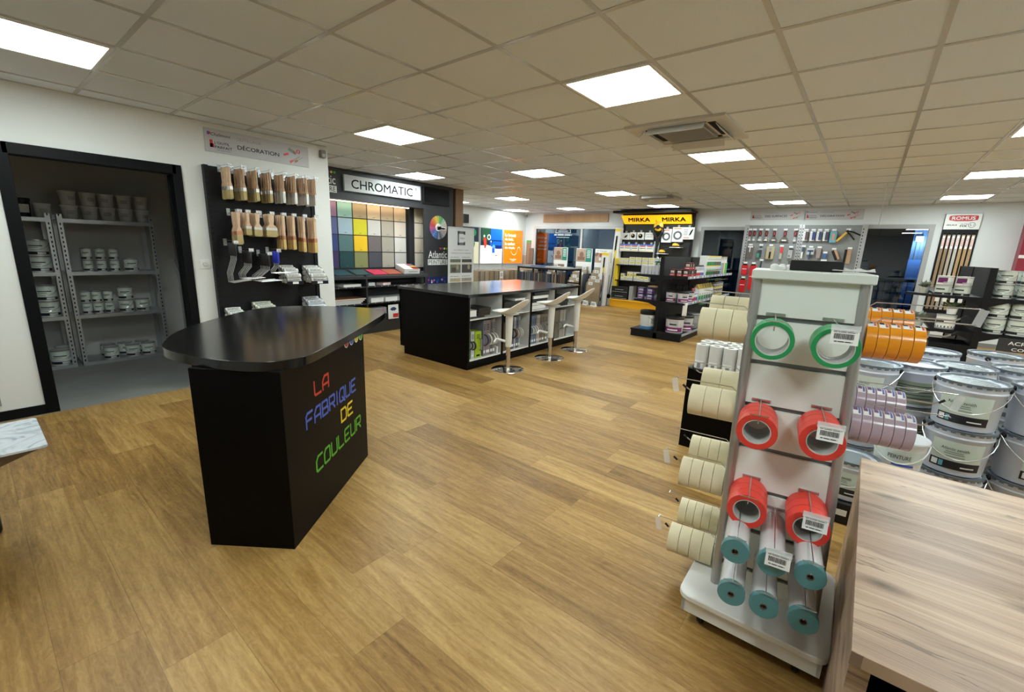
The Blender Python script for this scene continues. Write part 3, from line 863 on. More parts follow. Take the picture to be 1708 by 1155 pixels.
def stroke_text(m, s, u0, u1, v0, v1, th, F, d=.001, mi=0):
    wts = [.35 if c == 'I' else 1 for c in s]
    gap = .34
    unit = (u1 - u0) / (sum(wts) + gap * (len(s) - 1))
    x = u0
    for c, wt in zip(s, wts):
        for line in GL[c]:
            P = [(x + a * unit * wt, v0 + b * (v1 - v0)) for a, b in line]
            for i in range(len(P) - 1):
                a, b = Vector(P[i]), Vector(P[i + 1]); dd = (b - a).normalized(); n = Vector((-dd.y, dd.x)) * th / 2
                a = a - dd * th * .35; b = b + dd * th * .35
                z = d + .0001 * i
                m.add([tuple(F @ Vector((q.x, q.y, z))) for q in (a - n, b - n, b + n, a + n)], [(0, 1, 2, 3)], mi)
        x += (wt + gap) * unit
dv = (C1 - C0).normalized()
F = Matrix(((dv.x, 0, dv.y, C0.x - o2.x), (dv.y, 0, -dv.x, C0.y - o2.y), (0, 1, 0, 0), (0, 0, 0, 1)))
for s_, a, b, z0, z1, m_, nm in (('LA', .285, .44, .668, .738, mat('letter_red', (.50, .022, .018), .4), 'red'), ('FABRIQUE', .185, .795, .530, .604, mat('letter_blue', (.045, .10, .48), .4), 'blue'),
                              ('DE', .575, .735, .405, .478, mat('letter_yellow', (.70, .52, .02), .4), 'yellow'), ('COULEUR', .255, .85, .262, .340, mat('letter_green', (.07, .36, .02), .4), 'green')):
    m = MB(); stroke_text(m, s_, a, b, z0, z1, .0135, F)
    q = obj('lettering', m, m_, t); q['label'] = nm + ' word ' + s_
m = MB()
for k, u in enumerate((.695, .77, .845, .915)):
    disc(m, u, .852, .031, .0008, 4, F, 20); disc(m, u, .852, .026, .0014, k, F, 20)
    disc(m, u, .882, .018, .0018, 5, F, 12, 180, 360)
obj('colour_dots', m, [mat('letter_red', (0, 0, 0)), mat('letter_blue', (0, 0, 0)), mat('letter_yellow', (0, 0, 0)), mat('letter_green', (0, 0, 0)), WPLAST, LAM], t)

# ---------------------------------------------------------------- island with open compartments
IX0, IX1, IY0, IY1, IH = -4.73, -3.47, 3.545, 6.0, .89
t = thing('display_island', 'long black display island with open white compartments facing the stools', 'island', ((IX0 + IX1) / 2, (IY0 + IY1) / 2, 0))
o3 = t.location
def L3(m): m.M = T(-o3.x, -o3.y, 0); return m
obj('top', L3(MB()).box(IX0 - .02, IY0 - .012, IH - .035, IX1 + .012, IY1 + .012, IH), LAMTOP, t, bev=.0015)
m = L3(MB()).box(IX0, IY0, .10, IX0 + .02, IY1, IH - .035).box(IX0, IY0, .10, IX1 - .0, IY0 + .03, IH - .035).box(IX0, IY1 - .03, .10, IX1, IY1, IH - .035)
obj('carcass', m, LAM, t)
obj('plinth', L3(MB()).box(IX0 + .08, IY0 + .001, 0, IX1 - .012, IY1 - .002, .10), LAM, t)
obj('interior', L3(MB()).box(IX1 - .47, IY0 + .03, .10, IX1 - .45, IY1 - .03, IH - .035).box(IX1 - .45, IY0 + .03, .10, IX1 - .004, IY1 - .03, .118)
    .box(IX1 - .45, IY0 + .03, .118, IX1 - .004, IY0 + .036, IH - .035).box(IX1 - .45, IY1 - .036, .118, IX1 - .004, IY1 - .03, IH - .035), WPLAST, t)
bays = [(3.581, 4.145), (4.185, 4.735), (4.775, 5.32), (5.36, 5.964)]
for a, b in ((4.145, 4.185), (4.735, 4.775), (5.32, 5.36)):
    obj('divider', L3(MB()).box(IX1 - .45, a, .118, IX1 - .004, b, IH - .035, 0).box(IX1 - .004, a, .10, IX1, b, IH - .035, 1).box(IX1 - .3, a - .001, .2, IX1 - .29, a, .2), [WPLAST, LAM], t)
for a, b in bays:
    obj('shelf', L3(MB()).box(IX1 - .45, a, .585, IX1 - .006, b, .600, 0).box(IX1 - .45, a, .578, IX1 - .004, b, .585, 1), [WPLAST, LAM], t)
# binders in the lower compartments
def binder(kind, y, w, h, d, rgb, label, ring=None, z=.118, lean=0, print_=None, tex=None, xf=None):
    x1 = (xf or IX1) - .03
    t = thing(kind, label, 'sample binder', (x1 - d / 2, y + w / 2, z), 0, None)
    mm = mat('binder_%d_%d_%d' % tuple(int(c * 255) for c in rgb), rgb, .45, var=.08, vscale=14)
    obj('cover', MB(T() @ Matrix.Rotation(R(lean), 4, 'X')).box(-d / 2, -w / 2, 0, d / 2, w / 2, h), mm, t, bev=.003)
    if ring:
        rr, rz_, wd_, col = ring
        a = Matrix.Translation((d / 2 + .0, 0, rz_)) @ Matrix.Rotation(R(90), 4, 'X')
        obj('ring_handle', MB().ring(rr * 1.22, rr * 1.22 - .013, -wd_ * .7, wd_ * .7, 28, a), mat('ring_%d' % int(col[0] * 99), col, .4), t)
    m = MB()
    G_ = T(d / 2, 0, 0) @ FX
    if print_:
        for (u0, v0, u1, v1, c) in print_: quad(m, u0 * w, v0 * h, u1 * w, v1 * h, .0008, c, G_)
        bars(m, -w * .3, h * .72, w * .3, h * .9, 4, .0012, 1, G_, seed=int(y * 100))
        obj('spine_print', m, [PAPER, INK, SILVERP, mm], t)
    return t
WR = (.72, .72, .70); BKR = (.02, .02, .02)
pr_ = [(-.35, .08, .35, .16, 0)]
binder('sample_binder', 3.590, .035, .345, .28, (.03, .14, .05), 'narrow dark green binder with a black ring, first in the lowest left compartment', (.045, .17, .012, BKR))
binder('sample_binder', 3.630, .055, .33, .28, (.55, .56, .57), 'light grey binder with a black ring beside the lime green case', (.045, .16, .012, BKR), print_=pr_)
t = binder('sample_case', 3.700, .105, .32, .30, (.36, .52, .02), 'lime green sample case with a grey handle in the first compartment', None, print_=[(-.3, .05, .3, .12, 1)])
obj('handle', MB().tube([(.155, .02, .09), (.185, .02, .10), (.185, .02, .22), (.155, .02, .23)], .009, 8), GREYM, t)
for k, (w_, h_, c_) in enumerate(((.04, .44, (.20, .19, .24)), (.085, .44, (.24, .19, .20)), (.045, .45, (.11, .10, .10)), (.045, .45, (.20, .20, .19)))):
    y = 3.84 + (0, .04, .125, .17)[k]
    binder('sample_binder', y, w_, h_, .26, c_, ('slim grey purple', 'broad mauve', 'black patterned', 'grey patterned')[k] + ' binder with a ring in the first lower compartment', (.060, .20, .012, WR if k else (.05, .05, .12)), print_=pr_)
tag(obj('ring_holder_box', MB().box(-.14, -.10, 0, .14, .10, .085), PAPER, None, loc=(IX1 - .15, 3.945, .118), bev=.002) if False else obj('price_list_stack', MB().box(-.12, -.012, 0, .0, .012, .08), PAPER, None, loc=(IX1 - .005 - .02, 4.10, .118), bev=.001), 'thin stack of white leaflets at the right of the first lower compartment', 'leaflets')
binder('sample_box', 4.20, .11, .36, .26, (.09, .05, .02), 'dark brown box behind the first stool in the second compartment')
for k, (y, w_, c_, nm, rc) in enumerate(((4.385, .05, (.05, .09, .16), 'navy blue', BKR), (4.44, .035, (.40, .32, .27), 'pinkish beige', (.45, .3, .25)), (4.48, .05, (.06, .11, .18), 'steel blue', (.5, .45, .4)), (4.535, .03, (.30, .30, .30), 'grey', WR))):
    binder('sample_binder', y, w_, .42, .28, c_, nm + ' binder with a ring in the second lower compartment', (.055, .21, .010, rc), print_=pr_)
for k, (y, w_, c_, nm, rc) in enumerate(((4.785, .045, (.13, .18, .27), 'first blue grey', WR), (4.835, .045, (.14, .20, .30), 'second blue grey', WR), (4.885, .045, (.12, .17, .26), 'third blue grey', WR), (4.945, .035, (.42, .34, .30), 'salmon', (.5, .08, .05)),
                                         (4.985, .035, (.45, .43, .40), 'cream', (.5, .1, .06)), (5.025, .04, (.16, .12, .09), 'brown', (.3, .3, .3)), (5.07, .07, (.17, .15, .11), 'olive', (.3, .3, .28)), (5.15, .06, (.20, .18, .14), 'taupe', (.3, .3, .28)))):
    binder('sample_binder', y, w_, .40, .28, c_, nm + ' binder with a ring in the third lower compartment', (.050, .20, .009, rc), print_=pr_)
for k, (y, w_, c_) in enumerate(((5.38, .14, (.17, .15, .12)), (5.54, .035, (.33, .31, .28)), (5.58, .035, (.38, .36, .33)), (5.62, .035, (.30, .28, .25)), (5.66, .035, (.42, .40, .37)), (5.70, .04, (.14, .13, .12)))):
    binder('sample_binder', y, w_, .42, .28, c_, ('wide taupe', 'first pale', 'second pale', 'third pale', 'fourth pale', 'last dark')[k] + ' binder with a ring in the fourth lower compartment', (.050, .19, .009, (.3, .29, .27)))
# flat catalogues in the upper compartments
def catalogue(y, w_, z, h, rgb, label, d=.30, x=None, parent=None, rz=0):
    t = thing('catalogue', label, 'catalogue', (x or IX1 - .19, y + w_ / 2, z), rz)
    mm = mat('cat_%d_%d_%d' % tuple(int(c * 255) for c in rgb), rgb, .4, var=.1, vscale=20)
    obj('cover', MB().box(-d / 2, -w_ / 2, 0, d / 2, w_ / 2, .003).box(-d / 2, -w_ / 2, h - .003, d / 2, w_ / 2, h).box(-d / 2, -w_ / 2, 0, -d / 2 + .004, w_ / 2, h), mm, t)
    obj('pages', MB().box(-d / 2 + .004, -w_ / 2 + .003, .003, d / 2 - .004, w_ / 2 - .003, h - .003), PAPER if sum(rgb) > .3 or h > .05 else mm, t)
    return t
z0 = .600
catalogue(3.60, .27, z0, .02, (.03, .03, .03), 'thin black catalogue under the white box in the first upper compartment')
catalogue(3.60, .13, z0 + .021, .075, (.6, .6, .58), 'white box-like catalogue at the left of the first upper compartment')
for k in range(3):
    catalogue(3.75 + .01 * k, .22, z0 + .022 + k * .030, .028, (.035 + .01 * (k % 2), .033, .03), ('lower', 'middle', 'upper')[k] + ' patterned black sample book in the first upper compartment')
for j, (a, lst) in enumerate(((4.20, [(.06, .03), (.04, .025), (.05, .03)]), (4.80, [(.06, .02), (.035, .7), (.05, .025), (.04, .7), (.045, .02)]), (5.40, [(.05, .02), (.05, .03), (.045, .025)]))):
    z = z0
    for k, (h_, g_) in enumerate(lst):
        catalogue(a + .02 * k, .36, z, h_, (g_, g_, g_), '%s catalogue, number %s from the bottom in the %s upper compartment' % ('white' if g_ > .5 else 'black', ('one', 'two', 'three', 'four', 'five')[k], ('second', 'third', 'fourth')[j]))
        z += h_ + .001
catalogue(4.45, .22, z0 + .153, .028, (.62, .62, .62), 'white catalogue lying on top above the first stool')

# ---------------------------------------------------------------- bar stools
SEATM = mat('white_seat_shell', (0.74, 0.73, 0.69), 0.32)
def stool(loc, rz, label, h):
    t = thing('bar_stool', label, 'stool', loc, rz, 'white bar stools at the island')
    obj('base', MB().lathe([(.195, 0), (.195, .006), (.185, .010), (.06, .018), (.03, .024)], 40), CHROME, t)
    obj('column', MB().lathe([(.026, .018), (.026, .38)], 20), mat('stainless_column', (.55, .50, .45), .2, .9), t)
    obj('sleeve', MB().lathe([(.034, .28), (.036, .285), (.044, h - .07), (.05, h - .03)], 20), SEATM, t)
    fr = MB()
    fr.tube([(-.03, 0, .335), (-.11, 0, .345), (-.16, 0, .35)], .016, 8)
    fr.tube([(-.15, -.09, .325), (-.165, -.04, .345), (-.168, 0, .352), (-.165, .04, .345), (-.15, .09, .325)], .011, 8)
    obj('footrest', fr, SEATM, t)
    def seat(i, j):
        a = 2 * math.pi * i; r = j
        x = -math.cos(a) * r * .215; y = math.sin(a) * r * .20 * (1 - .12 * math.cos(a))
        lift = max(0, x / .215) ** 1.7 * .165
        dish = -.028 * (1 - r * r)
        side = .015 * (abs(y) / .2) ** 2
        return (x * (1.0 + .06 * max(0, x / .2)), y, h + dish + lift + side)
    q = obj('seat', MB().grid(seat, 36, 10), SEATM, t, solid=.012, sub=1)
    obj('seat_mount', MB().lathe([(.05, h - .045), (.09, h - .032), (.11, h - .026)], 20), SEATM, t)
    return t
stool((-3.177, 3.93, 0), R(8), 'white bar stool nearest the viewer, standing before the lime green case', .70)
stool((-3.145, 4.77, 0), R(8), 'middle one of the three white bar stools at the island', .74)
stool((-3.165, 5.46, 0), R(8), 'farthest white bar stool, at the end of the island', .755)

# ---------------------------------------------------------------- colour display wall
XF = -6.15
t = thing('colour_display_unit', 'dark grey colour display with lit sign, swatch recess and sample bench', 'display wall', (XF, 4.3, 0))
def LC(m): m.M = T(-XF, -4.3, 0); return m
DG = mat('anthracite_board', (0.030, 0.031, 0.036), 0.45, var=.1, vscale=3)
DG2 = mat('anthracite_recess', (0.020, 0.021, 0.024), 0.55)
obj('fascia', LC(MB()).box(XF - .04, 2.78, 2.03, XF, 5.17, CEIL - .006).box(XF - .30, 2.78, 2.03, XF - .04, 5.17, 2.05), DG, t)
obj('side_panel', LC(MB()).box(XF - .04, 5.17, 0, XF, 5.85, CEIL - .006).box(XF - .65, 5.82, 0, XF - .04, 5.85, CEIL - .006), DG, t)
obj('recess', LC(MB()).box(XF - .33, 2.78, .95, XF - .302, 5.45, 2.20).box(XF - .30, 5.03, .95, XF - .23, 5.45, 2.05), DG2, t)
m = LC(MB())
m.add([(XF - .30, 2.78, 1.0), (XF - .30, 5.17, 1.0), (XF + .10, 5.17, .905), (XF + .10, 2.78, .905), (XF - .30, 2.78, .965), (XF - .30, 5.17, .965), (XF + .10, 5.17, .87), (XF + .10, 2.78, .87)],
      [(0, 3, 2, 1), (4, 5, 6, 7), (3, 7, 6, 2), (0, 1, 5, 4), (0, 4, 7, 3), (1, 2, 6, 5)])
obj('bench', m, DG, t)
m = LC(MB()).box(XF - .30, 2.78, .735, XF + .09, 5.17, .755).box(XF - .30, 2.78, .47, XF + .09, 5.17, .49)
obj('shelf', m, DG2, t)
m = LC(MB()).box(XF - .28, 3.915, .30, XF + .095, 3.94, .93).box(XF - .28, 2.80, .30, XF - .25, 5.17, .93)
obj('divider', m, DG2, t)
obj('base_panel', LC(MB()).box(XF - .30, 2.78, 0, XF + .08, 5.17, .30), DG, t)
m = LC(MB())
for z in (.748, .483):
    y = 3.2
    while y < 5.15:
        m.M = T(-XF + XF + .092, y - 4.3, z) @ FX; m.lathe([(.006, 0), (.006, .004)], 8); y += .125
obj('stud', m, SILVERP, t); t.children[-1]['kind'] = 'stuff'
# recess lighting under the fascia
obj('recess_light', LC(MB()).box(XF - .24, 3.2, 2.022, XF - .20, 5.0, 2.030), mat('warm_strip', (1.0, .80, .55), .4, emit=9), t)
# sign
s = thing('shop_sign', 'white rectangular sign reading CHROMATIC on the dark grey fascia', 'sign', (XF, 4.355, 2.262))
obj('panel', MB(FX).box(-.70, -.112, .0, .70, .112, .045, 0), mat('sign_face', (.60, .61, .62), .7, spec=.1), s, bev=.002)
obj('edge', MB(FX).box(-.706, -.118, .0, .706, .118, .012), mat('sign_edge', (.03, .12, .08), .4), s)
m = MB(); G_ = T(.0455, 0, 0) @ FX
put_text(m, 'CHROMATIC', -.03, -.005, 1.12, .125, .001, 0, G_, bold=.010); put_text(m, 'R', .60, .055, .018, .018, .0006, 0, G_); disc(m, .60, .055, .018, .0006, 0, G_, 16, 0, 360, .014)
obj('lettering', m, INK, s)
def brand(F, parent, w=.47):
    m = MB(); k = w / .47
    put_text(m, 'Atlantic', 0, 0, .44 * k, .125 * k, .001, 0, F, bold=.01)
    quad(m, -.235 * k, -.185 * k, .235 * k, -.085 * k, .001, 0, F)
    put_text(m, 'PEINTURE', 0, -.135 * k, .43 * k, .07 * k, .0016, 1, F, bold=.004)
    for i in range(4):
        disc(m, (.06 + .05 * i) * k, .11 * k, .019 * k, .001, 2 + i, F, 14)
    obj('logo', m, [PAPER, DG, RED, BLUE, YELLOW, GREEN], parent)
brand(T(0, 5.475 - 4.3, 1.255) @ FX, t)
brand(T(0, 3.335 - 4.3, 2.28) @ FX, t, .44)
# TV screen
s = thing('wall_screen', 'small black switched-off screen beside the lit sign', 'screen', (XF, 5.43, 2.255))
obj('bezel', MB(FX).box(-.30, -.145, .0, .30, .145, .03), RUBBER, s, bev=.003)
obj('display', MB(FX).box(-.285, -.13, .03, .285, .13, .031), mat('screen_glass', (.003, .003, .004), .3, spec=.15), s)
# colour wheel
s = thing('colour_fan_chart', 'round fan of colour strips above the white lettering on the dark panel', 'colour wheel', (XF, 5.485, 1.73))
cols = [(.5, .06, .07), (.6, .09, .06), (.62, .2, .05), (.7, .35, .05), (.75, .5, .08), (.45, .5, .1), (.2, .42, .12), (.1, .38, .22), (.3, .5, .35), (.55, .55, .45), (.6, .5, .45), (.65, .55, .5), (.6, .45, .4), (.5, .4, .4), (.45, .45, .5), (.3, .3, .35), (.15, .15, .17), (.3, .3, .33), (.05, .1, .3), (.08, .15, .4), (.1, .25, .5), (.15, .12, .35), (.3, .1, .3), (.5, .08, .2)]
m = MB()
for i, c in enumerate(cols):
    disc(m, 0, 0, .205, .006, i, FX, 1, 175 - i * 15, 175 - i * 15 - 14)
m.lathe([(.207, 0), (.207, .005)], 30, FX, len(cols))
obj('strips', m, [mat('strip_%d' % i, c, .5) for i, c in enumerate(cols)] + [DG], s)
m = MB(); m.lathe([(.07, .006), (.065, .012)], 24, FX); m.box(.006, -.03, -.04, .012, .16, .02, 0)
quad(m, .02, -.028, .15, .0, .0125, 1, FX)
obj('hub', m, [WPLAST, INK], s)
# patterned low panel at foot of the brand panel
m = MB(FX).box(-.27, 0, .001, .27, .115, .006, 0)
for i in range(22):
    disc(m, random.uniform(-.25, .25), random.uniform(.012, .10), random.uniform(.008, .02), .0065 + i * .0001, random.choice((1, 1, 2, 3)), None, 8)
tag(obj('patterned_card', m, [mat('navy_print', (.01, .02, .12), .4), BLUE, PAPER, RED], None, loc=(XF, 5.49, .74)), 'dark blue card with red and white pattern low on the dark side panel', 'card')
# swatches
SW = [[(150, 120, 150), (152, 200, 190), (185, 165, 130), (222, 200, 165), (195, 175, 145), (215, 190, 155), (225, 210, 180)],
      [(90, 100, 150), (165, 190, 205), (214, 205, 30), (205, 200, 195), (175, 165, 150), (215, 200, 185), (220, 205, 185)],
      [(50, 65, 130), (85, 120, 122), (240, 195, 20), (112, 103, 103), (165, 158, 145), (210, 205, 198), (215, 200, 180)],
      [(60, 45, 95), (15, 65, 70), (135, 138, 88), (72, 74, 84), (165, 160, 148), (190, 185, 182), (210, 200, 185)]]
SN = [['lilac', 'mint', 'tan', 'pale beige', 'light tan', 'sand', 'cream'], ['slate blue', 'pale blue', 'lemon yellow', 'off-white', 'light taupe', 'pale pinkish beige', 'pale sand'],
      ['deep blue', 'grey teal', 'golden yellow', 'mid grey mauve', 'greige', 'whitish', 'light cream'], ['purple', 'dark teal', 'olive', 'charcoal', 'stone grey', 'cool pale grey', 'light stone']]
s0 = None
for r_ in range(4):
    for c_ in range(7):
        y = 3.46 + c_ * .2585 if c_ < 6 else 5.13
        lab = '%s colour swatch, %s row from the top of the swatch recess' % (SN[r_][c_], ('first', 'second', 'third', 'bottom')[r_])
        o = obj('colour_swatch', MB(FX).box(0, 0, 0, .24 if c_ < 6 else .205, .245, .01), mat('swatch_' + SN[r_][c_].replace(' ', '_'), srgb(*SW[r_][c_]), .5), None, loc=(XF - .302 if c_ < 6 else XF - .228, y, 2.05 - (r_ + 1) * .2585 + .006), bev=.001)
        tag(o, lab, 'swatch', 'swatches in the colour display recess')
        n = MB(); bars(n, .10, .018, .14, .035, 2, .0108, 0, FX); obj('code', n, mat('swatch_code', (.1, .1, .1), .6), o)
# boards on the bench
def slant(y, lab, rgb, w_=.27, x=-.10, rz=0):
    a = math.atan2(.095, .40)
    M_ = Matrix.Rotation(a, 4, 'Y')
    o = obj('sample_board', MB(M_).box(-.13, -w_ / 2, .0, .13, w_ / 2, .010), mat('board_%d' % int(rgb[0] * 1000), rgb, .4), None, loc=(XF + x, y, .9555), bev=.001, rz=rz)
    tag(o, lab, 'sample board', 'sample boards on the bench')
slant(3.60, 'dark teal sample board lying first on the bench', (.02, .075, .095))
slant(3.93, 'black sample board between the teal and the pink one', (.02, .02, .022))
slant(4.24, 'bright pink red sample board on the bench', (.62, .04, .10))
slant(4.53, 'brick orange sample board beside the white box', (.42, .09, .05))
s = thing('sample_card_box', 'white box of colour cards at the right end of the bench', 'box', (XF - .12, 4.87, .965), R(-8))
a = math.atan2(.095, .40)
obj('body', MB(Matrix.Rotation(a, 4, 'Y')).box(-.14, -.15, .0, .17, .15, .085, 0), PAPER, s, bev=.002)
m = MB(Matrix.Rotation(a, 4, 'Y'))
for i, c in enumerate((2, 1, 3, 4, 0, 2)): m.box(-.12 + i * .05, .02, .085, -.08 + i * .05, .14, .088, c)
F2 = T(.1705, 0, .04) @ FX
put_text(m, 'CHROMATIC', .02, 0, .18, .024, 0, 0, F2)
obj('print', m, [INK, BLUE, RED, YELLOW, mat('orange_print', (.7, .2, .03), .5)], s)
catalogue(2.95, .38, .756, .022, (.05, .05, .055), 'dark open folder on the upper bench shelf', .26, XF - .06)
catalogue(3.52, .32, .756, .038, (.6, .6, .56), 'thick white catalogue on the upper bench shelf', .28, XF - .06, rz=.1)
catalogue(3.99, .12, .756, .05, (.5, .5, .5), 'grey box file beside the small red book', .22, XF - .06)
catalogue(4.20, .20, .756, .045, (.45, .05, .06), 'small red book on the upper bench shelf', .14, XF + .0, rz=.3)
for k in range(4):
    catalogue(3.05 + .03 * k, .78, .491 + k * .022, .02, ((.35, .34, .32), (.45, .43, .40), (.30, .27, .24), (.30, .12, .05))[k], ('lowest', 'second', 'third', 'topmost, wood-coloured')[k] + ' large sample sheet folder in the stack on the lower shelf', .30, XF - .07)
for k in range(3):
    catalogue(3.99 + .27 * k, .25, .491, .075, (.42, .43, .45), ('left', 'middle', 'right')[k] + ' silver-grey sample album on the lower shelf', .30, XF - .07, rz=.06)
s = thing('colour_fan_card', 'white card showing a blue fan and red block hanging on the bench front', 'card', (XF + .105, 4.40, .20))
obj('card', MB(FX).box(-.10, 0, 0, .10, .235, .004), PAPER, s, bev=.001)
m = MB(); disc(m, .0, .12, .075, .0045, 0, FX, 14, 30, 150, .02); quad(m, -.01, .02, .095, .085, .0046, 1, FX)
obj('print', m, [mat('navy_fan', (.02, .05, .15), .5), RED], s)
s = thing('leaflet_tray', 'grey leaflet with a pink mark under the bench, left of the white fan card', 'leaflet', (XF + .06, 4.13, .302), 0)
obj('leaflet', MB().box(-.10, -.14, 0, .04, .14, .10), GREYM, s); obj('mark', MB(FX).box(.04, .03, .0405, .09, .07, .041), mat('pink_print', (.6, .05, .2), .5), s)
# wooden pillar
struct('trim_2', MB().box(-6.55, 5.95, 0, -6.18, 6.14, CEIL), plank_material('pillar_wood', .4, 3, [(.3, (.20, .12, .07)), (.5, (.27, .17, .10)), (.7, (.33, .22, .14))], 0, .5, False, 0))
# brochure holder beside side panel
s = thing('leaflet_holder', 'small white leaflet holder fixed to the right edge of the dark panel', 'leaflet holder', (XF, 5.79, 1.52))
obj('pocket', MB(FX).box(-.035, -.05, 0, .045, .04, .03), WPLAST, s); obj('backing', MB(FX).box(-.03, .04, 0, .04, .12, .01), INK, s)

# roll-up banner
s = thing('rollup_banner', 'tall white roll-up banner with six small room photos, beside the dark display', 'banner', (-5.9, 5.822, 0), 0)
s.scale = (.8, .735, .963)
obj('print_sheet', MB(FX).box(-.45, .06, -.002, .45, 1.80, .002), mat('banner_white', (.60, .61, .61), .55), s)
obj('base', MB(FX).box(-.46, 0, -.10, .46, .06, .10), ALU, s, bev=.01)
obj('top_rail', MB(FX).box(-.455, 1.79, -.008, .455, 1.82, .008), ALU, s)
m = MB(); G_ = T(.003, 0, 0) @ FX
for k in range(24):
    pass
def ringrect(m, cu, cv, w, h, th, mi, F):
    quad(m, cu - w / 2, cv + h / 2 - th, cu + w / 2, cv + h / 2, 0, mi, F); quad(m, cu - w / 2, cv - h / 2, cu + w / 2, cv - h / 2 + th, 0, mi, F)
    quad(m, cu - w / 2, cv - h / 2, cu - w / 2 + th, cv + h / 2, 0, mi, F)
    quad(m, cu + w / 2 - th, cv - h / 2, cu + w / 2, cv - h / 2 + h * .25, 0, mi, F); quad(m, cu + w / 2 - th, cv + h * .25, cu + w / 2, cv + h / 2, 0, mi, F)
ringrect(m, 0, 1.62, .26, .26, .05, 0, G_)
put_text(m, 'clipso', .03, 1.62, .16, .05, .0005, 0, G_)
put_text(m, 'Les revêtements Clipso', 0, 1.40, .5, .03, .0005, 1, G_)
put_text(m, 'habillent les murs et plafonds !', 0, 1.34, .7, .03, .0005, 1, G_)
phc = [(.12, .14, .10), (.05, .05, .06), (.40, .33, .2), (.28, .26, .22), (.30, .22, .1), (.35, .36, .32)]
for k in range(6):
    u0 = -.38 + .40 * (k % 2); v0 = 1.03 - .36 * (k // 2)
    bars(m, u0, v0 + .225, u0 + .3, v0 + .245, 1, .0005, 0, G_, seed=k)
    quad(m, u0, v0 - .06, u0 + .36, v0 + .20, .0005, 2 + k, G_)
    quad(m, u0, v0 + .10, u0 + .36, v0 + .14, .0008, 8, G_); quad(m, u0 + .05, v0 - .04, u0 + .2, v0 + .04, .0008, 9, G_)
    disc(m, u0 + .25, v0 + .05, .05, .0008, 10, G_, 10)
obj('print', m, [mat('banner_grey', (.15, .15, .16), .5), mat('banner_text', (.12, .12, .12), .5)] + [mat('photo_%d' % k, c, .5, var=.6, vscale=30) for k, c in enumerate(phc)] + [mat('photo_light', (.55, .5, .4), .5), mat('photo_dark', (.06, .05, .04), .5), mat('photo_mid', (.3, .25, .18), .5)], s)
# ---------------------------------------------------------------- lit posters on the far left wall
def lightbox(y0, y1, z0, z1, base, label, art):
    t = thing('lit_poster', label, 'poster', (XL, (y0 + y1) / 2, (z0 + z1) / 2))
    w, h = (y1 - y0) / 2, (z1 - z0) / 2
    obj('housing', MB(FX).box(-w, -h, .001, w, h, .045).box(-w, -h - .17, .001, w, -h - .005, .03), mat('poster_housing', (.55, .54, .52), .4), t, bev=.003)
    em = .9 if base[0] == 'orange' else .28
    m = MB(); G_ = T(.0452, 0, 0) @ FX; mats = [mat('lit_' + base[0], base[1], .3, emit=em * 1.3)]
    quad(m, -w + .02, -h + .02, w - .02, h - .02, 0, 0, G_)
    art(m, w - .02, h - .02, G_, mats, em)
    obj('backlit_print', m, mats, t)
    return t
def art_orange(m, w, h, F, mats, em):
    mats.append(mat('lit_white', (.9, .9, .88), .3, emit=em * 1.2))
    for k, (s_, wd, x0) in enumerate((('La beauté', .56, -.40), ('du bois,', .44, -.42), ('le confort', .52, -.42), ('du vinyle.', .54, -.42))):
        W_ = wd * w * 2
        put_text(m, s_, -w + .12 * w + W_ / 2, h * (.70 - .26 * k), W_, .19 * h, .002, 1, F, bold=.012)
    pts = [(-w * .25 + w * 1.1 * i / 14, -h * .28 - h * .22 * math.sin(math.pi * min(1, i / 9)) + (h * .28 * math.sin(math.pi * max(0, (i - 8) / 6)))) for i in range(15)]
    for a, b in zip(pts, pts[1:]):
        poly(m, [(a[0], a[1] - .006), (b[0], b[1] - .006), (b[0], b[1] + .006), (a[0], a[1] + .006)], .001, 1, F)
    put_text(m, 'Vinyles', -.0, -h * .78, .7 * w, .09 * h, .001, 1, F, bold=.02); bars(m, -.15 * w, -h * .9, .2 * w, -h * .85, 1, .001, 1, F)
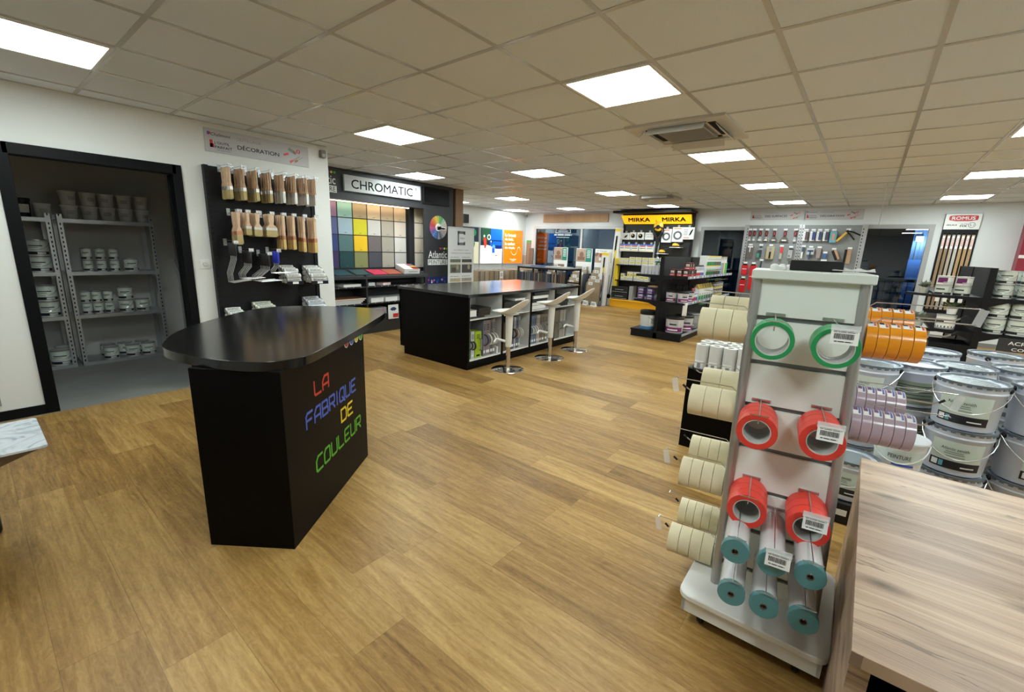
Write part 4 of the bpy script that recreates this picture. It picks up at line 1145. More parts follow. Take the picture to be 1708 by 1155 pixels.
def art_room(m, w, h, F, mats, em):
    cs = [('green', (.02, .12, .06)), ('blue', (.01, .16, .75)), ('navy', (.005, .03, .25)), ('redfig', (.75, .06, .03)), ('white', (.9, .9, .88)), ('skyblue', (.15, .5, .85)), ('darkroom', (.02, .03, .05)), ('floorline', (.45, .48, .42))]
    for n, c in cs: mats.append(mat('lit_' + n, c, .3, emit=em * 1.1))
    quad(m, -w, .02 * h, -.1 * w, h, .001, 7, F); quad(m, -.9 * w, .3 * h, -.15 * w, h, .0012, 1, F)
    quad(m, -.1 * w, .3 * h, w, h, .001, 2, F); quad(m, 0.0, -.15 * h, w, .35 * h, .0014, 3, F); quad(m, .1 * w, .05 * h, .95 * w, .28 * h, .0018, 2, F)
    poly(m, [(-w, -.05 * h), (-.4 * w, .05 * h), (.6 * w, -.2 * h), (w, -.15 * h), (w, -h), (-w, -h)], .0016, 5, F)
    poly(m, [(-.75 * w, .45 * h), (-.5 * w, .45 * h), (-.45 * w, .1 * h), (-.55 * w, -.15 * h), (-.65 * w, -.15 * h), (-.72 * w, .2 * h)], .002, 4, F)
    disc(m, -.68 * w, .55 * h, .07 * w, .0022, 5, F, 10); disc(m, -.25 * w, .5 * h, .16 * w, .0022, 5, F, 16, 0, 360, .11 * w)
    poly(m, [(-.2 * w, .3 * h), (.15 * w, .1 * h), (.1 * w, -.1 * h), (-.1 * w, 0)], .0022, 2, F)
    quad(m, .05 * w, -.40 * h, .3 * w, -.1 * h, .0024, 2, F); disc(m, .2 * w, -.05 * h, .14 * w, .0024, 6, F, 12)
    disc(m, .45 * w, -.45 * h, .15 * w, .0024, 4, F, 12, 180, 360); disc(m, .45 * w, -.4 * h, .14 * w, .0026, 5, F, 12)
    for i in range(9):
        x = -.9 * w + i * .22 * w
        poly(m, [(x, -.95 * h), (x + .01, -.95 * h), (x * .7 + .02, -.3 * h), (x * .7 + .01, -.3 * h)], .002, 8, F)
    bars(m, -.4 * w, -.85 * h, .4 * w, -.6 * h, 3, .0026, 8, F)
def art_plant(m, w, h, F, mats, em):
    for n, c in (('leafgreen', (.03, .28, .10)), ('darkroom', (.02, .03, .05)), ('palefloor', (.75, .7, .5))): mats.append(mat('lit_' + n, c, .3, emit=em))
    quad(m, -w, .2 * h, w, h, .001, 2, F); quad(m, -w, -h, w, .2 * h, .001, 3, F); disc(m, .4 * w, .1 * h, .3 * w, .0015, 1, F, 9); disc(m, .6 * w, .7 * h, .2 * w, .0015, 1, F, 9)
lightbox(10.0, 10.93, .95, 1.945, ('orange', (.95, .17, .005)), 'bright orange backlit poster with white French text on the far left wall', art_orange)
lightbox(9.01, 9.96, .95, 1.945, ('paleprint', (.75, .78, .70)), 'backlit poster of a blue room with toys, left of the orange poster', art_room)
lightbox(8.00, 8.97, .95, 1.945, ('palegreen', (.6, .65, .5)), 'backlit poster with a green plant, mostly hidden by the roll-up banner', art_plant)
tag(obj('wall_loudspeaker', MB(FX).box(-.09, -.11, .001, .09, .11, .12), RUBBER, None, loc=(XL, 8.40, 2.12), bev=.006), 'small black loudspeaker on the far wall above the roll-up banner', 'loudspeaker')
# creases of the stretched wall covering above the posters
m = MB(FX)
for p in ([(7.6, 2.40), (8.3, 2.25), (8.6, 2.1), (8.7, 2.0)], [(9.3, 2.42), (9.55, 2.2), (9.9, 2.08), (10.5, 2.02)], [(10.1, 2.2), (10.5, 2.16), (10.9, 2.05)]):
    m.tube([(a, b, .002) for a, b in p], .005, 4)
struct('trim_3', m, mat('wall_crease', (.5, .48, .45), .7))
s = thing('security_camera', 'tiny white camera in the far corner of the room under the ceiling', 'camera', (XL + .08, YB - .1, CEIL - .005))
obj('mount', MB().lathe([(.03, -.03), (.03, 0)], 12), WPLAST, s); obj('dome', MB().lathe([(.0001, -.12), (.03, -.11), (.045, -.07), (.04, -.03)], 14), mat('camera_grey', (.3, .3, .3), .3), s)

# upright plank samples under the posters
WD = [mat('vinyl_wood_%d' % i, c, .5, var=.12, vscale=12) for i, c in enumerate([(.30, .22, .14), (.24, .17, .11), (.38, .30, .21), (.20, .16, .13), (.33, .27, .20), (.17, .13, .10)])]
t = thing('sample_rack', 'low grey rack holding upright floor samples under the lit posters', 'rack', (-8.0, 9.5, 0))
obj('tray', MB().box(-.38, -1.5, 0, .38, 1.5, .30), GREYM, t)
def slab(y, w_, h_, mi, lab, cat='floor sample', x=-7.9, z=.30, gr=None, th=.5, tagw=False):
    o = obj('floor_sample', MB().box(-th / 2, -w_ / 2, 0, th / 2, w_ / 2, h_), WD[mi], None, loc=(x, y, z), bev=.002)
    tag(o, lab, cat, gr)
    if tagw:
        n = MB(FX); n.box(-w_ * .3, h_ * .45, th / 2 + .0005, w_ * .3, h_ * .98, th / 2 + .003, 0); bars(n, -w_ * .2, h_ * .7, w_ * .2, h_ * .9, 3, th / 2 + .0035, 1); quad(n, -w_ * .25, h_ * .48, w_ * .25, h_ * .6, th / 2 + .0035, 2)
        obj('price_card', n, [PAPER, INK, mat('orange_print', (0, 0, 0))], o)
    return o
y = 8.15; k = 0
while y < 10.75:
    big_ = k in (13, 23)
    w_ = .24 if big_ else .045
    nm = ('left', 'centre', 'right')[min(2, int((y - 8.15) / .9))]
    slab(y, w_, .50 + .01 * (k % 3), (k * 5 + k // 3) % 6, ('broad brown floor sample with a price card, %s part of the low rack' % nm) if big_ else ('thin upright floor sample standing in the %s part of the low rack' % nm), gr='thin floor samples in the %s part of the low rack' % nm if not big_ else None, tagw=big_)
    y += w_ / 2 + .028 + (.10 if (k + 1) in (13, 23) else 0) + (.09 if big_ else .012); k += 1
# leaning boards in the corner
for k, (x, w_, h_, mi) in enumerate(((-8.28, .16, 1.60, 0), (-8.15, .15, 1.42, 5), (-8.38, .13, 1.2, 2))):
    o = obj('wood_board', MB(RXm(R(-3))).box(-w_ / 2, -.01, 0, w_ / 2, .012, h_), WD[mi], None, loc=(x, YB - .11 - .02 * k, 0.01), bev=.001)
    tag(o, ('tall wooden board with a green top edge leaning in the far corner', 'darker wooden board leaning beside the tall one in the far corner', 'shortest wooden board leaning in the far corner')[k], 'board', None)
    if k == 0: obj('edge_tape', MB(RXm(R(-3))).box(-w_ / 2, -.012, h_, w_ / 2, .013, h_ + .05), GREEN, o)
# long wooden board over the window
tag(obj('wooden_sign_board', MB(FY).box(-1.06, -.115, .001, 1.06, .115, .03), plank_material('pine_board', .5, 4, [(.3, (.26, .14, .06)), (.5, (.42, .25, .13)), (.7, (.50, .32, .18))], 0, .5, True, 0), None, loc=(-6.72, YB, 2.295), bev=.003), 'long knotty wooden board fixed above the far window', 'wooden board')

# black frame table with hanging handles
t = thing('carpet_sample_stand', 'black metal stand with dangling carpet samples behind the island', 'stand', (-6.25, 9.25, 0))
m = MB()
for x in (-.72, 0, .72):
    for y in (-.32, .32): m.box(x - .02, y - .02, 0, x + .02, y + .02, .97)
for y in (-.32, .32): m.box(-.74, y - .02, .93, .74, y + .02, .97).box(-.74, y - .02, .60, .74, y + .02, .63)
for x in (-.72, .72): m.box(x - .02, -.32, .93, x + .02, .32, .97)
obj('frame', m, BLACKM, t)
obj('table_top', MB().box(-.74, -.34, .97, .74, .34, .985), mat('stand_top', (.20, .21, .22), .4), t)
for k, (x0, x1, c, nm) in enumerate(((-.70, -.42, (.25, .26, .27), 'grey'), (-.40, .0, (.04, .07, .22), 'dark blue'), (.05, .62, (.45, .44, .38), 'pale'))):
    tag(obj('open_folder', MB().box(x0, -.24, 0, x1, .15, .02), mat('folder_%d' % k, c, .5), None, loc=(-6.25, 9.25, .986)), nm + ' folder lying on the black carpet sample stand', 'folder')
HC_ = [mat('hang_%d' % i, c, .7) for i, c in enumerate([(.05, .05, .055), (.35, .16, .08), (.12, .09, .07), (.20, .20, .22), (.05, .07, .12), (.45, .38, .3)])]
for k in range(40):
    x = -6.25 - .66 + k * .034
    half = 'left' if k < 20 else 'right'
    o = obj('carpet_sample', MB().box(-.006, -.04, -.30, .006, .03, -.02).tube([(0, -.03, -.02), (0, -.045, 0), (0, -.03, .02), (0, 0, .022)], .004, 4), HC_[random.choice((0, 0, 1, 2, 3, 4, 5)) if k > 12 else random.choice((0, 3, 4, 0))], None, loc=(x, 8.90, .86 + random.uniform(-.01, .01)), rz=random.uniform(-.5, .5))
    tag(o, 'small hooked carpet sample hanging in the %s half of the black stand' % half, 'carpet sample', 'carpet samples in the %s half of the black stand' % half)

# three sample towers in front of the far window
def sample_tower(x, y, w_, hh, head, label, sh, n_, low=.35):
    t = thing('sample_tower', label, 'display stand', (x, y, 0), 0, None)
    obj('base', MB().box(-w_ / 2, -.55, 0, w_ / 2, .05, .06).box(w_ / 2 - .012, -.42, .06, w_ / 2, .02, low + .45).box(-w_ / 2, -.42, .06, -w_ / 2 + .012, .02, low + .2), mat('stand_slate', (.10, .12, .16), .5), t)
    obj('back_board', MB().box(-w_ / 2, 0, .06, w_ / 2, .02, hh), PAPER, t)
    m = MB(FY)
    v0 = hh - .36
    if head == 'green':
        m.box(-w_ * .48, v0, .001, w_ * .12, hh - .01, .004, 0); m.box(w_ * .12, v0, .001, w_ * .46, hh - .01, .005, 1)
        bars(m, w_ * .18, v0 + .1, w_ * .40, hh - .04, 5, .0055, 2); disc(m, -.08, v0 + .2, .07, .0045, 3, None, 9); quad(m, -w_ * .4, v0 + .04, w_ * .05, v0 + .14, .0045, 3)
    else:
        m.box(-w_ * .49, v0, .001, w_ * .49, hh - .01, .004, 0); quad(m, -w_ * .49, hh - .10, w_ * .49, hh - .01, .0045, 2)
        put_text(m, 'iD Design', -.05, hh - .055, w_ * .6, .045, .005, 4)
        for i in range(16): disc(m, random.uniform(-w_ * .42, w_ * .42), v0 + random.uniform(.08, .24), random.uniform(.02, .05), .0046 + i * .0001, random.choice((3, 5, 2)), None, 7)
    obj('header_print', m, [mat('photo_beige', (.42, .30, .22), .5, var=.4, vscale=20), mat('teal_print', (.01, .22, .16), .5), PAPER, mat('photo_brown', (.22, .12, .08), .5), INK, mat('photo_red', (.4, .06, .05), .5)], t)
    # stepped samples: each farther one stands higher
    for k in range(n_):
        yy = y - .47 + k * .40 / n_
        z1 = sh + k * (hh - .40 - sh) / n_
        o = obj('plank_sample', MB(RXm(R(-4))).box(-w_ * .40, -.012, 0, w_ * .40, .012, z1 - .07), WD[(k * 2 + n_) % 6], None, loc=(x, yy, .061), bev=.002)
        tag(o, '%s plank sample from the front in the %s' % (('first', 'second', 'third', 'fourth', 'fifth', 'sixth')[k], label.split(' with ')[0]), 'floor sample')
        n = MB(RXm(R(-4)) @ T(0, -.0125, 0) @ FY)
        s_ = 1 if k % 2 else -1
        n.box(s_ * .02, z1 - .15, .0, s_ * .14, z1 - .075, .002, 0); bars(n, min(s_ * .04, s_ * .12), z1 - .14, max(s_ * .04, s_ * .12), z1 - .09, 3, .0026, 1)
        obj('card', n, [PAPER, INK], o)
sample_tower(-7.02, 10.95, .46, 1.48, 'green', 'left sample tower with pink photo and green header before the far window', .80, 5)
sample_tower(-6.22, 10.90, .50, 1.47, 'green', 'middle sample tower with orange photo and green header before the far window', .62, 6)
sample_tower(-5.62, 10.88, .50, 1.47, 'white', 'right sample tower with white header and street photo before the far window', .62, 6)

# tall sander cartons
def carton(x, y, h, w_, label, lean, lift=0):
    t = thing('sander_carton', label, 'carton', (x, y, lift), 0)
    M_ = RYm(R(lean))
    obj('box', MB(M_).box(-w_ / 2, -.07, .0, w_ / 2, .07, h), PAPER, t, bev=.003)
    m = MB(M_ @ T(0, -.0705, 0) @ FY)
    quad(m, -w_ / 2, h - .09, w_ / 2, h - .02, .0004, 0)
    m.tube([(-.01, h * .72, .001), (.0, h * .4, .001), (-.03, h * .12, .001)], .012, 5, 1); m.lathe([(.06, 0), (.05, .012)], 12, T(-.03, h * .12, 0), 1)
    m.box(-.03, h * .70, 0, .01, h * .90, .01, 1); m.box(-.02, h * .62, 0, .02, h * .72, .012, 0); bars(m, .03, h * .35, .06, h * .62, 9, .0008, 2)
    obj('print', m, [YELLOW, INK, mat('orange_print', (0, 0, 0))], t)
carton(-5.42, 10.58, 1.40, .20, 'white carton with a long sander picture, leaning at the left of the yellow display', 2)
carton(-5.31, 10.86, 2.02, .16, 'taller white carton with yellow top standing behind, beside the yellow display', 3)
tag(obj('yellow_carton', MB().box(-.05, -.06, 0, .05, .06, 1.25), YELLOW, None, loc=(-5.15, 10.80, 0), bev=.003), 'plain yellow carton wedged between the sander carton and the shelves', 'carton')
for k, (x, y) in enumerate(((-5.72, 10.28), (-5.45, 10.22))):
    o = thing('price_stand', ('left', 'right')[k] + ' white folded price sign on the floor before the sample towers', 'price sign', (x, y, .0), R(-20))
    obj('card', MB().add([(-.09, -.04, 0), (.09, -.04, 0), (.09, .0, .12), (-.09, .0, .12), (-.09, .04, 0), (.09, .04, 0)], [(0, 1, 2, 3), (3, 2, 5, 4), (0, 4, 5, 1), (1, 5, 2), (0, 3, 4)]), PAPER, o)
    obj('print', bars(MB(), -.07, .03, .07, .09, 2, 0, 0, Matrix.Translation((0, -.041, 0)) @ RXm(R(-18)) @ FY), INK, o)

# ---------------------------------------------------------------- black and yellow sander display unit
MX0, MX1, MY = -5.13, -3.40, 10.98
t = thing('tool_display_unit', 'tall black slatted display with two yellow signs and a yellow base', 'display unit', ((MX0 + MX1) / 2, MY, 0))
ox = (MX0 + MX1) / 2
w_ = (MX1 - MX0) / 2
m = MB().box(-w_, 0, .15, w_, .06, 2.42)
z = .30
while z < 2.1:
    m.box(-w_ + .03, -.006, z, w_ - .03, 0, z + .028); z += .045
obj('slatted_back', m, mat('slatwall_dark', (.022, .020, .018), .5), t)
obj('side_post', MB().box(-w_ - .02, -.03, 0, -w_ + .02, .06, 2.35), BLACKM, t); obj('side_post', MB().box(w_ - .02, -.03, 0, w_ + .02, .06, 2.35), BLACKM, t)
m = MB().prism([(-w_ - .15, -.42), (w_ + .05, -.42), (w_ + .05, .06), (-w_ - .05, .06)], 2.365, 2.42).box(-w_ - .02, -.10, 2.33, w_ + .02, .06, 2.365)
obj('canopy', m, BLACKM, t)
YS = mat('lit_yellow_sign', (.95, .50, .012), .3, emit=.75)
for a, b in ((-w_ + .0, -.02), (.01, w_ - .02)):
    m = MB()
    m.add([(a - .04, -.17, 2.325), (b, -.17, 2.325), (b, -.06, 2.12), (a + .02, -.06, 2.12), (a - .04, -.13, 2.325), (b, -.13, 2.325), (b, -.02, 2.12), (a + .02, -.02, 2.12)], [(0, 3, 2, 1), (4, 5, 6, 7), (0, 1, 5, 4), (3, 7, 6, 2), (0, 4, 7, 3), (1, 2, 6, 5)])
    sg = obj('sign_panel', m, YS, t)
    ang = math.atan2(.11, .205)
    G_ = T((a + b) / 2, -.118, 2.222) @ RXm(ang) @ FY
    n = MB(); put_text(n, 'MIRKA', 0.01, 0, .56, .098, .008, 0, G_, bold=.035)
    obj('lettering', n, INK, sg)
obj('base', MB().box(-w_ - .1, -.32, .0, w_ - .55, .06, .20).box(-w_ - .1, -.34, .17, w_ - .55, -.30, .205), mat('signal_yellow_base', (.80, .40, .01), .4), t, bev=.004)
for z in (1.075, .68):
    obj('shelf', MB().box(-w_, -.30, z, w_, 0, z + .025), BLACKM, t)
# hanging packs
def pack(x, z, w_, h_, label, art, y=MY - .05, d=.03, gr=None):
    t = thing('hanging_pack', label, 'pack', (x, y, z), 0, gr)
    obj('card', MB(FY).box(-w_ / 2, -h_ / 2, 0, w_ / 2, h_ / 2, d), PAPER, t, bev=.002)
    m = MB(T(0, -d - .0002, 0) @ FY); art(m, w_, h_)
    obj('print', m, [INK, YELLOW, BLUE, mat('orange_print', (0, 0, 0)), GREYM], t)
    obj('hanger', MB(FY).box(-.025, h_ / 2, 0, .025, h_ / 2 + .05, .004), CLEAR, t)
def art_disc(m, w_, h_): disc(m, 0, 0, w_ * .32, .0006, 0, None, 12); disc(m, -.01, .02, w_ * .1, .001, 1, None, 8)
def art_pad(m, w_, h_): poly(m, [(-.05, -.04), (.02, -.03), (.06, .04), (.0, .02)], .0006, 0)
def art_line(m, w_, h_): quad(m, -w_ * .3, -.02, w_ * .3, -.012, .0006, 0); bars(m, -w_ * .4, .02, w_ * .4, .06, 2, .0006, 4)
def art_blue(m, w_, h_):
    quad(m, -w_ * .5, h_ * .30, w_ * .5, h_ * .5, .0006, 2); quad(m, -w_ * .4, h_ * .12, w_ * .4, h_ * .28, .0008, 3); quad(m, -w_ * .4, -h_ * .1, w_ * .4, -h_ * .02, .0008, 0); quad(m, -w_ * .4, -h_ * .42, w_ * .4, -h_ * .34, .0008, 1)
def art_ring(m, w_, h_): disc(m, 0, -.02, w_ * .42, .0006, 4, None, 24, 0, 360, w_ * .22); disc(m, 0, -.02, w_ * .34, .0008, 0, None, 24, 0, 360, w_ * .28); quad(m, -w_ * .4, h_ * .38, w_ * .3, h_ * .44, .0006, 3)
def art_oval(m, w_, h_): poly(m, [(.02, -.06), (.06, -.02), (.10, .08), (.09, .10), (.05, .06), (.02, -.02)], .0008, 0); bars(m, -w_ * .42, -.05, -.02, .1, 4, .0006, 4); quad(m, -w_ * .4, -h_ * .4, w_ * .1, -h_ * .34, .0006, 3)
pack(-5.04, 1.815, .20, .17, 'white pad pack at the far left of the upper row on the slatted display', art_pad)
pack(-4.84, 1.825, .17, .18, 'first pack with a black disc on the slatted display', art_disc)
pack(-4.64, 1.825, .18, .18, 'second pack with a black disc on the slatted display', art_disc)
pack(-4.41, 1.825, .22, .17, 'white pack with a thin line drawing left of the gooseneck sander', art_line)
for k, (x, dn) in enumerate(((-5.07, 'first'), (-4.93, 'second'), (-4.73, 'third'), (-4.52, 'fourth'), (-4.33, 'fifth'))):
    pack(x, 1.53, .18 if k else .12, .18, dn + ' white and blue sandpaper pack from the left in the middle row', art_blue, MY - .09 + .01 * (k % 2), .08)
pack(-3.98, 1.84, .24, .32, 'large grey pack with a coiled hose, nearest the sander head', art_ring)
pack(-3.71, 1.87, .26, .34, 'large grey pack with a black ring beside the hose pack', art_ring)
pack(-3.46, 1.90, .26, .28, 'white pack with a slanted black oval at the right end of the display', art_oval)
# sander with round head
t = thing('drywall_sander', 'long black drywall sander with a round yellow head hanging before the display', 'sander', (-4.17, MY - .12, 1.30))
m = MB(FY).lathe([(.10, .0), (.115, .01), (.115, .04), (.06, .06), (.02, .07)], 24, T(0, .76, 0))
obj('head', m, mat('sander_yellow', (.75, .42, .02), .35), t)
obj('fork', MB(FY).tube([(-.11, .60, .03), (-.12, .70, .03), (-.04, .74, .05)], .022, 8).tube([(.12, .60, .03), (.13, .70, .03), (.04, .74, .05)], .022, 8).lathe([(.05, .05), (.045, .085)], 12, T(0, .74, 0)), RUBBER, t)
obj('tube', MB(FY).tube([(-.10, .60, .03), (-.02, .48, .02), (0, .3, .02), (-.01, 0, .02)], .03, 10).tube([(.12, .60, .03), (.03, .48, .02), (.02, .3, .02)], .028, 8), RUBBER, t)
def sander(x, z, label, s_=1):
    t = thing('orbital_sander', label, 'sander', (x, MY - .15, z))
    obj('bracket', MB().box(-.13 * s_, -.06, -.02, .13 * s_, .14, -.005), WPLAST, t)
    obj('pad', MB().lathe([(.075 * s_, 0), (.07 * s_, .02)], 20), RUBBER, t)
    obj('housing', MB().lathe([(.06 * s_, .02), (.068 * s_, .04), (.055 * s_, .075), (.02 * s_, .09)], 20, Matrix.Diagonal((1.3, .9, 1, 1))), mat('sander_yellow', (0, 0, 0)), t)
    obj('grip', MB().sphere((.05 * s_, 0, .085), .05 * s_, 8, (1.6, .7, .6)).tube([(.1, 0, .09), (.18, 0, .12)], .014, 8), RUBBER, t)
sander(-4.02, 1.42, 'lower left yellow and black sander on a white bracket', .9)
sander(-3.70, 1.58, 'upper right yellow and black sander on a white bracket')
tag(obj('cloth_pack', MB(FY).box(-.06, -.22, 0, .07, .20, .05), mat('silver_bag', (.45, .45, .47), .35, .4, var=.4, vscale=30), None, loc=(-4.20, MY - .06, 1.50), bev=.01), 'shiny grey bag hanging behind the shaft of the long sander', 'bag')
# boxes on the shelves
def ybox(x, z, w_, h_, label, gr=None, d=.14, y=None):
    t = thing('abrasive_box', label, 'box', (x, y or MY - .20, z), 0, gr)
    obj('carton', MB().box(-w_ / 2, -d / 2, 0, w_ / 2, d / 2, h_), mat('cream_carton', (.62, .61, .55), .5), t, bev=.002)
    m = MB(T(0, -d / 2 - .0004, 0) @ FY); quad(m, -w_ * .46, h_ * .45, w_ * .46, h_ * .85, 0, 1); quad(m, -w_ * .3, h_ * .58, w_ * .3, h_ * .72, .0006, 0); bars(m, -w_ * .4, h_ * .1, w_ * .4, h_ * .3, 1, .0005, 2)
    obj('print', m, [mat('olive_print', (.35, .33, .05), .5), mat('yellow_soft', (.70, .60, .18), .5), GREYM], t)
kk = 0
for x in (-5.02, -4.88):
    for z in (0, .085): ybox(x, 1.101 + z, .13, .08, '%s cream box of the %s small pile on the upper shelf, yellow-signed display' % (('lower', 'upper')[z > 0], ('left', 'second')[x > -5]))
for k, x in enumerate((-4.72, -4.55, -4.38, -4.21)):
    for z in (0, .10): ybox(x, 1.101 + z, .15, .095, '%s cream box in pile %s of the upper shelf, right part' % (('lower', 'upper')[z > 0], ('one', 'two', 'three', 'four')[k]))
for k, x in enumerate((-4.95, -4.86)):
    ybox(x, .706, .085, .10 if k else .17, ('tall', 'short')[k] + ' cream box at the left end of the lower shelf')
for k, x in enumerate((-4.78, -4.70, -4.60, -4.52)):
    ybox(x, .706, .075, .22, '%s tall slim yellow and white box on the lower shelf' % ('first', 'second', 'third', 'fourth')[k])
for k, x in enumerate((-4.42, -4.30)): ybox(x, .706, .11, .14, ('left', 'right')[k] + ' low cream box beside the slim boxes on the lower shelf')
for k in range(2):
    t = thing('power_tool_case', ('lower', 'upper')[k] + ' black tool case with a small silver mark, on the yellow base', 'tool case', (-4.98, MY - .18, .206 + k * .17))
    obj('shell', MB().box(-.23, -.11, 0, .23, .11, .16), RUBBER, t, bev=.008)
    m = MB(T(0, -.1105, 0) @ FY); bars(m, -.12, .07, .12, .09, 1, .001, 0); quad(m, -.21, .02, .21, .026, .001, 0)
    obj('mark', m, [SILVERP], t)
tag(obj('grey_carton', MB().box(-.05, -.12, 0, .05, .12, .36), GREYM, None, loc=(-4.66, MY - .18, .206), bev=.003), 'narrow grey carton beside the black tool cases', 'carton')

# ---------------------------------------------------------------- centre gondola
def gondola(name, label, x, y0, y1, shl, top, wl, wr, zs, base=.13, pr=True):
    t = thing(name, label, 'shelving unit', (x, y0, 0))
    L = y1 - y0
    obj('back_panel', MB().box(-.018, .03, base, .018, L, top), mat('gondola_panel', (.020, .019, .020), .55), t)
    for yy in (0, L / 2, L - .03):
        m = MB().box(-.03, yy, 0, .03, yy + .05, top)
        obj('upright', m, BLACKM, t)
    m = MB().box(-wl, .0, .0, wr, L, .10).box(-wl - .01, -.005, .10, wr + .01, L, base)
    obj('base', m, BLACKM, t, bev=.004)
    for i, z in enumerate(zs):
        for sd, w_ in ((-1, wl), (1, wr)):
            m = MB().box(0.03 * sd, .02, z - .022, sd * w_ * (1 if i == 0 else 1), L, z, 0)
            m.prism([(0.03 * sd, z), (0.03 * sd, z - .10), (sd * w_ * .4, z - .045), (sd * w_, z - .03), (sd * w_, z)], 0, .006) if False else None
            n = [(.03 * sd, .006, z), (.03 * sd, .006, z - .10), (sd * w_ * .4, .006, z - .045), (sd * w_, .006, z - .03), (sd * w_, .006, z)]
            m.add(n + [(a, .014, c) for a, b, c in n], [(0, 1, 2, 3, 4), (9, 8, 7, 6, 5)] + [(k, (k + 1) % 5, 5 + (k + 1) % 5, 5 + k) for k in range(5)], 0)
            sf = obj('shelf', m, BLACKM, t)
            if pr:
                r_ = MB().box(sd * w_, .02, z - .035, sd * (w_ + .008), L, z + .008, 0)
                yy = .12
                while yy < L - .1:
                    r_.box(sd * (w_ + .008), yy, z - .03, sd * (w_ + .0095), yy + .05, z + .003, 1); yy += random.uniform(.14, .3)
                obj('price_rail', r_, [mat('price_rail', (.30, .33, .40), .3), PAPER], sf)
    if pr:
        r_ = MB().box(wr + .01, .02, base - .035, wr + .018, L, base + .005, 0)
        obj('price_rail', r_, [mat('price_rail', (0, 0, 0)), PAPER], t)
    return t
GX, GY0, GY1 = -2.655, 7.22, 10.1
gondola('shelving_unit', 'black double-sided shelf unit full of fillers and sprays in the middle of the shop', GX, GY0, GY1, None, 1.37, .43, .43, (1.065, .64))

def pot(r, h, rgb, band, rim, lid, label, group, loc, name='filler_pot', cat='pot', txt=None, face=-90, sc=1):
    t = thing(name, label, cat, loc, R(face), group)
    k_ = '_'.join(str(int(c * 99)) for c in rgb + band + lid)
    obj('body', MB().lathe([(r * .92, 0), (r * .94, .004), (r, h * .86)], 20), mat('pot_' + k_, rgb, .4), t)
    obj('lid', MB().lathe([(r * 1.04, h * .84), (r * 1.05, h * .86), (r * 1.05, h * .97), (r * .98, h), (0.001, h * .99)], 20), mat('lid_%d_%d_%d' % tuple(int(c * 99) for c in lid), lid, .35), t)
    m = MB(); wrap(m, r * .96, r * .975, h * .08, h * .36, -70, 75, 12, 0); wrap(m, r * .985, r * 1.0, h * .44, h * .80, -20, 40, 8, 1)
    wrap(m, r * 1.0, r * 1.005, h * .50, h * .58, -15, 30, 6, 2); wrap(m, r * .99, r * .995, h * .16, h * .24, -30, 40, 6, 3)
    obj('label', m, [mat('band_' + k_, band, .4), mat('rim_' + '%d_%d_%d' % tuple(int(c * 99) for c in rim), rim, .5), INK, PAPER], t)
    return t
def bottle(r, h, rgb, cap, label, group, loc, neck=.35, name='spray_can', cat='bottle', band=None):
    t = thing(name, label, cat, loc, R(-60), group)
    k_ = '_'.join(str(int(c * 99)) for c in rgb + cap)
    obj('body', MB().lathe([(r * .95, 0), (r, .005), (r, h * (.62 if neck < .6 else .8)), (r * neck, h * (.74 if neck < .6 else .86))], 16), mat('bottle_' + k_, rgb, .3), t)
    obj('cap', MB().lathe([(r * max(.45, neck), h * (.74 if neck < .6 else .82)), (r * max(.45, neck), h * .96), (r * .2, h)], 14), mat('cap_' + k_, cap, .35), t)
    m = MB(); wrap(m, r * 1.01, r * 1.01, h * .06, h * .28, -80, 80, 10, 0); wrap(m, r * 1.01, r * 1.01, h * .34, h * .5, -40, 40, 8, 1)
    obj('label', m, [mat('bband_' + '%d_%d_%d' % tuple(int(c * 99) for c in (band or cap)), band or cap, .4), PAPER], t)
    return t
REDc, BLKc, WHc = (.55, .03, .03), (.02, .02, .02), (.65, .65, .66)
NUM = ['first', 'second', 'third', 'fourth', 'fifth', 'sixth', 'seventh', 'eighth', 'ninth', 'tenth']
# right face, upper shelf: dark pots with red base
sx = GX + .43 - .08
p0 = None
spots = [(GX + .155, GY0 + .10), (GX + .155, GY0 + .27), (GX + .27, GY0 + .10), (sx, GY0 + .09)]
lst = [(GX + .16, GY0 + .09, 0, 'inner'), (GX + .16, GY0 + .22, 0, 'inner rear'), (GX + .27, GY0 + .10, 0, 'middle'), (GX + .27, GY0 + .23, 0, 'middle rear'), (GX + .375, GY0 + .10, 0, 'outer front'), (GX + .375, GY0 + .215, 0, 'outer second'), (GX + .375, GY0 + .33, 0, 'outer third'), (GX + .375, GY0 + .445, 0, 'outer fourth'),
       (GX + .375, GY0 + .12, 1, 'top front'), (GX + .375, GY0 + .235, 1, 'top second'), (GX + .375, GY0 + .35, 1, 'top third')]
for x, y, lv, nm in lst:
    lab = '%s small black and red filler pot on the upper shelf of the black unit' % nm
    if p0 is None: p0 = pot(.054, .110, (.05, .045, .045), REDc, WHc, (.10, .02, .02), lab, 'small red and black filler pots', (x, y, 1.066))
    else: dup(p0, (x, y, 1.066 + lv * .112), None, lab).rotation_euler = (0, 0, R(-90 + random.uniform(-15, 15)))
b = None
for k, y in enumerate((.58, .66, .74)):
    lab = NUM[k] + ' grey bottle with a black cap and red foot on the upper shelf'
    if b is None: b = bottle(.032, .18, (.45, .42, .44), BLKc, lab, 'grey capped bottles on the upper shelf', (GX + .38, GY0 + y, 1.066), .7, 'cleaner_bottle', 'bottle', REDc)
    else: dup(b, (GX + .38, GY0 + y, 1.066), None, lab)
b = None
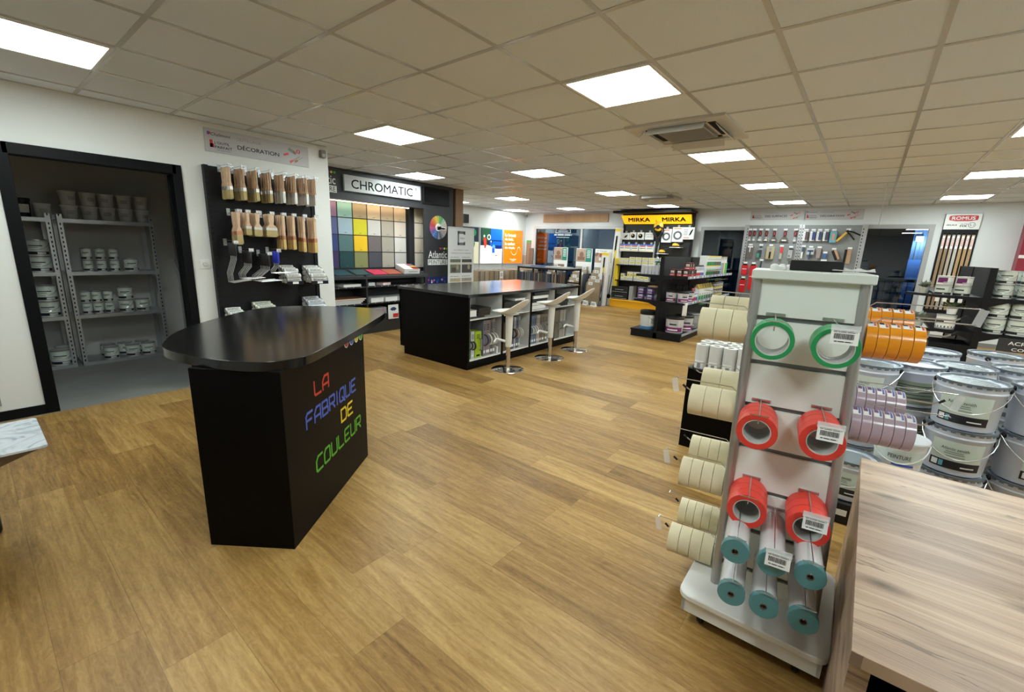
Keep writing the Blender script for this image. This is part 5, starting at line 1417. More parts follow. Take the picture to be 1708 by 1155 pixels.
for k, y in enumerate((.83, .91)):
    lab = NUM[k] + ' blue-footed bottle with a black cap on the upper shelf'
    if b is None: b = bottle(.034, .18, (.42, .47, .56), BLKc, lab, 'blue-footed bottles on the upper shelf', (GX + .38, GY0 + y, 1.066), .7, 'cleaner_bottle', 'bottle', (.05, .12, .5))
    else: dup(b, (GX + .38, GY0 + y, 1.066), None, lab)
def packbox(x, y, z, w_, h_, d, lab, low, gr, name='plaster_box', side=(.72, .72, .70)):
    t = thing(name, lab, 'box', (x, y, z), 0, gr)
    obj('carton', MB().box(-d / 2, -w_ / 2, 0, d / 2, w_ / 2, h_), mat('carton_%d' % int(side[0] * 99), side, .5), t, bev=.002)
    m = MB(T(d / 2 + .0003, 0, 0) @ FX); quad(m, -w_ / 2, 0, w_ / 2, h_ * .38, 0, 0); quad(m, -w_ / 2, h_ * .90, w_ / 2, h_, .0001, 1); bars(m, -w_ * .4, h_ * .55, w_ * .4, h_ * .72, 2, .0004, 2)
    n = T(0, -w_ / 2 - .0003, 0) @ FY; quad(m, 0, 0, 0, 0)
    mm = MB(n); quad(mm, -d / 2, 0, d / 2, h_ * .38, 0, 0); quad(mm, -d / 2, h_ * .90, d / 2, h_, .0001, 1); bars(mm, -d * .4, h_ * .55, d * .4, h_ * .72, 2, .0004, 2)
    m.add(mm.v, mm.f); m.mi[-len(mm.mi):] = mm.mi
    obj('print', m, [mat('pb_%d_%d' % (int(low[0] * 99), int(low[1] * 99)), low, .5), YELLOW, GREYM], t)
for lv in (0, 1):
    for k in range(6):
        packbox(GX + .36, GY0 + 1.08 + k * .155, 1.066 + lv * .172, .15, .17, .13, '%s white box with %s foot, %s layer on the upper shelf' % (NUM[k], 'green' if k < 3 else 'grey', ('lower', 'upper')[lv]), (.03, .25, .07) if k < 3 else (.10, .12, .10), None)
b = None
for k in range(7):
    lab = NUM[k] + ' white nozzle cartridge at the far end of the upper shelf'
    y = GY0 + 2.05 + k * .085
    col = [(.25, .4, .6), (.3, .45, .65), (.28, .42, .6), (.6, .35, .1), (.65, .6, .5), (.1, .5, .12), (.1, .5, .14)][k]
    t = thing('sealant_cartridge', lab, 'cartridge', (GX + .37, y, 1.066), 0, None)
    obj('tube', MB().lathe([(.025, 0), (.025, .21)], 14), mat('cart_%d' % k, col, .4), t); obj('nozzle', MB().lathe([(.02, .21), (.012, .225), (.004, .33)], 10), WPLAST, t)
# right face lower shelf
p0 = None
for k, (x, y) in enumerate(((GX + .17, .12), (GX + .36, .12), (GX + .37, .34))):
    lab = ('inner', 'outer front', 'outer second')[k] + ' white filler tub with black lid and purple band on the middle shelf'
    if p0 is None: p0 = pot(.088, .185, (.58, .58, .60), (.20, .02, .14), (.45, .45, .5), BLKc, lab, 'purple-banded filler tubs', (x, GY0 + y, .641))
    else: dup(p0, (x, GY0 + y, .641), R(-60), lab)
b = None
for k, (x, y) in enumerate(((.12, .50), (.20, .60), (.28, .52), (.36, .62))):
    lab = NUM[k] + ' black trigger bottle behind the purple-banded tubs'
    if b is None: b = bottle(.04, .26, (.03, .03, .03), BLKc, lab, 'black trigger bottles on the middle shelf', (GX + x, GY0 + y, .641), .3, 'trigger_bottle', 'bottle', (.2, .18, .18)); obj('trigger', MB().box(-.05, -.015, .235, .03, .015, .26), RUBBER, b)
    else: dup(b, (GX + x, GY0 + y, .641), R(random.uniform(-80, -40)), lab)
for k, (y, c, f_) in enumerate(((.52, (.45, .40, .42), REDc), (.60, (.45, .40, .42), REDc), (.70, (.35, .42, .55), (.04, .1, .5)))):
    bottle(.04, .22, c, (.5, .1, .1) if k < 2 else (.5, .55, .6), ('first red', 'second red', 'single blue')[k] + '-footed clear bottle on the middle shelf', None, (GX + .38, GY0 + y, .641), .4, 'cleaner_bottle', 'bottle', f_)
for k in range(6):
    t = thing('plaster_bag', '%s standing white and gold paper bag with %s foot on the middle shelf' % (NUM[k], 'green' if k < 3 else 'grey'), 'bag', (GX + .36, GY0 + .86 + k * .15, .641), 0)
    m = MB()
    m.add([(-.05, -.065, 0), (.05, -.065, 0), (.05, .065, 0), (-.05, .065, 0), (-.055, -.07, .12), (.055, -.07, .12), (.055, .07, .12), (-.055, .07, .12), (-.045, -.06, .19), (.045, -.06, .19), (.045, .06, .19), (-.045, .06, .19)],
          [(0, 3, 2, 1), (0, 1, 5, 4), (1, 2, 6, 5), (2, 3, 7, 6), (3, 0, 4, 7), (4, 5, 9, 8), (5, 6, 10, 9), (6, 7, 11, 10), (7, 4, 8, 11), (8, 9, 10, 11)])
    obj('sack', m, mat('sack_white', (.68, .68, .66), .6, bump=.6, vscale=20), t)
    obj('folded_top', MB().add([(-.045, -.06, .19), (.045, -.06, .19), (.045, .06, .19), (-.045, .06, .19), (-.008, -.055, .27), (.008, -.055, .27), (.008, .055, .27), (-.008, .055, .27)], [(0, 1, 5, 4), (1, 2, 6, 5), (2, 3, 7, 6), (3, 0, 4, 7), (4, 5, 6, 7)]), mat('gold_paper', (.42, .30, .06), .4), t)
    m = MB(T(.0515, 0, 0) @ FX); quad(m, -.06, .005, .06, .075, .002, 0); bars(m, -.04, .09, .04, .11, 1, .005, 1); q = MB(T(0, -.0665, 0) @ FY); quad(q, -.048, .005, .048, .075, .002, 0); m.add(q.v, q.f, 0)
    obj('print', m, [mat('pb_3_25' if k < 3 else 'pb_10_12', (.03, .25, .07) if k < 3 else (.1, .12, .1), .5), INK], t)
p0 = None
for k in range(10):
    lab = '%s small %s pot, %s layer at the far end of the middle shelf' % (NUM[k // 2], 'yellow', ('lower', 'upper')[k % 2])
    loc = (GX + .36, GY0 + 1.86 + (k // 2) * .125, .641 + (k % 2) * .135)
    if p0 is None: p0 = pot(.055, .13, (.25, .22, .20), (.60, .50, .03), (.5, .5, .5), (.12, .12, .13), lab, 'small yellow pots on the middle shelf', loc)
    else: dup(p0, loc, R(-60), lab)
# base level: big tubs
p0 = None
for k, (x, y, s_) in enumerate(((GX + .26, .17, 1), (GX + .31, .50, 1))):
    lab = ('front', 'rear')[k] + ' large white tub with purple band and black lid on the base shelf'
    if p0 is None: p0 = pot(.145, .27, (.60, .60, .61), (.20, .02, .14), (.45, .45, .5), BLKc, lab, 'large purple-banded tubs on the base shelf', (x, GY0 + y, .131))
    else: dup(p0, (x, GY0 + y, .131), R(-60), lab)
pot(.12, .26, (.35, .36, .36), (.25, .26, .26), (.3, .3, .3), (.3, .3, .3), 'grey metal tub farther back on the base shelf beside the cream rolls', None, (GX + .30, GY0 + .95, .131))
m = MB(); 
m.grid(lambda i, j: (.012 * math.sin(j * 5) + .002, -.035 + .07 * i, -.22 * j), 2, 8)
tag(obj('paper_label', m, PAPER, None, loc=(GX + .435, GY0 + .045, .655), rz=R(-75), solid=.002), 'curled white paper label hanging from the middle shelf corner', 'label')
# left face: blue-white boxes, purple pots, small bottles, big blue pail
for k in range(6):
    packbox(GX - .36 + (k % 6) * .062, GY0 + .16, 1.066, .12, .145, .058, '%s blue and white box in the row on the upper left shelf' % NUM[k], (.02, .04, .30), None, 'stain_box', (.60, .60, .64))
for k in range(5):
    x, y, z = ((GX - .24, .30, 0), (GX - .17, .30, 0), (GX - .10, .30, 0), (GX - .20, .30, .095), (GX - .13, .30, .095))[k]
    bottle(.034, .19 if z == 0 else .10, (.60, .66, .62), (.62, .68, .64), NUM[k] + ' pale green plastic flask in the heap on the upper left shelf', None, (x, GY0 + y, 1.066 + (z * 2 if z else 0)), .6, 'plastic_flask', 'flask', (.03, .12, .06))
p0 = None
for k, (x, lv) in enumerate(((-.35, 0), (-.35, 1), (-.19, 0), (-.19, 1))):
    lab = '%s purple pot, %s stack on the left middle shelf' % (('lower', 'upper')[lv], ('left', 'right')[k // 2])
    loc = (GX + x, GY0 + .12, .641 + lv * .098)
    if p0 is None: p0 = pot(.066, .096, (.13, .09, .28), (.12, .02, .16), (.6, .6, .62), (.03, .02, .14), lab, 'purple pots on the left middle shelf', loc)
    else: dup(p0, loc, R(-90), lab)
tag(obj('glove_pack', MB().sphere((0, 0, .02), .1, 8, (1.3, .7, .22)), mat('pack_wood', (.35, .22, .12), .5, var=.9, vscale=40), None, loc=(GX - .13, GY0 + .14, .84)), 'flat clear pack of tools lying on the purple pots', 'pack')
t = thing('paint_pail', 'large white pail with black lid and blue foot on the left base shelf', 'pail', (GX - .20, GY0 + .17, .131), R(-70))
obj('body', MB().lathe([(.125, 0), (.128, .01), (.137, .26)], 28), mat('pail_white', (.60, .62, .64), .35), t)
obj('foot_band', wrap(MB(), .131, .1325, .005, .05, -180, 180, 28), mat('pail_blue', (.04, .20, .42), .4), t)
obj('lid', MB().lathe([(.143, .25), (.146, .255), (.146, .31), (.135, .32), (.001, .32)], 28), RUBBER, t)
m = MB(); wrap(m, .138, .1395, .06, .245, 10, 85, 12, 0); wrap(m, .1395, .1405, .10, .2, 20, 70, 8, 1)
obj('label', m, [PAPER, mat('faint_print', (.45, .46, .48), .5)], t)
obj('handle', MB().tube([(.14 * math.cos(R(a)), .14 * math.sin(R(a)), .22 - .10 * math.sin(R(a) * 1.0)) for a in range(0, 181, 12)], .003, 5), WIRE, t)

# ---------------------------------------------------------------- grey tool wall and banners on the back wall
TY = YB - .05
t = thing('tool_board', 'grey perforated tool wall between the two dark windows', 'display wall', (-1.22, TY, 0))
PG = mat('grey_pegboard', (.25, .255, .26), .5, .1, var=.05)
for a, b, nm in ((-1.03, -.0, 0), (.0, 1.03, 1)):
    m = MB(FY).box(a + .02, .3, -.03, b - .02, 2.09, .0)
    for z in (.55, 1.02, 1.34, 1.695): m.box(a + .03, z, .0003, b - .03, z + .006, .001, 1)
    obj('perforated_panel', m, [PG, GREYM], t)
for x in (-1.03, 0, 1.03):
    m = MB(FY).box(x - .045, 0, -.03, x + .045, 2.10, .012)
    z = .2
    while z < 2.05:
        for q in ((-.018,) if x > 1 else (.018,) if x < -1 else (-.024, .024)): m.box(x + q - .007, z, .012, x + q + .007, z + .028, .0126, 1)
        z += .062
    if x == 0: m.box(-.003, .2, .012, .003, 2.1, .0128, 1)
    obj('upright', m, [ALU, INK], t)
obj('base', MB(FY).box(-1.05, 0, .012, 1.05, .14, .40), GREYM, t)
def hang(kind, label, cat, x, z, build, g=None):
    t = thing(kind, label, cat, (x, TY - .06, z), 0, g)
    build(t)
    obj('price_tag', MB(FY).box(-.035, .012, .0, .035, .045, .004), PAPER, t)
    obj('hook', MB(FY).tube([(0, .0, -.055), (0, .0, .012), (0, .012, .016)], .003, 5), WIRE, t)
    return t
def knife(w_):
    def f(t):
        obj('handle', MB(FY).prism([(-.02, 0), (.02, 0), (.028, -.05), (.018, -.12), (-.018, -.12), (-.028, -.05)], -.012, .012), mat('dark_red_handle', (.05, .012, .014), .35), t, bev=.004)
        m = MB(FY).box(-.008, -.085, .012, .008, -.03, .0135); obj('badge', m, RED, t)
        obj('blade', MB(FY).prism([(-.015, -.11), (.015, -.11), (w_ * .3, -.15), (w_ * .5, -.19), (w_ * .5, -.215), (-w_ * .5, -.215), (-w_ * .5, -.19), (-w_ * .3, -.15)], -.002, .002), CHROME if w_ > .1 else ALU, t)
        obj('sticker', MB(FY).box(-w_ * .25, -.205, .002, w_ * .2, -.18, .003), PAPER, t)
    return f
for k, (x, w_) in enumerate(((-2.165, .06), (-2.08, .06), (-1.96, .09), (-1.84, .11), (-1.695, .14), (-1.50, .17), (-1.315, .06))):
    hang('filling_knife', '%s filling knife from the left in the top row, blade %s' % (NUM[k], ('narrow', 'narrow', 'medium', 'medium', 'wide', 'widest', 'angled')[k]), 'filling knife', x, 1.97, knife(w_))
def flat(w_, h_, col, extra=None):
    def f(t):
        obj('card', MB(FY).box(-w_ / 2, -h_, -.01, w_ / 2, 0, .01), mat('tool_%d_%d_%d' % tuple(int(c * 99) for c in col), col, .45, var=.15, vscale=25), t, bev=.003)
        if extra:
            m = MB(FY)
            for (u0, v0, u1, v1, mi) in extra: m.box(u0, v0, .010, u1, v1, .02, mi)
            obj('tool', m, [RUBBER, PAPER, mat('teal_tool', (.03, .30, .22), .4), RED, mat('skin_wood', (.50, .30, .18), .5), mat('navy_tool', (.01, .05, .15), .4), GREYM, YELLOW, BLUE], t)
    return f
hang('scraper_set', 'dark scraper pack with a white T-shaped tool, left end of the second row', 'scraper', -2.115, 1.645, flat(.13, .26, (.12, .10, .09), [(-.05, -.03, .05, -.005, 1), (-.012, -.13, .004, -.03, 1)]))
hang('putty_knife_pack', 'slim tool pack with a small green sleeve in the second row', 'knife pack', -1.91, 1.645, flat(.05, .24, (.04, .04, .045), [(-.05, -.24, -.01, -.15, 2), (-.04, -.08, .04, -.04, 6)]))
hang('trowel', 'pale wooden trowel board with a black grip in the second row', 'trowel', -1.72, 1.645, flat(.15, .27, (.45, .37, .22), [(-.018, -.25, .018, -.11, 0), (-.03, -.09, .02, -.02, 6)]))
hang('utility_knife', 'red-handled utility knife on a card in the second row', 'knife', -1.52, 1.635, flat(.05, .25, (.38, .37, .30), [(-.015, -.12, .035, .0, 3)]))
hang('blade_pack', 'grey blade pack at the right end of the left tool panel', 'blade pack', -1.35, 1.62, flat(.08, .21, (.38, .38, .38), [(-.03, -.03, .05, -.005, 0), (-.02, -.17, .0, -.15, 0)]))
hang('small_scraper', 'small dark tool hanging alone in the third row above the white rack', 'scraper', -1.86, 1.325, flat(.03, .14, (.03, .05, .06)))
for k, (x, z0, h_) in enumerate(((-2.155, 1.25, .24), (-1.99, 1.25, .55), (-2.155, .93, .30))):
    t = thing('red_tool_bag', ('upper short', 'long', 'lower short')[k] + ' red packed tool with white writing at the left of the tool wall', 'packed tool', (x, TY - .12, z0), 0)
    obj('pack', MB(FY).prism([(-.055, 0), (.055, 0), (.065, -.04), (.06, -h_), (-.06, -h_), (-.065, -.04)], -.03, .03), mat('bright_red_pack', (.55, .015, .02), .35, var=.15, vscale=10), t, bev=.012)
    m = MB(T(0, -.0305, 0) @ FY); bars(m, -.045, -h_ * .5, .045, -h_ * .5 + .03, 1, .001, 0); m.box(-.04, -.02, .0, .045, .01, .006, 1)
    obj('print', m, [PAPER, INK], t); obj('price_tag', MB(FY).box(-.035, .012, .0, .035, .05, .004), PAPER, t)
def blister(c2):
    def f(t):
        obj('card', MB(FY).box(-.045, -.19, -.012, .045, 0, .004), PAPER, t, bev=.003)
        obj('blade', MB(FY).box(-.005, -.17, .004, .045, -.01, .03), mat('bl_%d_%d' % (int(c2[0] * 99), int(c2[2] * 99)), c2, .4), t, bev=.004)
        obj('print', MB(FY).box(-.035, -.16, .0045, -.012, -.03, .006), SILVERP, t)
    return f
for k, (x, c2) in enumerate(((-1.13, (.10, .05, .06)), (-1.01, (.03, .05, .18)), (-.90, (.03, .04, .12)), (-.79, (.04, .04, .07)))):
    hang('blister_pack', NUM[k] + ' blister pack from the left in the top row of the right panel', 'blister pack', x, 1.965, blister(c2))
hang('sanding_sponge_pack', 'light blue pack with an orange tool in the top row', 'blister pack', -.665, 1.965, flat(.11, .22, (.12, .35, .48), [(-.02, -.17, .025, -.04, 4)]))
def gun(t):
    A = T(0, 0, 0) @ Matrix.Rotation(R(-38), 4, 'Y')
    obj('barrel', MB(FY @ Matrix.Rotation(R(52), 4, 'Z')).box(-.26, -.02, -.02, -.03, .02, .02), mat('gun_yellow', (.72, .42, .04), .4), t, bev=.006)
    obj('grip', MB(FY).tube([(-.03, -.03, 0), (.02, -.05, 0), (.12, -.17, 0)], .012, 8).tube([(-.02, .0, 0), (.08, -.02, 0), (.20, -.08, 0)], .013, 8).sphere((-.01, -.01, 0), .03, 8), RUBBER, t)
    obj('rod', MB(FY).tube([(.03 + .03 * math.cos(R(a)), .02 + .03 * math.sin(R(a)), 0) for a in range(0, 360, 30)], .004, 5, closed=True), WIRE, t)
hang('caulking_gun', 'yellow and black caulking gun hanging diagonally on the tool wall', 'caulking gun', -.44, 1.975, gun)
hang('blue_scraper', 'slim dark blue tool with a white blade beside the centre upright', 'scraper', -1.13, 1.64, flat(.025, .09, (.01, .06, .14), [(-.022, -.22, .003, -.09, 1)]))
hang('window_squeegee', 'dark blue squeegee on a white card in the second row', 'squeegee', -1.0, 1.63, flat(.13, .13, (.5, .5, .5), [(-.05, -.07, .05, -.04, 5), (-.012, -.23, .012, -.05, 5)]))
hang('wallpaper_blade_pack', 'pinkish grey blade pack in the second row of the right panel', 'blade pack', -.855, 1.625, flat(.07, .19, (.30, .24, .24)))
hang('blue_grip', 'small blue and white handled tool lower in the second row', 'tool', -.745, 1.525, flat(.05, .10, (.05, .14, .38), [(-.05, -.15, .05, -.11, 1)]))
def brushy(t):
    M_ = FY @ Matrix.Rotation(R(25), 4, 'Z')
    obj('bristles', MB(M_).box(-.045, -.20, -.015, .0, .0, .015), RUBBER, t, bev=.004)
    obj('block', MB(M_).box(.0, -.20, -.018, .04, .0, .018), mat('skin_wood', (0, 0, 0)), t, bev=.006)
hang('wallpaper_brush', 'slanted pale wooden brush with black bristles on the tool wall', 'brush', -.61, 1.60, brushy)
hang('smoothing_brush', 'upright wooden brush with brown bristles at the right of the tool wall', 'brush', -.36, 1.62, flat(.07, .27, (.45, .27, .16), [(-.075, -.28, -.035, .0, 0)]))
banner(T(-1.715, YB, 2.30) @ FY, 1.02, .20, 'PREPARATION', 'DES SURFACES', 'left banner with a red tool picture above the grey tool wall', False)
banner(T(-.735, YB, 2.295) @ FY, .97, .20, 'OUTILLAGE', 'DÉCORATION', 'right banner above the grey tool wall, nearest the right window')
# threshold strip display
t = thing('strip_display', 'upright display with a red and white header above wood threshold strips', 'display rack', (1.13, YB, 0))
obj('backboard', MB(FY).box(-.235, .5, .002, .225, 2.28, .02), BLACKM, t)
obj('header', MB(FY).box(-.23, 2.01, .02, .22, 2.275, .06), WPLAST, t, bev=.004)
m = MB(T(0, -.0605, 0) @ FY)
m.prism(smooth([(-.175, 2.15), (.175, 2.15), (.185, 2.22), (.165, 2.25), (-.165, 2.25), (-.185, 2.22)], 1), 0, .0005, 1)
put_text(m, 'ROMUS', 0, 2.20, .29, .055, .001, 2, None, bold=.02)
put_text(m, 'SEUILS', -.13, 2.085, .13, .024, .001, 0, None, bold=.02); put_text(m, 'NO TOOL', .03, 2.10, .09, .018, .001, 0); put_text(m, 'FIX', .02, 2.068, .085, .032, .001, 0, None, bold=.02)
disc(m, .12, 2.085, .045, .001, 0, None, 20, 0, 360, .039); put_text(m, '5.1', .12, 2.085, .05, .035, .001, 0)
obj('header_print', m, [INK, mat('brand_red', (.50, .012, .025), .4), PAPER], t)
cs = [(.28, .18, .10), (.26, .17, .10), (.40, .33, .26), (.45, .42, .38), (.42, .26, .12), (.40, .25, .12), (.38, .24, .12)]
for k in range(7):
    o = thing('threshold_strip', '%s upright threshold strip from the left under the red and white header' % NUM[k], 'threshold strip', (.942 + k * .061, YB - .04, .60), 0)
    obj('profile', MB(FY).prism([(-.020, 0), (.020, 0), (.020, 1.32), (-.020, 1.32)], -.003, .007), mat('strip_wood_%d' % k, cs[k], .4, var=.12, vscale=9), o, bev=.003)
    m = MB(T(0, -.0075, 0) @ FY); quad(m, -.015, 1.08, .015, 1.30, .0002, 0); bars(m, -.012, 1.12, .012, 1.26, 6, .0006, 1)
    obj('label', m, [PAPER, RED], o)
    obj('hang_hook', MB(FY).tube([(-.018, 1.335, .0), (0, 1.36, .008), (.018, 1.335, 0)], .005, 5), RUBBER, o)
tag(obj('red_display', MB().box(-.10, -.25, .9, .25, 0, 2.12).box(-.10, -.26, 1.55, .25, -.25, 1.60, 1), [mat('deep_red_board', (.25, .01, .03), .4), WPLAST], None, loc=(1.96, YB, 0)), 'dark red display board cut off at the right edge of the photo', 'display board')

# ---------------------------------------------------------------- right gondola
QX, QY = 1.085, 7.2
gondola('shelving_unit', 'black shelf unit with paint cans at the right, behind the stacked pails', QX, QY, QY + 2.2, None, 1.395, .40, .42, (1.06, .66), pr=False)
obj('side_cabinet', MB().box(-.38, .01, .13, -.03, .5, .50), BLACKM, [o for o in S.objects if o.get('label', '').startswith('black shelf unit with paint')][0])
p0 = None
for k, (x, y, lv) in enumerate(((-.36, .10, 0), (-.36, .10, 1), (-.20, .10, 0), (-.20, .10, 1))):
    z = 1.061 + lv * .112
    t = thing('paint_tin', '%s %s paint tin of the %s pair, left shelf of the right unit' % (('lower', 'top')[lv], ('pale green', 'purple and white')[lv], ('left', 'right')[k // 2]), 'can', (QX + x, QY + y, z), R(-95))
    obj('body', MB().lathe([(.070, 0), (.072, .003), (.072, .098), (.075, .10), (.075, .11), (.068, .110)], 24), [TIN], t)
    m = MB()
    if lv == 0: wrap(m, .0725, .0725, .03, .095, -85, 85, 14, 0); wrap(m, .0728, .0728, .005, .03, -85, 85, 14, 1); wrap(m, .0731, .0731, .06, .075, -60, 10, 8, 1); wrap(m, .0731, .0731, .01, .022, 0, 12, 4, 2)
    else: wrap(m, .0725, .0725, .01, .095, -85, 85, 14, 2); wrap(m, .0728, .0728, .03, .09, -60, 15, 8, 3); wrap(m, .0728, .0728, .01, .045, -10, 60, 8, 4)
    obj('label', m, [LABG, LABB, PAPER, mat('purple_print', (.14, .01, .12), .4), SILVERP], t)
LEAF = mat('plant_leaf', (.10, .20, .05), .5, var=.4, vscale=20); LEAFG = mat('grey_leaf', (.28, .32, .26), .6, var=.3, vscale=20)
def plant(x, y, z, label, pot_w, s_, cg):
    t = thing('potted_plant', label, 'plant', (x, y, z))
    obj('plant_pot', MB().lathe([(pot_w * .8, 0), (pot_w, pot_w * 1.4)], 16), PAPER if cg == 1 else TIN, t)
    m = MB(); rnd = random.Random(int(x * 1000))
    for i in range(70):
        a = rnd.uniform(0, 6.28); e = rnd.uniform(.2, 1.3); l = s_ * rnd.uniform(.5, 1)
        d = Vector((math.cos(a) * math.cos(e), math.sin(a) * math.cos(e), math.sin(e) * .8)); o_ = Vector((0, 0, pot_w * 1.3)); tip = o_ + d * l
        n = d.cross(Vector((0, 0, 1))).normalized() * s_ * .12; mid = o_ + d * l * .55 + Vector((0, 0, .01))
        m.add([tuple(mid - n), tuple(tip), tuple(mid + n), tuple(o_ + d * l * .2)], [(0, 1, 2, 3)], i % 2)
    f = obj('foliage', m, [LEAF, LEAFG] if cg else [LEAFG, LEAFG], t)
plant(QX - .52, QY + .2, 1.061, 'small grey-leaved plant at the outer end of the upper left shelf', .05, .14, 0)
plant(QX - .50, QY + .18, .661, 'grey-leaved plant at the outer end of the lower left shelf', .05, .17, 0)
plant(QX - .24, QY + .10, .84, 'bright green plant above the white tin on the lower left shelf', .05, .20, 1)
t = thing('paint_tin', 'single white paint tin under the green plant on the lower left shelf', 'can', (QX - .27, QY + .11, .661), R(-95))
obj('body', MB().lathe([(.085, 0), (.087, .003), (.087, .155), (.091, .158), (.091, .17), (.08, .168)], 24), TIN, t)
m = MB(); wrap(m, .0875, .0875, .02, .15, -85, 85, 14, 0); wrap(m, .088, .088, .07, .10, -70, -10, 6, 1); wrap(m, .088, .088, .02, .04, -85, 85, 8, 1); obj('label', m, [PAPER, LABB], t)
# angled shelf wing with product cards
m = MB(); m.add([(0, 0, 0), (.29, -.30, 0), (.33, -.27, 0), (.04, .03, 0), (0, 0, .03), (.29, -.30, .03), (.33, -.27, .03), (.04, .03, .03)], [(0, 3, 2, 1), (4, 5, 6, 7), (0, 1, 5, 4), (1, 2, 6, 5), (2, 3, 7, 6), (3, 0, 4, 7)])
for z, nm in ((1.03, 'upper'), (.62, 'lower')):
    o = obj('shelf_wing', m, BLACKM, [q for q in S.objects if q.get('label', '').startswith('black shelf unit with paint')][0]); o.location = (-.68, .32, z)
for k in range(4):
    tag(obj('colour_chip', MB(FY).box(0, 0, 0, .035, .045, .004), PAPER, None, loc=(QX - .42 + k * .065, QY - .005, .985)), NUM[k] + ' white card hanging under the upper left shelf of the right unit', 'card', None)
tag(obj('open_card', MB(FY).box(0, 0, 0, .14, .10, .01).box(.02, .015, .01, .12, .08, .012, 1), [PAPER, mat('brown_card', (.15, .08, .06), .5)], None, loc=(QX - .52, QY + .12, .522), rz=.2), 'small white framed card hanging below the left shelves of the right unit', 'card')
# right wing cans
b0 = None
k = 0
for sh_, z, n_, h_, r_ in (('upper', 1.061, 5, .155, .075), ('lower', .661, 5, .175, .088)):
    for i in range(n_):
        for lv in (0, 1):
            x, y = QX + .13 + (i % 2) * .185, QY + .12 + (i // 2) * .19
            lab = '%s grey-green can, %s column on the %s right shelf' % (('lower', 'upper')[lv], NUM[i], sh_)
            c = dup(big[0], (x, y, z + lv * (h_ + .002)), R(-100), lab, 'grey-green cans on the right unit')
            c.scale = (r_ / .067, r_ / .067, h_ / .14)
m = MB(FY).box(-.16, -.13, 0, .35, .02, .012, 0)
put_text(m, 'ACRYLIQUE', .10, -.035, .36, .045, .0135, 1, None, bold=.015); put_text(m, 'COLORÉ', .08, -.095, .25, .04, .0135, 1, None, bold=.015)
tag(obj('shelf_sign', m, [DG, PAPER], None, loc=(QX + .33, QY - .03, .62)), 'dark sign with white capital letters under the right shelves', 'sign')
for k in range(6):
    t = thing('pail_lid_stack', '%s blue grey lid from the bottom in the pile under the right shelves' % NUM[k], 'lid', (QX + .24 + .01 * (k % 2), QY + .15, .131 + k * .028), 0)
    obj('disc', MB().lathe([(.15, 0), (.16, .008), (.16, .02), (.14, .026)], 28), mat('blue_lid', (.16, .20, .27), .35), t)
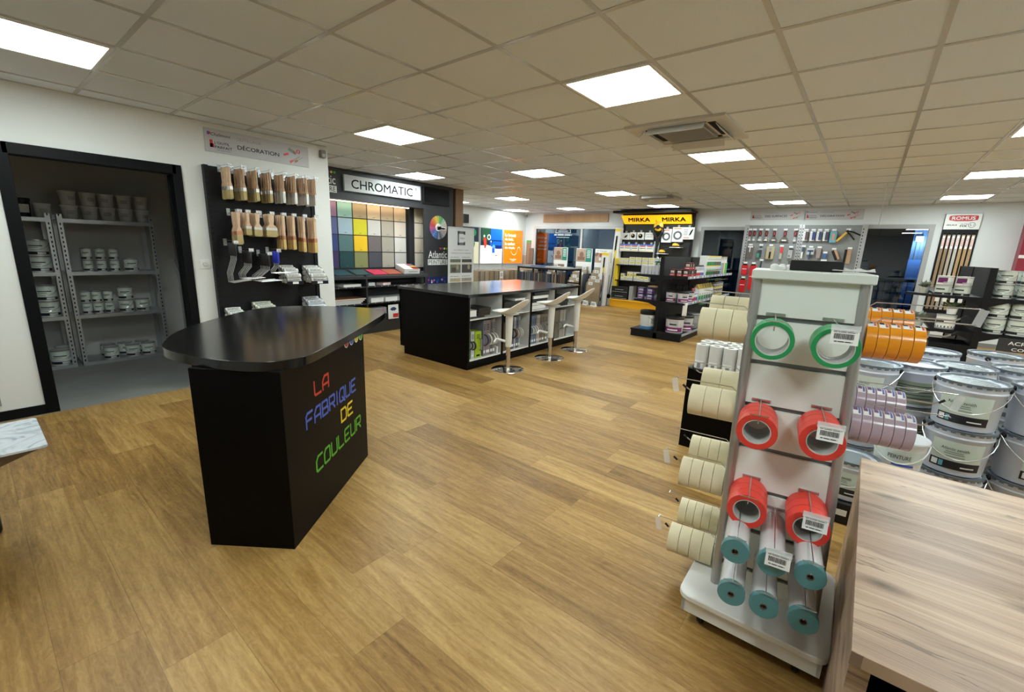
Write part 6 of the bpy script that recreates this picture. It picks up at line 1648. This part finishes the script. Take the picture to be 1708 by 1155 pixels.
# ---------------------------------------------------------------- stacked metal pails at the right
PAILM = mat('pail_enamel', (0.63, 0.66, 0.75), 0.28, .15, var=.03, vscale=4)
PRIM_ = mat('pail_rim', (0.20, 0.24, 0.28), 0.3, .6)
PLID = mat('pail_lid', (0.34, 0.38, 0.41), 0.25, .6)
def pail_proto(name, r, h, label, loc, rz, style='green', group=None):
    t = thing(name, label, 'pail', loc, rz, group)
    rb = r * .90
    def rr(z): return rb + (r - rb) * z / h
    obj('body', MB().lathe([(rb * .97, 0), (rb, .004), (rr(h * .80), h * .80), (rr(h * .81) + .003, h * .815), (rr(h * .82) + .003, h * .835), (rr(h * .85), h * .85), (rr(h * .95), h * .95)], 40), PAILM, t)
    m = MB().ring(r + .004, r - .008, h - .012, h, 40)
    for k in range(24):
        a = 2 * math.pi * k / 24; A = RZ(a)
        mm = MB(A); mm.box(r - .004, -.010, h - .020, r + .003, .010, h - .010); m.add(mm.v, mm.f)
    obj('rim', m, PRIM_, t)
    obj('lid', MB().lathe([(r - .008, h - .009), (r - .012, h - .018), (r * .75, h - .016), (r * .73, h - .013), (0.001, h - .013)], 40, cap=False), PLID, t)
    m = MB()
    if style == 'green':
        wrap(m, rr(.04) + .0006, rr(h * .30) + .0006, .04, h * .30, -38, 38, 24, 0); wrap(m, rr(h * .3) + .0006, rr(h * .76) + .0006, h * .30, h * .74, -46, 46, 24, 0)
        wrap(m, rr(.05) + .0014, rr(h * .31) + .0014, h * .13, h * .31, -46, 46, 20, 1)
        wrap(m, rr(h * .25) + .002, rr(h * .25) + .002, h * .16, h * .28, -42, -30, 4, 2); wrap(m, rr(h * .25) + .002, rr(h * .25) + .002, h * .16, h * .28, -28, -20, 4, 3)
        wrap(m, rr(h * .25) + .002, rr(h * .25) + .002, h * .19, h * .215, 10, 35, 4, 2)
        wrap_text(m, 'Atlantic', rr(h * .6) + .0035, -16, h * .58, 24, h * .06, 4); wrap_text(m, 'zenith', rr(h * .6) + .0035, 8, h * .58, 20, h * .065, 4, bold=.03)
        for z_, a0, a1 in ((.50, -20, 10), (.46, -22, 12), (.40, -18, 14)): wrap(m, rr(h * z_) + .002, rr(h * z_) + .002, h * z_, h * (z_ + .018), a0, a1, 8, 5)
    else:
        wrap(m, rr(.02) + .0006, rr(h * .62) + .0006, .02, h * .62, -75, 75, 24, 5)
        for z_ in (.52, .46, .38, .30, .22): wrap(m, rr(h * z_) + .0016, rr(h * z_) + .0016, h * z_, h * (z_ + .014), -50, 55, 12, 4)
        wrap(m, rr(.05) + .0014, rr(h * .2) + .0014, .03, h * .2, -75, -30, 8, 1)
    obj('label', m, [mat('pale_mint_label', (.58, .64, .57), .35), LABB, PAPER, mat('cyan_patch', (.12, .35, .45), .4), INK, mat('olive_small_print', (.22, .26, .20), .5)], t)
    for s_ in (-1, 1):
        e = MB(RZ(R(90 * s_)) @ T(r, 0, h * .90) @ Matrix.Rotation(R(90), 4, 'Y')); e.lathe([(.016, -.004), (.015, .006), (.008, .012)], 14)
        obj('ear', e, RUBBER, t)
    pts = []
    for k in range(13):
        a = math.pi * k / 12
        pts.append(((r + .012) * math.sin(a) * (1.0), (r + .012) * math.cos(a), h * .90 - h * .52 * math.sin(a) ** 1.0))
    obj('handle', MB().tube(pts, .0022, 6), mat('handle_wire', (.75, .76, .78), .25, .6), t)
    return t
PH = .266
first = None; first2 = None
def face_cam(x, y, off=0): return math.atan2(-y, -x) + R(off)
stacks = [(.555, 3.45, 3, 'front', 'green', 0), (.575, 3.90, 3, 'behind the front one', 'green', 25), (.87, 3.56, 3, 'at the right edge of the photo', 'green', 30), (.86, 4.05, 3, 'rear right', 'green', -20),
          (.115, 3.56, 3, 'left, beside the orange tape', 'green', -12), (.335, 3.76, 3, 'turned to its grey back label, beside the orange tape', 'plain', 0),
          (.47, 4.42, 3, 'farther back before the black shelf unit', 'green', 60), (.19, 4.28, 3, 'rear left, half hidden', 'green', 60), (.82, 4.62, 3, 'farthest right', 'green', 80), (.10, 3.98, 3, 'rear, behind the left stack', 'green', 10)]
for x, y, n_, nm, st, off in stacks:
    for lv in range(n_):
        lab = '%s metal pail of the stack %s' % (('bottom', 'middle', 'top')[lv], nm)
        loc = (x, y, lv * (PH + .001)); rz = face_cam(x, y, off + (0, 7, -3)[lv])
        if st == 'green':
            if first is None: first = pail_proto('metal_pail', .146, PH, lab, loc, rz, 'green', 'stacked metal pails')
            else: dup(first, loc, rz, lab)
        else:
            if first2 is None: first2 = pail_proto('metal_pail', .146, PH, lab, loc, rz, 'plain', 'stacked metal pails')
            else: dup(first2, loc, rz, lab)
# smaller stack partly seen under the lilac tape
c = dup(first, (.295, 3.12, 0), face_cam(.295, 3.12), 'metal pail under the small white tub, just beyond the wooden table')
c = dup(first, (.10, 2.98, .13), face_cam(.10, 2.98, -10), 'metal pail standing on the black crate, left of the wooden table'); c.scale = (.86, .86, .86)
t = thing('plastic_tub', 'small white tub with a black foot on a metal pail, behind the lilac tape', 'tub', (.295, 3.12, PH + .002), face_cam(.3, 3.12))
obj('body', MB().lathe([(.095, 0), (.112, .20), (.118, .205), (.118, .215), (.112, .22)], 32), WPLAST, t)
m = MB(); wrap(m, .0965, .100, .0, .05, -180, 180, 36, 0); wrap(m, .106, .110, .10, .17, -70, 70, 16, 1); wrap_text(m, 'PEINTURE', .113, 5, .135, 50, .022, 0, bold=.02); wrap(m, .1095, .1095, .085, .095, -10, 40, 8, 2)
obj('label', m, [INK, LABG, BLUE], t)
obj('lid', MB().lathe([(.119, .212), (.121, .216), (.119, .224), (.10, .222), (.001, .222)], 32), mat('tub_lid_white', (.66, .68, .72), .2), t)
obj('handle', MB().tube([(.12 * math.sin(math.pi * k / 12), .12 * math.cos(math.pi * k / 12), .20 - .10 * math.sin(math.pi * k / 12)) for k in range(13)], .003, 6), WPLAST, t)
t = thing('black_crate', 'black crate with a small white label on the floor left of the wooden table', 'crate', (.085, 2.98, 0), R(4))
obj('shell', MB().box(-.15, -.14, 0, .13, .16, .125), RUBBER, t, bev=.008)
obj('label', MB(T(0, -.1405, 0) @ FY).box(-.05, .05, 0, .03, .085, .001), PAPER, t)

# ---------------------------------------------------------------- black bin of paper rolls
t = thing('paper_roll_bin', 'tall open black bin holding upright white paper rolls', 'bin', (-.71, 3.43, 0))
m = MB().box(-.205, -.185, 0, .205, -.173, .617).box(-.205, .173, 0, .205, .185, .617).box(-.205, -.173, 0, -.193, .173, .617).box(.193, -.173, 0, .205, .173, .617).box(-.193, -.173, 0, .193, .173, .25)
obj('shell', m, LAM, t)
m = MB().box(-.207, -.187, .609, .207, -.171, .619).box(-.207, .171, .609, .207, .187, .619).box(-.207, -.171, .609, -.191, .171, .619).box(.191, -.171, .609, .207, .171, .619)
obj('edge', m, DGREY, t)
first_r = None
for j in range(3):
    for i in range(4):
        lab = 'white paper roll in the black bin, %s row from the front, %s from the left' % (('first', 'second', 'third', 'back')[j], ('first', 'second', 'third', 'last')[i])
        loc = (-.71 - .140 + i * .0935, 3.43 - .115 + j * .105, .251 + random.uniform(-.006, .006) + .0)
        if first_r is None:
            first_r = thing('paper_roll', lab, 'paper roll', loc, 0, 'paper rolls in the black bin')
            obj('roll', MB().ring(.0455, .021, 0, .545, 24, mi=0, mi_in=1), [mat('paper_roll_white', (.62, .61, .59), .7, bump=.4, vscale=30), mat('card_core', (.42, .38, .33), .8)], first_r)
            obj('sticker', wrap(wrap(MB(), .0461, .0461, .365, .43, -140, -60, 10, 0), .0465, .0465, .375, .41, -110, -80, 5, 1), [PAPER, mat('grey_print', (0, 0, 0))], first_r)
        else: dup(first_r, loc, R(random.uniform(-20, 20)), lab)

# ---------------------------------------------------------------- tape tower on castors
TO = (-.135, 1.98, 0); TR = R(8)
PANW = mat('tower_panel', (0.74, 0.79, 0.75), 0.4)
POST = mat('tower_post', (.42, .42, .42), .35, .7)
t = thing('tape_tower', 'white and aluminium tower on castors carrying rolls of tape on hooks', 'display tower', TO, TR)
B_ = RZ(R(-7)) @ T(0, 0, 0)
def rr_rect(cx, cy, hw, hd, r, n=5):
    p = []
    for sx, sy, a0 in ((1, 1, 0), (-1, 1, 90), (-1, -1, 180), (1, -1, 270)):
        for k in range(n + 1):
            a = R(a0 + 90 * k / n); p.append((cx + sx * (hw - r) + r * math.cos(a), cy + sy * (hd - r) + r * math.sin(a)))
    return p
bc = Vector((-.003, -.145))
obj('base_top', MB(B_).prism(rr_rect(bc.x, bc.y, .245, .262, .045), .118, .142), WPLAST, t, bev=.004)
m = MB(B_); s_ = .228; d_ = .245
m.box(bc.x - s_, bc.y - d_, .058, bc.x + s_, bc.y - d_ + .012, .118).box(bc.x - s_, bc.y + d_ - .012, .058, bc.x + s_, bc.y + d_, .118).box(bc.x - s_, bc.y - d_, .058, bc.x - s_ + .012, bc.y + d_, .118).box(bc.x + s_ - .012, bc.y - d_, .058, bc.x + s_, bc.y + d_, .118)
obj('base_skirt', m, WPLAST, t)
for sx in (-1, 1):
    for sy in (-1, 1):
        c = Vector((bc.x + sx * .16, bc.y + sy * .19, 0))
        o = obj('castor', MB(B_ @ T(c.x, c.y, .03) @ RYm(R(90))).lathe([(.012, -.012), (.027, -.012), (.030, -.008), (.030, .008), (.027, .012), (.012, .012)], 20), RUBBER, t)
        obj('fork', MB(B_ @ T(c.x, c.y, 0)).box(-.018, -.012, .03, -.014, .012, .12).box(.014, -.012, .03, .018, .012, .12).box(-.018, -.012, .07, .018, .012, .12), CHROME, o)
ZT = 1.352
def tp(x, y, z):
    """tapering, slightly leaning tower: x,y in -1..1, returns a point on its outline at height z"""
    k = (z - .142) / (ZT - .142)
    hw = .164 + (.1565 - .164) * k; cx = -.012 + (-.040 + .012) * k
    yf = -.238 + (-.154 + .238) * k; yb = .10 + (.075 - .10) * k
    return (cx + x * hw, yf + (yb - yf) * (y + 1) / 2, z)
for sx in (-1, 1):
    for sy in (-1, 1):
        a, b = Vector(tp(sx, sy, .142)), Vector(tp(sx, sy, ZT))
        m = MB(); r_ = .017
        v = []
        for p in (a, b):
            for q in range(12):
                an = 2 * math.pi * q / 12; v.append((p.x + r_ * math.cos(an), p.y + r_ * math.sin(an), p.z))
        m.add(v, [(q, (q + 1) % 12, 12 + (q + 1) % 12, 12 + q) for q in range(12)] + [tuple(range(12))[::-1], tuple(range(12, 24))])
        obj('post', m, POST, t)
SL = [.142, .245, .405, .567, .730, .890, 1.052, 1.214, ZT]
def face_panels(side):
    for a, b in zip(SL, SL[1:]):
        g_ = .0085
        z0_, z1_ = a + (g_ if a > .15 else 0), b - (g_ if b < 1.3 else 0)
        m = MB()
        if side == 'front': P_ = [tp(-.92, -1, z0_), tp(.92, -1, z0_), tp(.92, -1, z1_), tp(-.92, -1, z1_)]; n_ = Vector((0, -.004, 0))
        elif side == 'back': P_ = [tp(-.92, 1, z0_), tp(.92, 1, z0_), tp(.92, 1, z1_), tp(-.92, 1, z1_)]; n_ = Vector((0, .004, 0))
        elif side == 'left': P_ = [tp(-1, -.9, z0_), tp(-1, .9, z0_), tp(-1, .9, z1_), tp(-1, -.9, z1_)]; n_ = Vector((-.004, 0, 0))
        else: P_ = [tp(1, -.9, z0_), tp(1, .9, z0_), tp(1, .9, z1_), tp(1, -.9, z1_)]; n_ = Vector((.004, 0, 0))
        v = [tuple(Vector(p) + n_) for p in P_] + [tuple(Vector(p) - n_ * 2) for p in P_]
        m.add(v, [(0, 1, 2, 3), (7, 6, 5, 4), (0, 4, 5, 1), (1, 5, 6, 2), (2, 6, 7, 3), (3, 7, 4, 0)])
        obj('panel', m, PANW, t)
for s_ in ('front', 'back', 'left', 'right'): face_panels(s_)
m = MB()
for z in SL[1:-1]:
    a, b, c, d = Vector(tp(-.98, -.94, z)), Vector(tp(.98, -.94, z)), Vector(tp(.98, .94, z)), Vector(tp(-.98, .94, z))
    v = [(p.x, p.y, z + q) for q in (-.009, .009) for p in (a, b, c, d)]
    m.add(v, [(0, 3, 2, 1), (4, 5, 6, 7), (0, 1, 5, 4), (1, 2, 6, 5), (2, 3, 7, 6), (3, 0, 4, 7)])
obj('slot_rail', m, mat('slot_grey', (.17, .18, .19), .35, .6), t)
obj('top_shelf', MB().prism(rr_rect(-.038, -.045, .178, .14, .012), ZT, ZT + .032), mat('tower_top', (.72, .77, .74), .35), t, bev=.004)

def TW(x, y, z): return Matrix.Translation(TO) @ RZ(TR) @ Vector((x, y, z))
TROT = Matrix.Rotation(TR, 4, 'Z')
# tape rolls: local z is the roll axis, standing rolled by an empty rotation
def tape_mesh(name, ro, ri, w_, col, label, cat, group, extra=None, core=(.55, .55, .53), rough=.35):
    t = thing(name, label, cat, (0, 0, 0), 0, group)
    mc = mat('tape_' + col[0], col[1], rough, var=.04, vscale=50)
    ms = mat('tape_side_' + col[0], tuple(c * .78 for c in col[1]), .6, var=.1, vscale=80)
    m = MB(); n = 36
    m.ring(ro, ri + .003, -w_ / 2, w_ / 2, n)
    # end faces take the side colour
    for i in range(len(m.f)):
        zs = {round(m.v[k][2], 5) for k in m.f[i]}
        m.mi[i] = 1 if len(zs) == 1 else 0
    obj('tape', m, [mc, ms], t, bev=.0008)
    obj('core', MB().ring(ri + .003, ri, -w_ / 2 + .0006, w_ / 2 - .0006, n), mat('core_%d' % int(core[0] * 99), core, .7), t)
    if extra: extra(t, ro, w_)
    return t
def place(o, x, y, z, axis, label, spin=0, first=False):
    """axis: 'y' roll axis along the front hooks, 'x' along the side hooks; x,y,z in tower space"""
    A = TROT.to_3x3().to_4x4() @ (Matrix.Rotation(R(90), 4, 'X') if axis == 'y' else Matrix.Rotation(R(90), 4, 'Y')) @ RZ(spin)
    loc = TW(x, y, z)
    if first: o.location = loc; o.rotation_euler = A.to_euler(); o['label'] = label; return o
    return dup(o, loc, None, label, None, A.to_euler())
OD = .0625; CI = .040
green = tape_mesh('green_tape_roll', OD, .046, .050, ('green', (.015, .36, .11)), '', 'tape roll', 'green tape rolls on the front of the tower')
redt = tape_mesh('red_tape_roll', .0625, CI, .048, ('red', (.88, .055, .035)), '', 'tape roll', 'red tape rolls on the front of the tower')
k = 0
for x, nm in ((-.122, 'left'), (.046, 'right')):
    for i in range(2):
        place(green, x, -.335 + i * .052, 1.165, 'y', '%s green tape roll on the %s top hook of the tower front' % (('front', 'rear')[i], nm), random.uniform(0, 6), k == 0); k += 1
k = 0
for x, z, nm, n_ in ((-.122, .848, 'left upper', 3), (.060, .860, 'right upper', 3), (-.112, .550, 'left lower', 3), (.070, .550, 'right lower', 3)):
    for i in range(n_):
        place(redt, x, -.335 + i * .050, z, 'y', '%s red tape roll on the %s red hook of the tower front' % (('front', 'middle', 'rear')[i], nm), random.uniform(0, 6), k == 0); k += 1
# film rolls with teal tape end
fm = thing('masking_film_roll', '', 'film roll', (0, 0, 0), 0, 'masking film rolls low on the tower')
obj('film', MB().lathe([(.035, -.25), (.0385, -.242), (.0385, -.01), (.0385, 0)], 24), mat('white_film', (.62, .62, .63), .22, bump=.8, vscale=25), fm)
obj('tape_end', MB().ring(.0425, .010, 0, .024, 32, mi=0), mat('teal_tape', (.085, .25, .28), .35), fm, bev=.001)
obj('core', MB().ring(.0105, .0085, -.001, .0255, 16), mat('dark_core', (.10, .07, .05), .7), fm)
k = 0
for z, xs_, nm in ((.468, (-.127, -.020, .083), 'upper'), (.306, (-.118, -.021, .089), 'lower')):
    for i, x in enumerate(xs_):
        o = place(fm, x, -.47, z, 'y', '%s masking film roll with teal end in the %s row' % (('left', 'middle', 'right')[i], nm), 0, k == 0); k += 1
for ch in fm.children: pass
# hooks
def fhook(x, z, L_, label, tagged, yf, drop=.036, up=.066):
    t = thing('display_hook', label, 'hook', TW(x, 0, z), TR, 'hooks on the tape tower')
    zr = z + up
    a = (zr - .142) / (ZT - .142); y0 = -.238 + .084 * a
    m = MB().tube([(0, y0 + .002, drop), (0, -L_, drop), (0, -L_ - .006, drop + .012)], .0022, 6).tube([(0, y0 + .002, up), (0, -L_ - .008, up)], .0019, 6).tube([(-.028, -L_ - .008, up), (.028, -L_ - .008, up)], .0019, 6)
    m.box(-.030, y0 - .008, up - .006, .030, y0 + .002, up + .004)
    obj('prong', m, WIRE, t)
    if tagged:
        G_ = T(.012, -L_ - .012, up + .004) @ RXm(R(-12)) @ FY
        obj('tag_holder', MB(G_).box(-.036, -.012, -.001, .036, .006, .002), CLEAR, t)
        m = MB(G_).box(-.034, -.052, 0, .034, -.006, .0012, 0)
        rnd = random.Random(4); u = -.026
        while u < .022:
            w_ = rnd.uniform(.0008, .0022); quad(m, u, -.036, u + w_, -.020, .0018, 1); u += w_ + rnd.uniform(.0008, .0016)
        bars(m, -.028, -.017, .028, -.010, 2, .0018, 1); bars(m, -.024, -.047, .020, -.041, 1, .0018, 1)
        obj('barcode_label', m, [PAPER, INK], t)
    return t
for x, z, nm, tg in ((-.122, 1.165, 'left green', 0), (.046, 1.165, 'right green', 1), (-.122, .848, 'upper left red', 0), (.060, .860, 'upper right red', 1), (-.112, .550, 'lower left red', 0), (.070, .550, 'lower right red', 1)):
    fhook(x, z, .372, 'double wire hook of the %s tape rolls%s' % (nm, ', with a barcode label' if tg else ''), tg, 0)
for z, xs_, nm in ((.468, (-.127, -.020, .083), 'upper'), (.306, (-.118, -.021, .089), 'lower')):
    for i, x in enumerate(xs_):
        tg = nm == 'upper' and i == 1
        fhook(x, z, .49, 'wire hook of the %s film roll, %s row%s' % (('left', 'middle', 'right')[i], nm, ', with a barcode label' if tg else ''), tg, 0, .0, .052)
def shook(s_, y, z, L_, label, tagged, drop=.036, up=.068):
    t = thing('display_hook', label, 'hook', TW(0, y, z), TR, 'hooks on the tape tower')
    x0 = s_ * .165 - .02
    m = MB().tube([(x0, 0, up - .01), (x0 + s_ * .022, 0, up - .006), (x0 + s_ * .04, 0, up + .010), (s_ * L_, 0, up + .012)], .0020, 6).tube([(s_ * L_, -.012, up + .012), (s_ * L_, .012, up + .012)], .0022, 6)
    m.tube([(x0, 0, drop - .004), (x0 + s_ * .03, 0, drop), (s_ * (L_ - .06), 0, drop), (s_ * (L_ - .035), 0, drop + .014)], .0030, 6)
    m.box(x0 - .003 * s_, -.02, drop - .012, x0 + .004 * s_, .02, up)
    obj('prong', m, WIRE, t)
    obj('tip', MB().tube([(s_ * (L_ - .045), 0, drop + .006), (s_ * (L_ - .030), 0, drop + .018)], .0045, 8), RUBBER, t)
    if tagged:
        obj('tag', MB(T(s_ * L_, 0, up) @ RYm(R(12 * s_))).box(-.012, -.016, -.045, .012, -.0145, .012), CLEAR, t)
    return t
kraft = []
def side_rolls(proto_args, s_, y, z, xs0, n_, w_, nm, cat='tape roll'):
    global kraft
    for i in range(n_):
        lab = nm % NUM[i]
        key = (proto_args[0], w_)
        P_ = next((p for kx, p in kraft if kx == key), None)
        x = s_ * (xs0 + w_ * (i + .5))
        if P_ is None:
            P_ = tape_mesh(proto_args[0], proto_args[1], proto_args[2], w_ - .0012, proto_args[3], lab, cat, None, proto_args[4], rough=proto_args[5])
            kraft.append((key, P_))
            place(P_, x, y, z, 'x', lab, proto_args[6] if len(proto_args) > 6 else 0, True)
        else:
            place(P_, x, y, z, 'x', lab, random.uniform(-.05, .05) + (proto_args[6] if len(proto_args) > 6 else 0))
CREAM = ('masking_tape_roll', .062, .038, ('cream', (.74, .66, .45)), None, .55)
for lv, (z, n_, w_, nr, wr_) in enumerate(((1.165, 3, .0565, 3, .052), (.847, 3, .0565, 2, .075), (.523, 4, .042, 4, .040), (.197, 4, .045, 5, .034))):
    L_ = ('top', 'second', 'third', 'lowest')[lv]
    side_rolls(CREAM, -1, -.12, z, .203, n_, w_, '%s cream masking roll from the post on the front ' + L_ + ' left hook')
    side_rolls(CREAM, -1, .055, z + .036, .205, nr, wr_, '%s cream masking roll from the post on the rear ' + L_ + ' left hook')
    shook(-1, -.12, z, .437 if lv else .40, L_ + ' front hook at the left side of the tape tower', lv > 0)
    shook(-1, .055, z + .036, .430 if lv else .39, L_ + ' rear hook at the left side of the tape tower', False)
def stickers(cols):
    def f(t, ro, w_):
        m = MB()
        wrap(m, ro + .0004, ro + .0004, -w_ * .40, w_ * .40, -32, 22, 8, 0); wrap(m, ro + .0008, ro + .0008, -w_ * .36, w_ * .08, -28, 4, 6, 1); wrap(m, ro + .0008, ro + .0008, w_ * .14, w_ * .36, -28, 18, 6, 2)
        obj('sticker', m, cols, t)
    return f
ORG = ('orange_tape_roll', .060, .038, ('orange', (.80, .29, .012)), stickers([PAPER, INK, mat('sticker_red', (.5, .12, .06), .4)]), .22, R(180 + 12))
LIL = ('lilac_tape_roll', .060, .038, ('lilac', (.44, .35, .42)), stickers([PAPER, mat('sticker_purple', (.12, .05, .16), .4), mat('sticker_blue', (.10, .12, .35), .4)]), .20, R(180 + 18))
side_rolls(ORG, 1, -.12, 1.168, .140, 5, .030, '%s orange tape roll from the post on the front right hook')
side_rolls(ORG, 1, .055, 1.204, .140, 5, .030, '%s orange tape roll from the post on the rear right hook')
side_rolls(LIL, 1, -.12, .870, .150, 6, .0285, '%s lilac tape roll from the post on the front right hook')
side_rolls(LIL, 1, .055, .906, .150, 6, .0285, '%s lilac tape roll from the post on the rear right hook')
for z, nm in ((1.168, 'orange'), (.870, 'lilac')):
    shook(1, -.12, z, .40, 'long front hook of the %s tape rolls' % nm, False); shook(1, .055, z + .036, .46, 'long rear hook of the %s tape rolls' % nm, True)
# things on the tower top
o = obj('black_box', MB(RZ(R(3))).box(-.085, -.05, 0, .075, .05, .036), RUBBER, None, loc=TW(-.02, -.02, ZT + .033), rz=TR, bev=.003)
tag(o, 'flat black box lying on top of the tape tower', 'box')
for k, x in enumerate((-.15, -.125, -.10, -.075)):
    o = obj('plastic_clip', MB().sphere((0, 0, .011), .012, 6, (1.2, 1, .9)).box(-.014, -.010, 0, .014, .010, .012), WPLAST, None, loc=TW(x, -.06, ZT + .0325), rz=TR)
    tag(o, NUM[k] + ' small white clip from the left on top of the tape tower', 'clip')
m = MB(); rnd = random.Random(3)
m.grid(lambda i, j: (-.06 + .12 * i, -.03 + .06 * j, .006 + .010 * abs(math.sin(9 * i + 4 * j)) * (1 - abs(2 * j - 1))), 16, 6)
tag(obj('clear_bag', m, mat('clear_bag', (.8, .82, .82), .15, alpha=.6), None, loc=TW(.085, -.05, ZT + .033), rz=TR, solid=.001), 'crumpled clear plastic bag at the right of the tower top', 'plastic bag')

# ---------------------------------------------------------------- wooden table at the lower right
def rustic(name, vertical=False):
    t = NT(name); tc = t.n('TexCoord'); sp = t.n('SeparateXYZ'); t.set(sp, 0, tc.outputs['Object'])
    if vertical: x, y = sp.outputs[1], sp.outputs[2]
    else: x, y = sp.outputs[0], sp.outputs[1]
    wob = t.noise(t.comb(t.math('MULTIPLY', x, 1.6), t.math('MULTIPLY', y, 3.2), 3.1), 1.5, 3, .6)
    yy = t.math('ADD', y, t.math('MULTIPLY', t.math('SUBTRACT', wob, .5), .06))
    broad = t.noise(t.comb(t.math('MULTIPLY', x, .9), t.math('MULTIPLY', yy, 7.5), 1.7), 1.0, 4, .4)
    band = t.noise(t.comb(t.math('MULTIPLY', x, 1.3), t.math('MULTIPLY', yy, 34.0), 5.0), 1.0, 3, .2)
    fine = t.noise(t.comb(t.math('MULTIPLY', x, 2.0), t.math('MULTIPLY', yy, 190.0), 2.0), 1.0, 2, .1)
    f = t.math('ADD', t.math('MULTIPLY', broad, .55), t.math('ADD', t.math('MULTIPLY', band, .25), t.math('MULTIPLY', fine, .20)))
    c = t.ramp(f, [(.32, (.17, .110, .076)), (.42, (.27, .180, .125)), (.50, (.37, .255, .180)), (.58, (.49, .355, .255)), (.72, (.60, .465, .345))])
    crack = t.noise(t.comb(t.math('MULTIPLY', x, 1.1), t.math('MULTIPLY', yy, 26.0), 9.0), 1.0, 5, .5)
    c = t.mix(t.math('MULTIPLY', t.math('LESS_THAN', t.math('ABSOLUTE', t.math('SUBTRACT', crack, .57)), .008), .5), c, (.05, .03, .025))
    vo = t.n('TexVoronoi', voronoi_dimensions='2D'); t.set(vo, 'Vector', t.comb(t.math('MULTIPLY', x, 1.7), t.math('MULTIPLY', y, 4.2), 0.0)); vo.inputs['Scale'].default_value = 1.0
    kn = t.math('SUBTRACT', 1.0, t.math('MINIMUM', t.math('MULTIPLY', vo.outputs['Distance'], 8.0), 1.0))
    c = t.mix(t.math('MULTIPLY', kn, .8), c, (.045, .026, .022))
    t.set(t.b, 'Base Color', c); t.b.inputs['Roughness'].default_value = .38; t.b.inputs['Specular IOR Level'].default_value = .35
    bp = t.n('Bump'); bp.inputs['Strength'].default_value = .3; bp.inputs['Distance'].default_value = .001
    t.set(bp, 'Height', fine); t.t.links.new(bp.outputs[0], t.b.inputs['Normal'])
    return t.m
TBL = rustic('table_wood'); TBLV = rustic('table_wood_upright', True)
t = thing('wooden_table', 'greyish wood-look table filling the lower right corner', 'table', (.107, 1.70, 0))
obj('table_top', MB().box(0, -.61, .566, 1.35, .61, .600), TBL, t, bev=.0012)
obj('side_panel', MB(T(0, 0, 0)).box(.004, -.585, 0, .042, .60, .566), TBLV, t); obj('side_panel', MB().box(1.30, -.585, 0, 1.338, .60, .566), TBLV, t)
obj('modesty_panel', MB().box(.042, .45, 0, 1.30, .47, .566).box(.042, -.45, .10, 1.30, .45, .12), BLACK, t)

# ---------------------------------------------------------------- low table cut by the left edge
t = thing('low_table', 'low table with a pale marbled top and dark base at the left edge', 'table', (-2.90, -.35, 0))
def marble():
    q = NT('pale_marble'); tc = q.n('TexCoord')
    n = q.noise(tc.outputs['Object'], 4.5, 5, 1.8)
    q.set(q.b, 'Base Color', q.ramp(n, [(.42, (.42, .47, .52)), (.5, (.60, .64, .68)), (.56, (.56, .61, .66)), (.60, (.30, .36, .42)), (.64, (.60, .64, .68))])); q.b.inputs['Roughness'].default_value = .25
    return q.m
obj('table_top', MB().prism(rr_rect(.015, -.06, .225, .53, .02), .508, .520), marble(), t, bev=.002)
m = MB(); a = [( -.20, -.57, .507), (.222, -.57, .507), (.222, .455, .507), (-.20, .455, .507), (-.12, -.57, .36), (.20, -.57, .36), (.212, .30, .45), (-.15, .36, .47)]
m.add(a, [(0, 1, 2, 3), (4, 7, 6, 5), (0, 4, 5, 1), (1, 5, 6, 2), (2, 6, 7, 3), (3, 7, 4, 0)])
obj('apron', m, mat('brown_apron', (.13, .085, .05), .4), t)
obj('base', MB().box(-.30 + .05, -.5, 0, -.12, .285, .42), RUBBER, t, bev=.02)
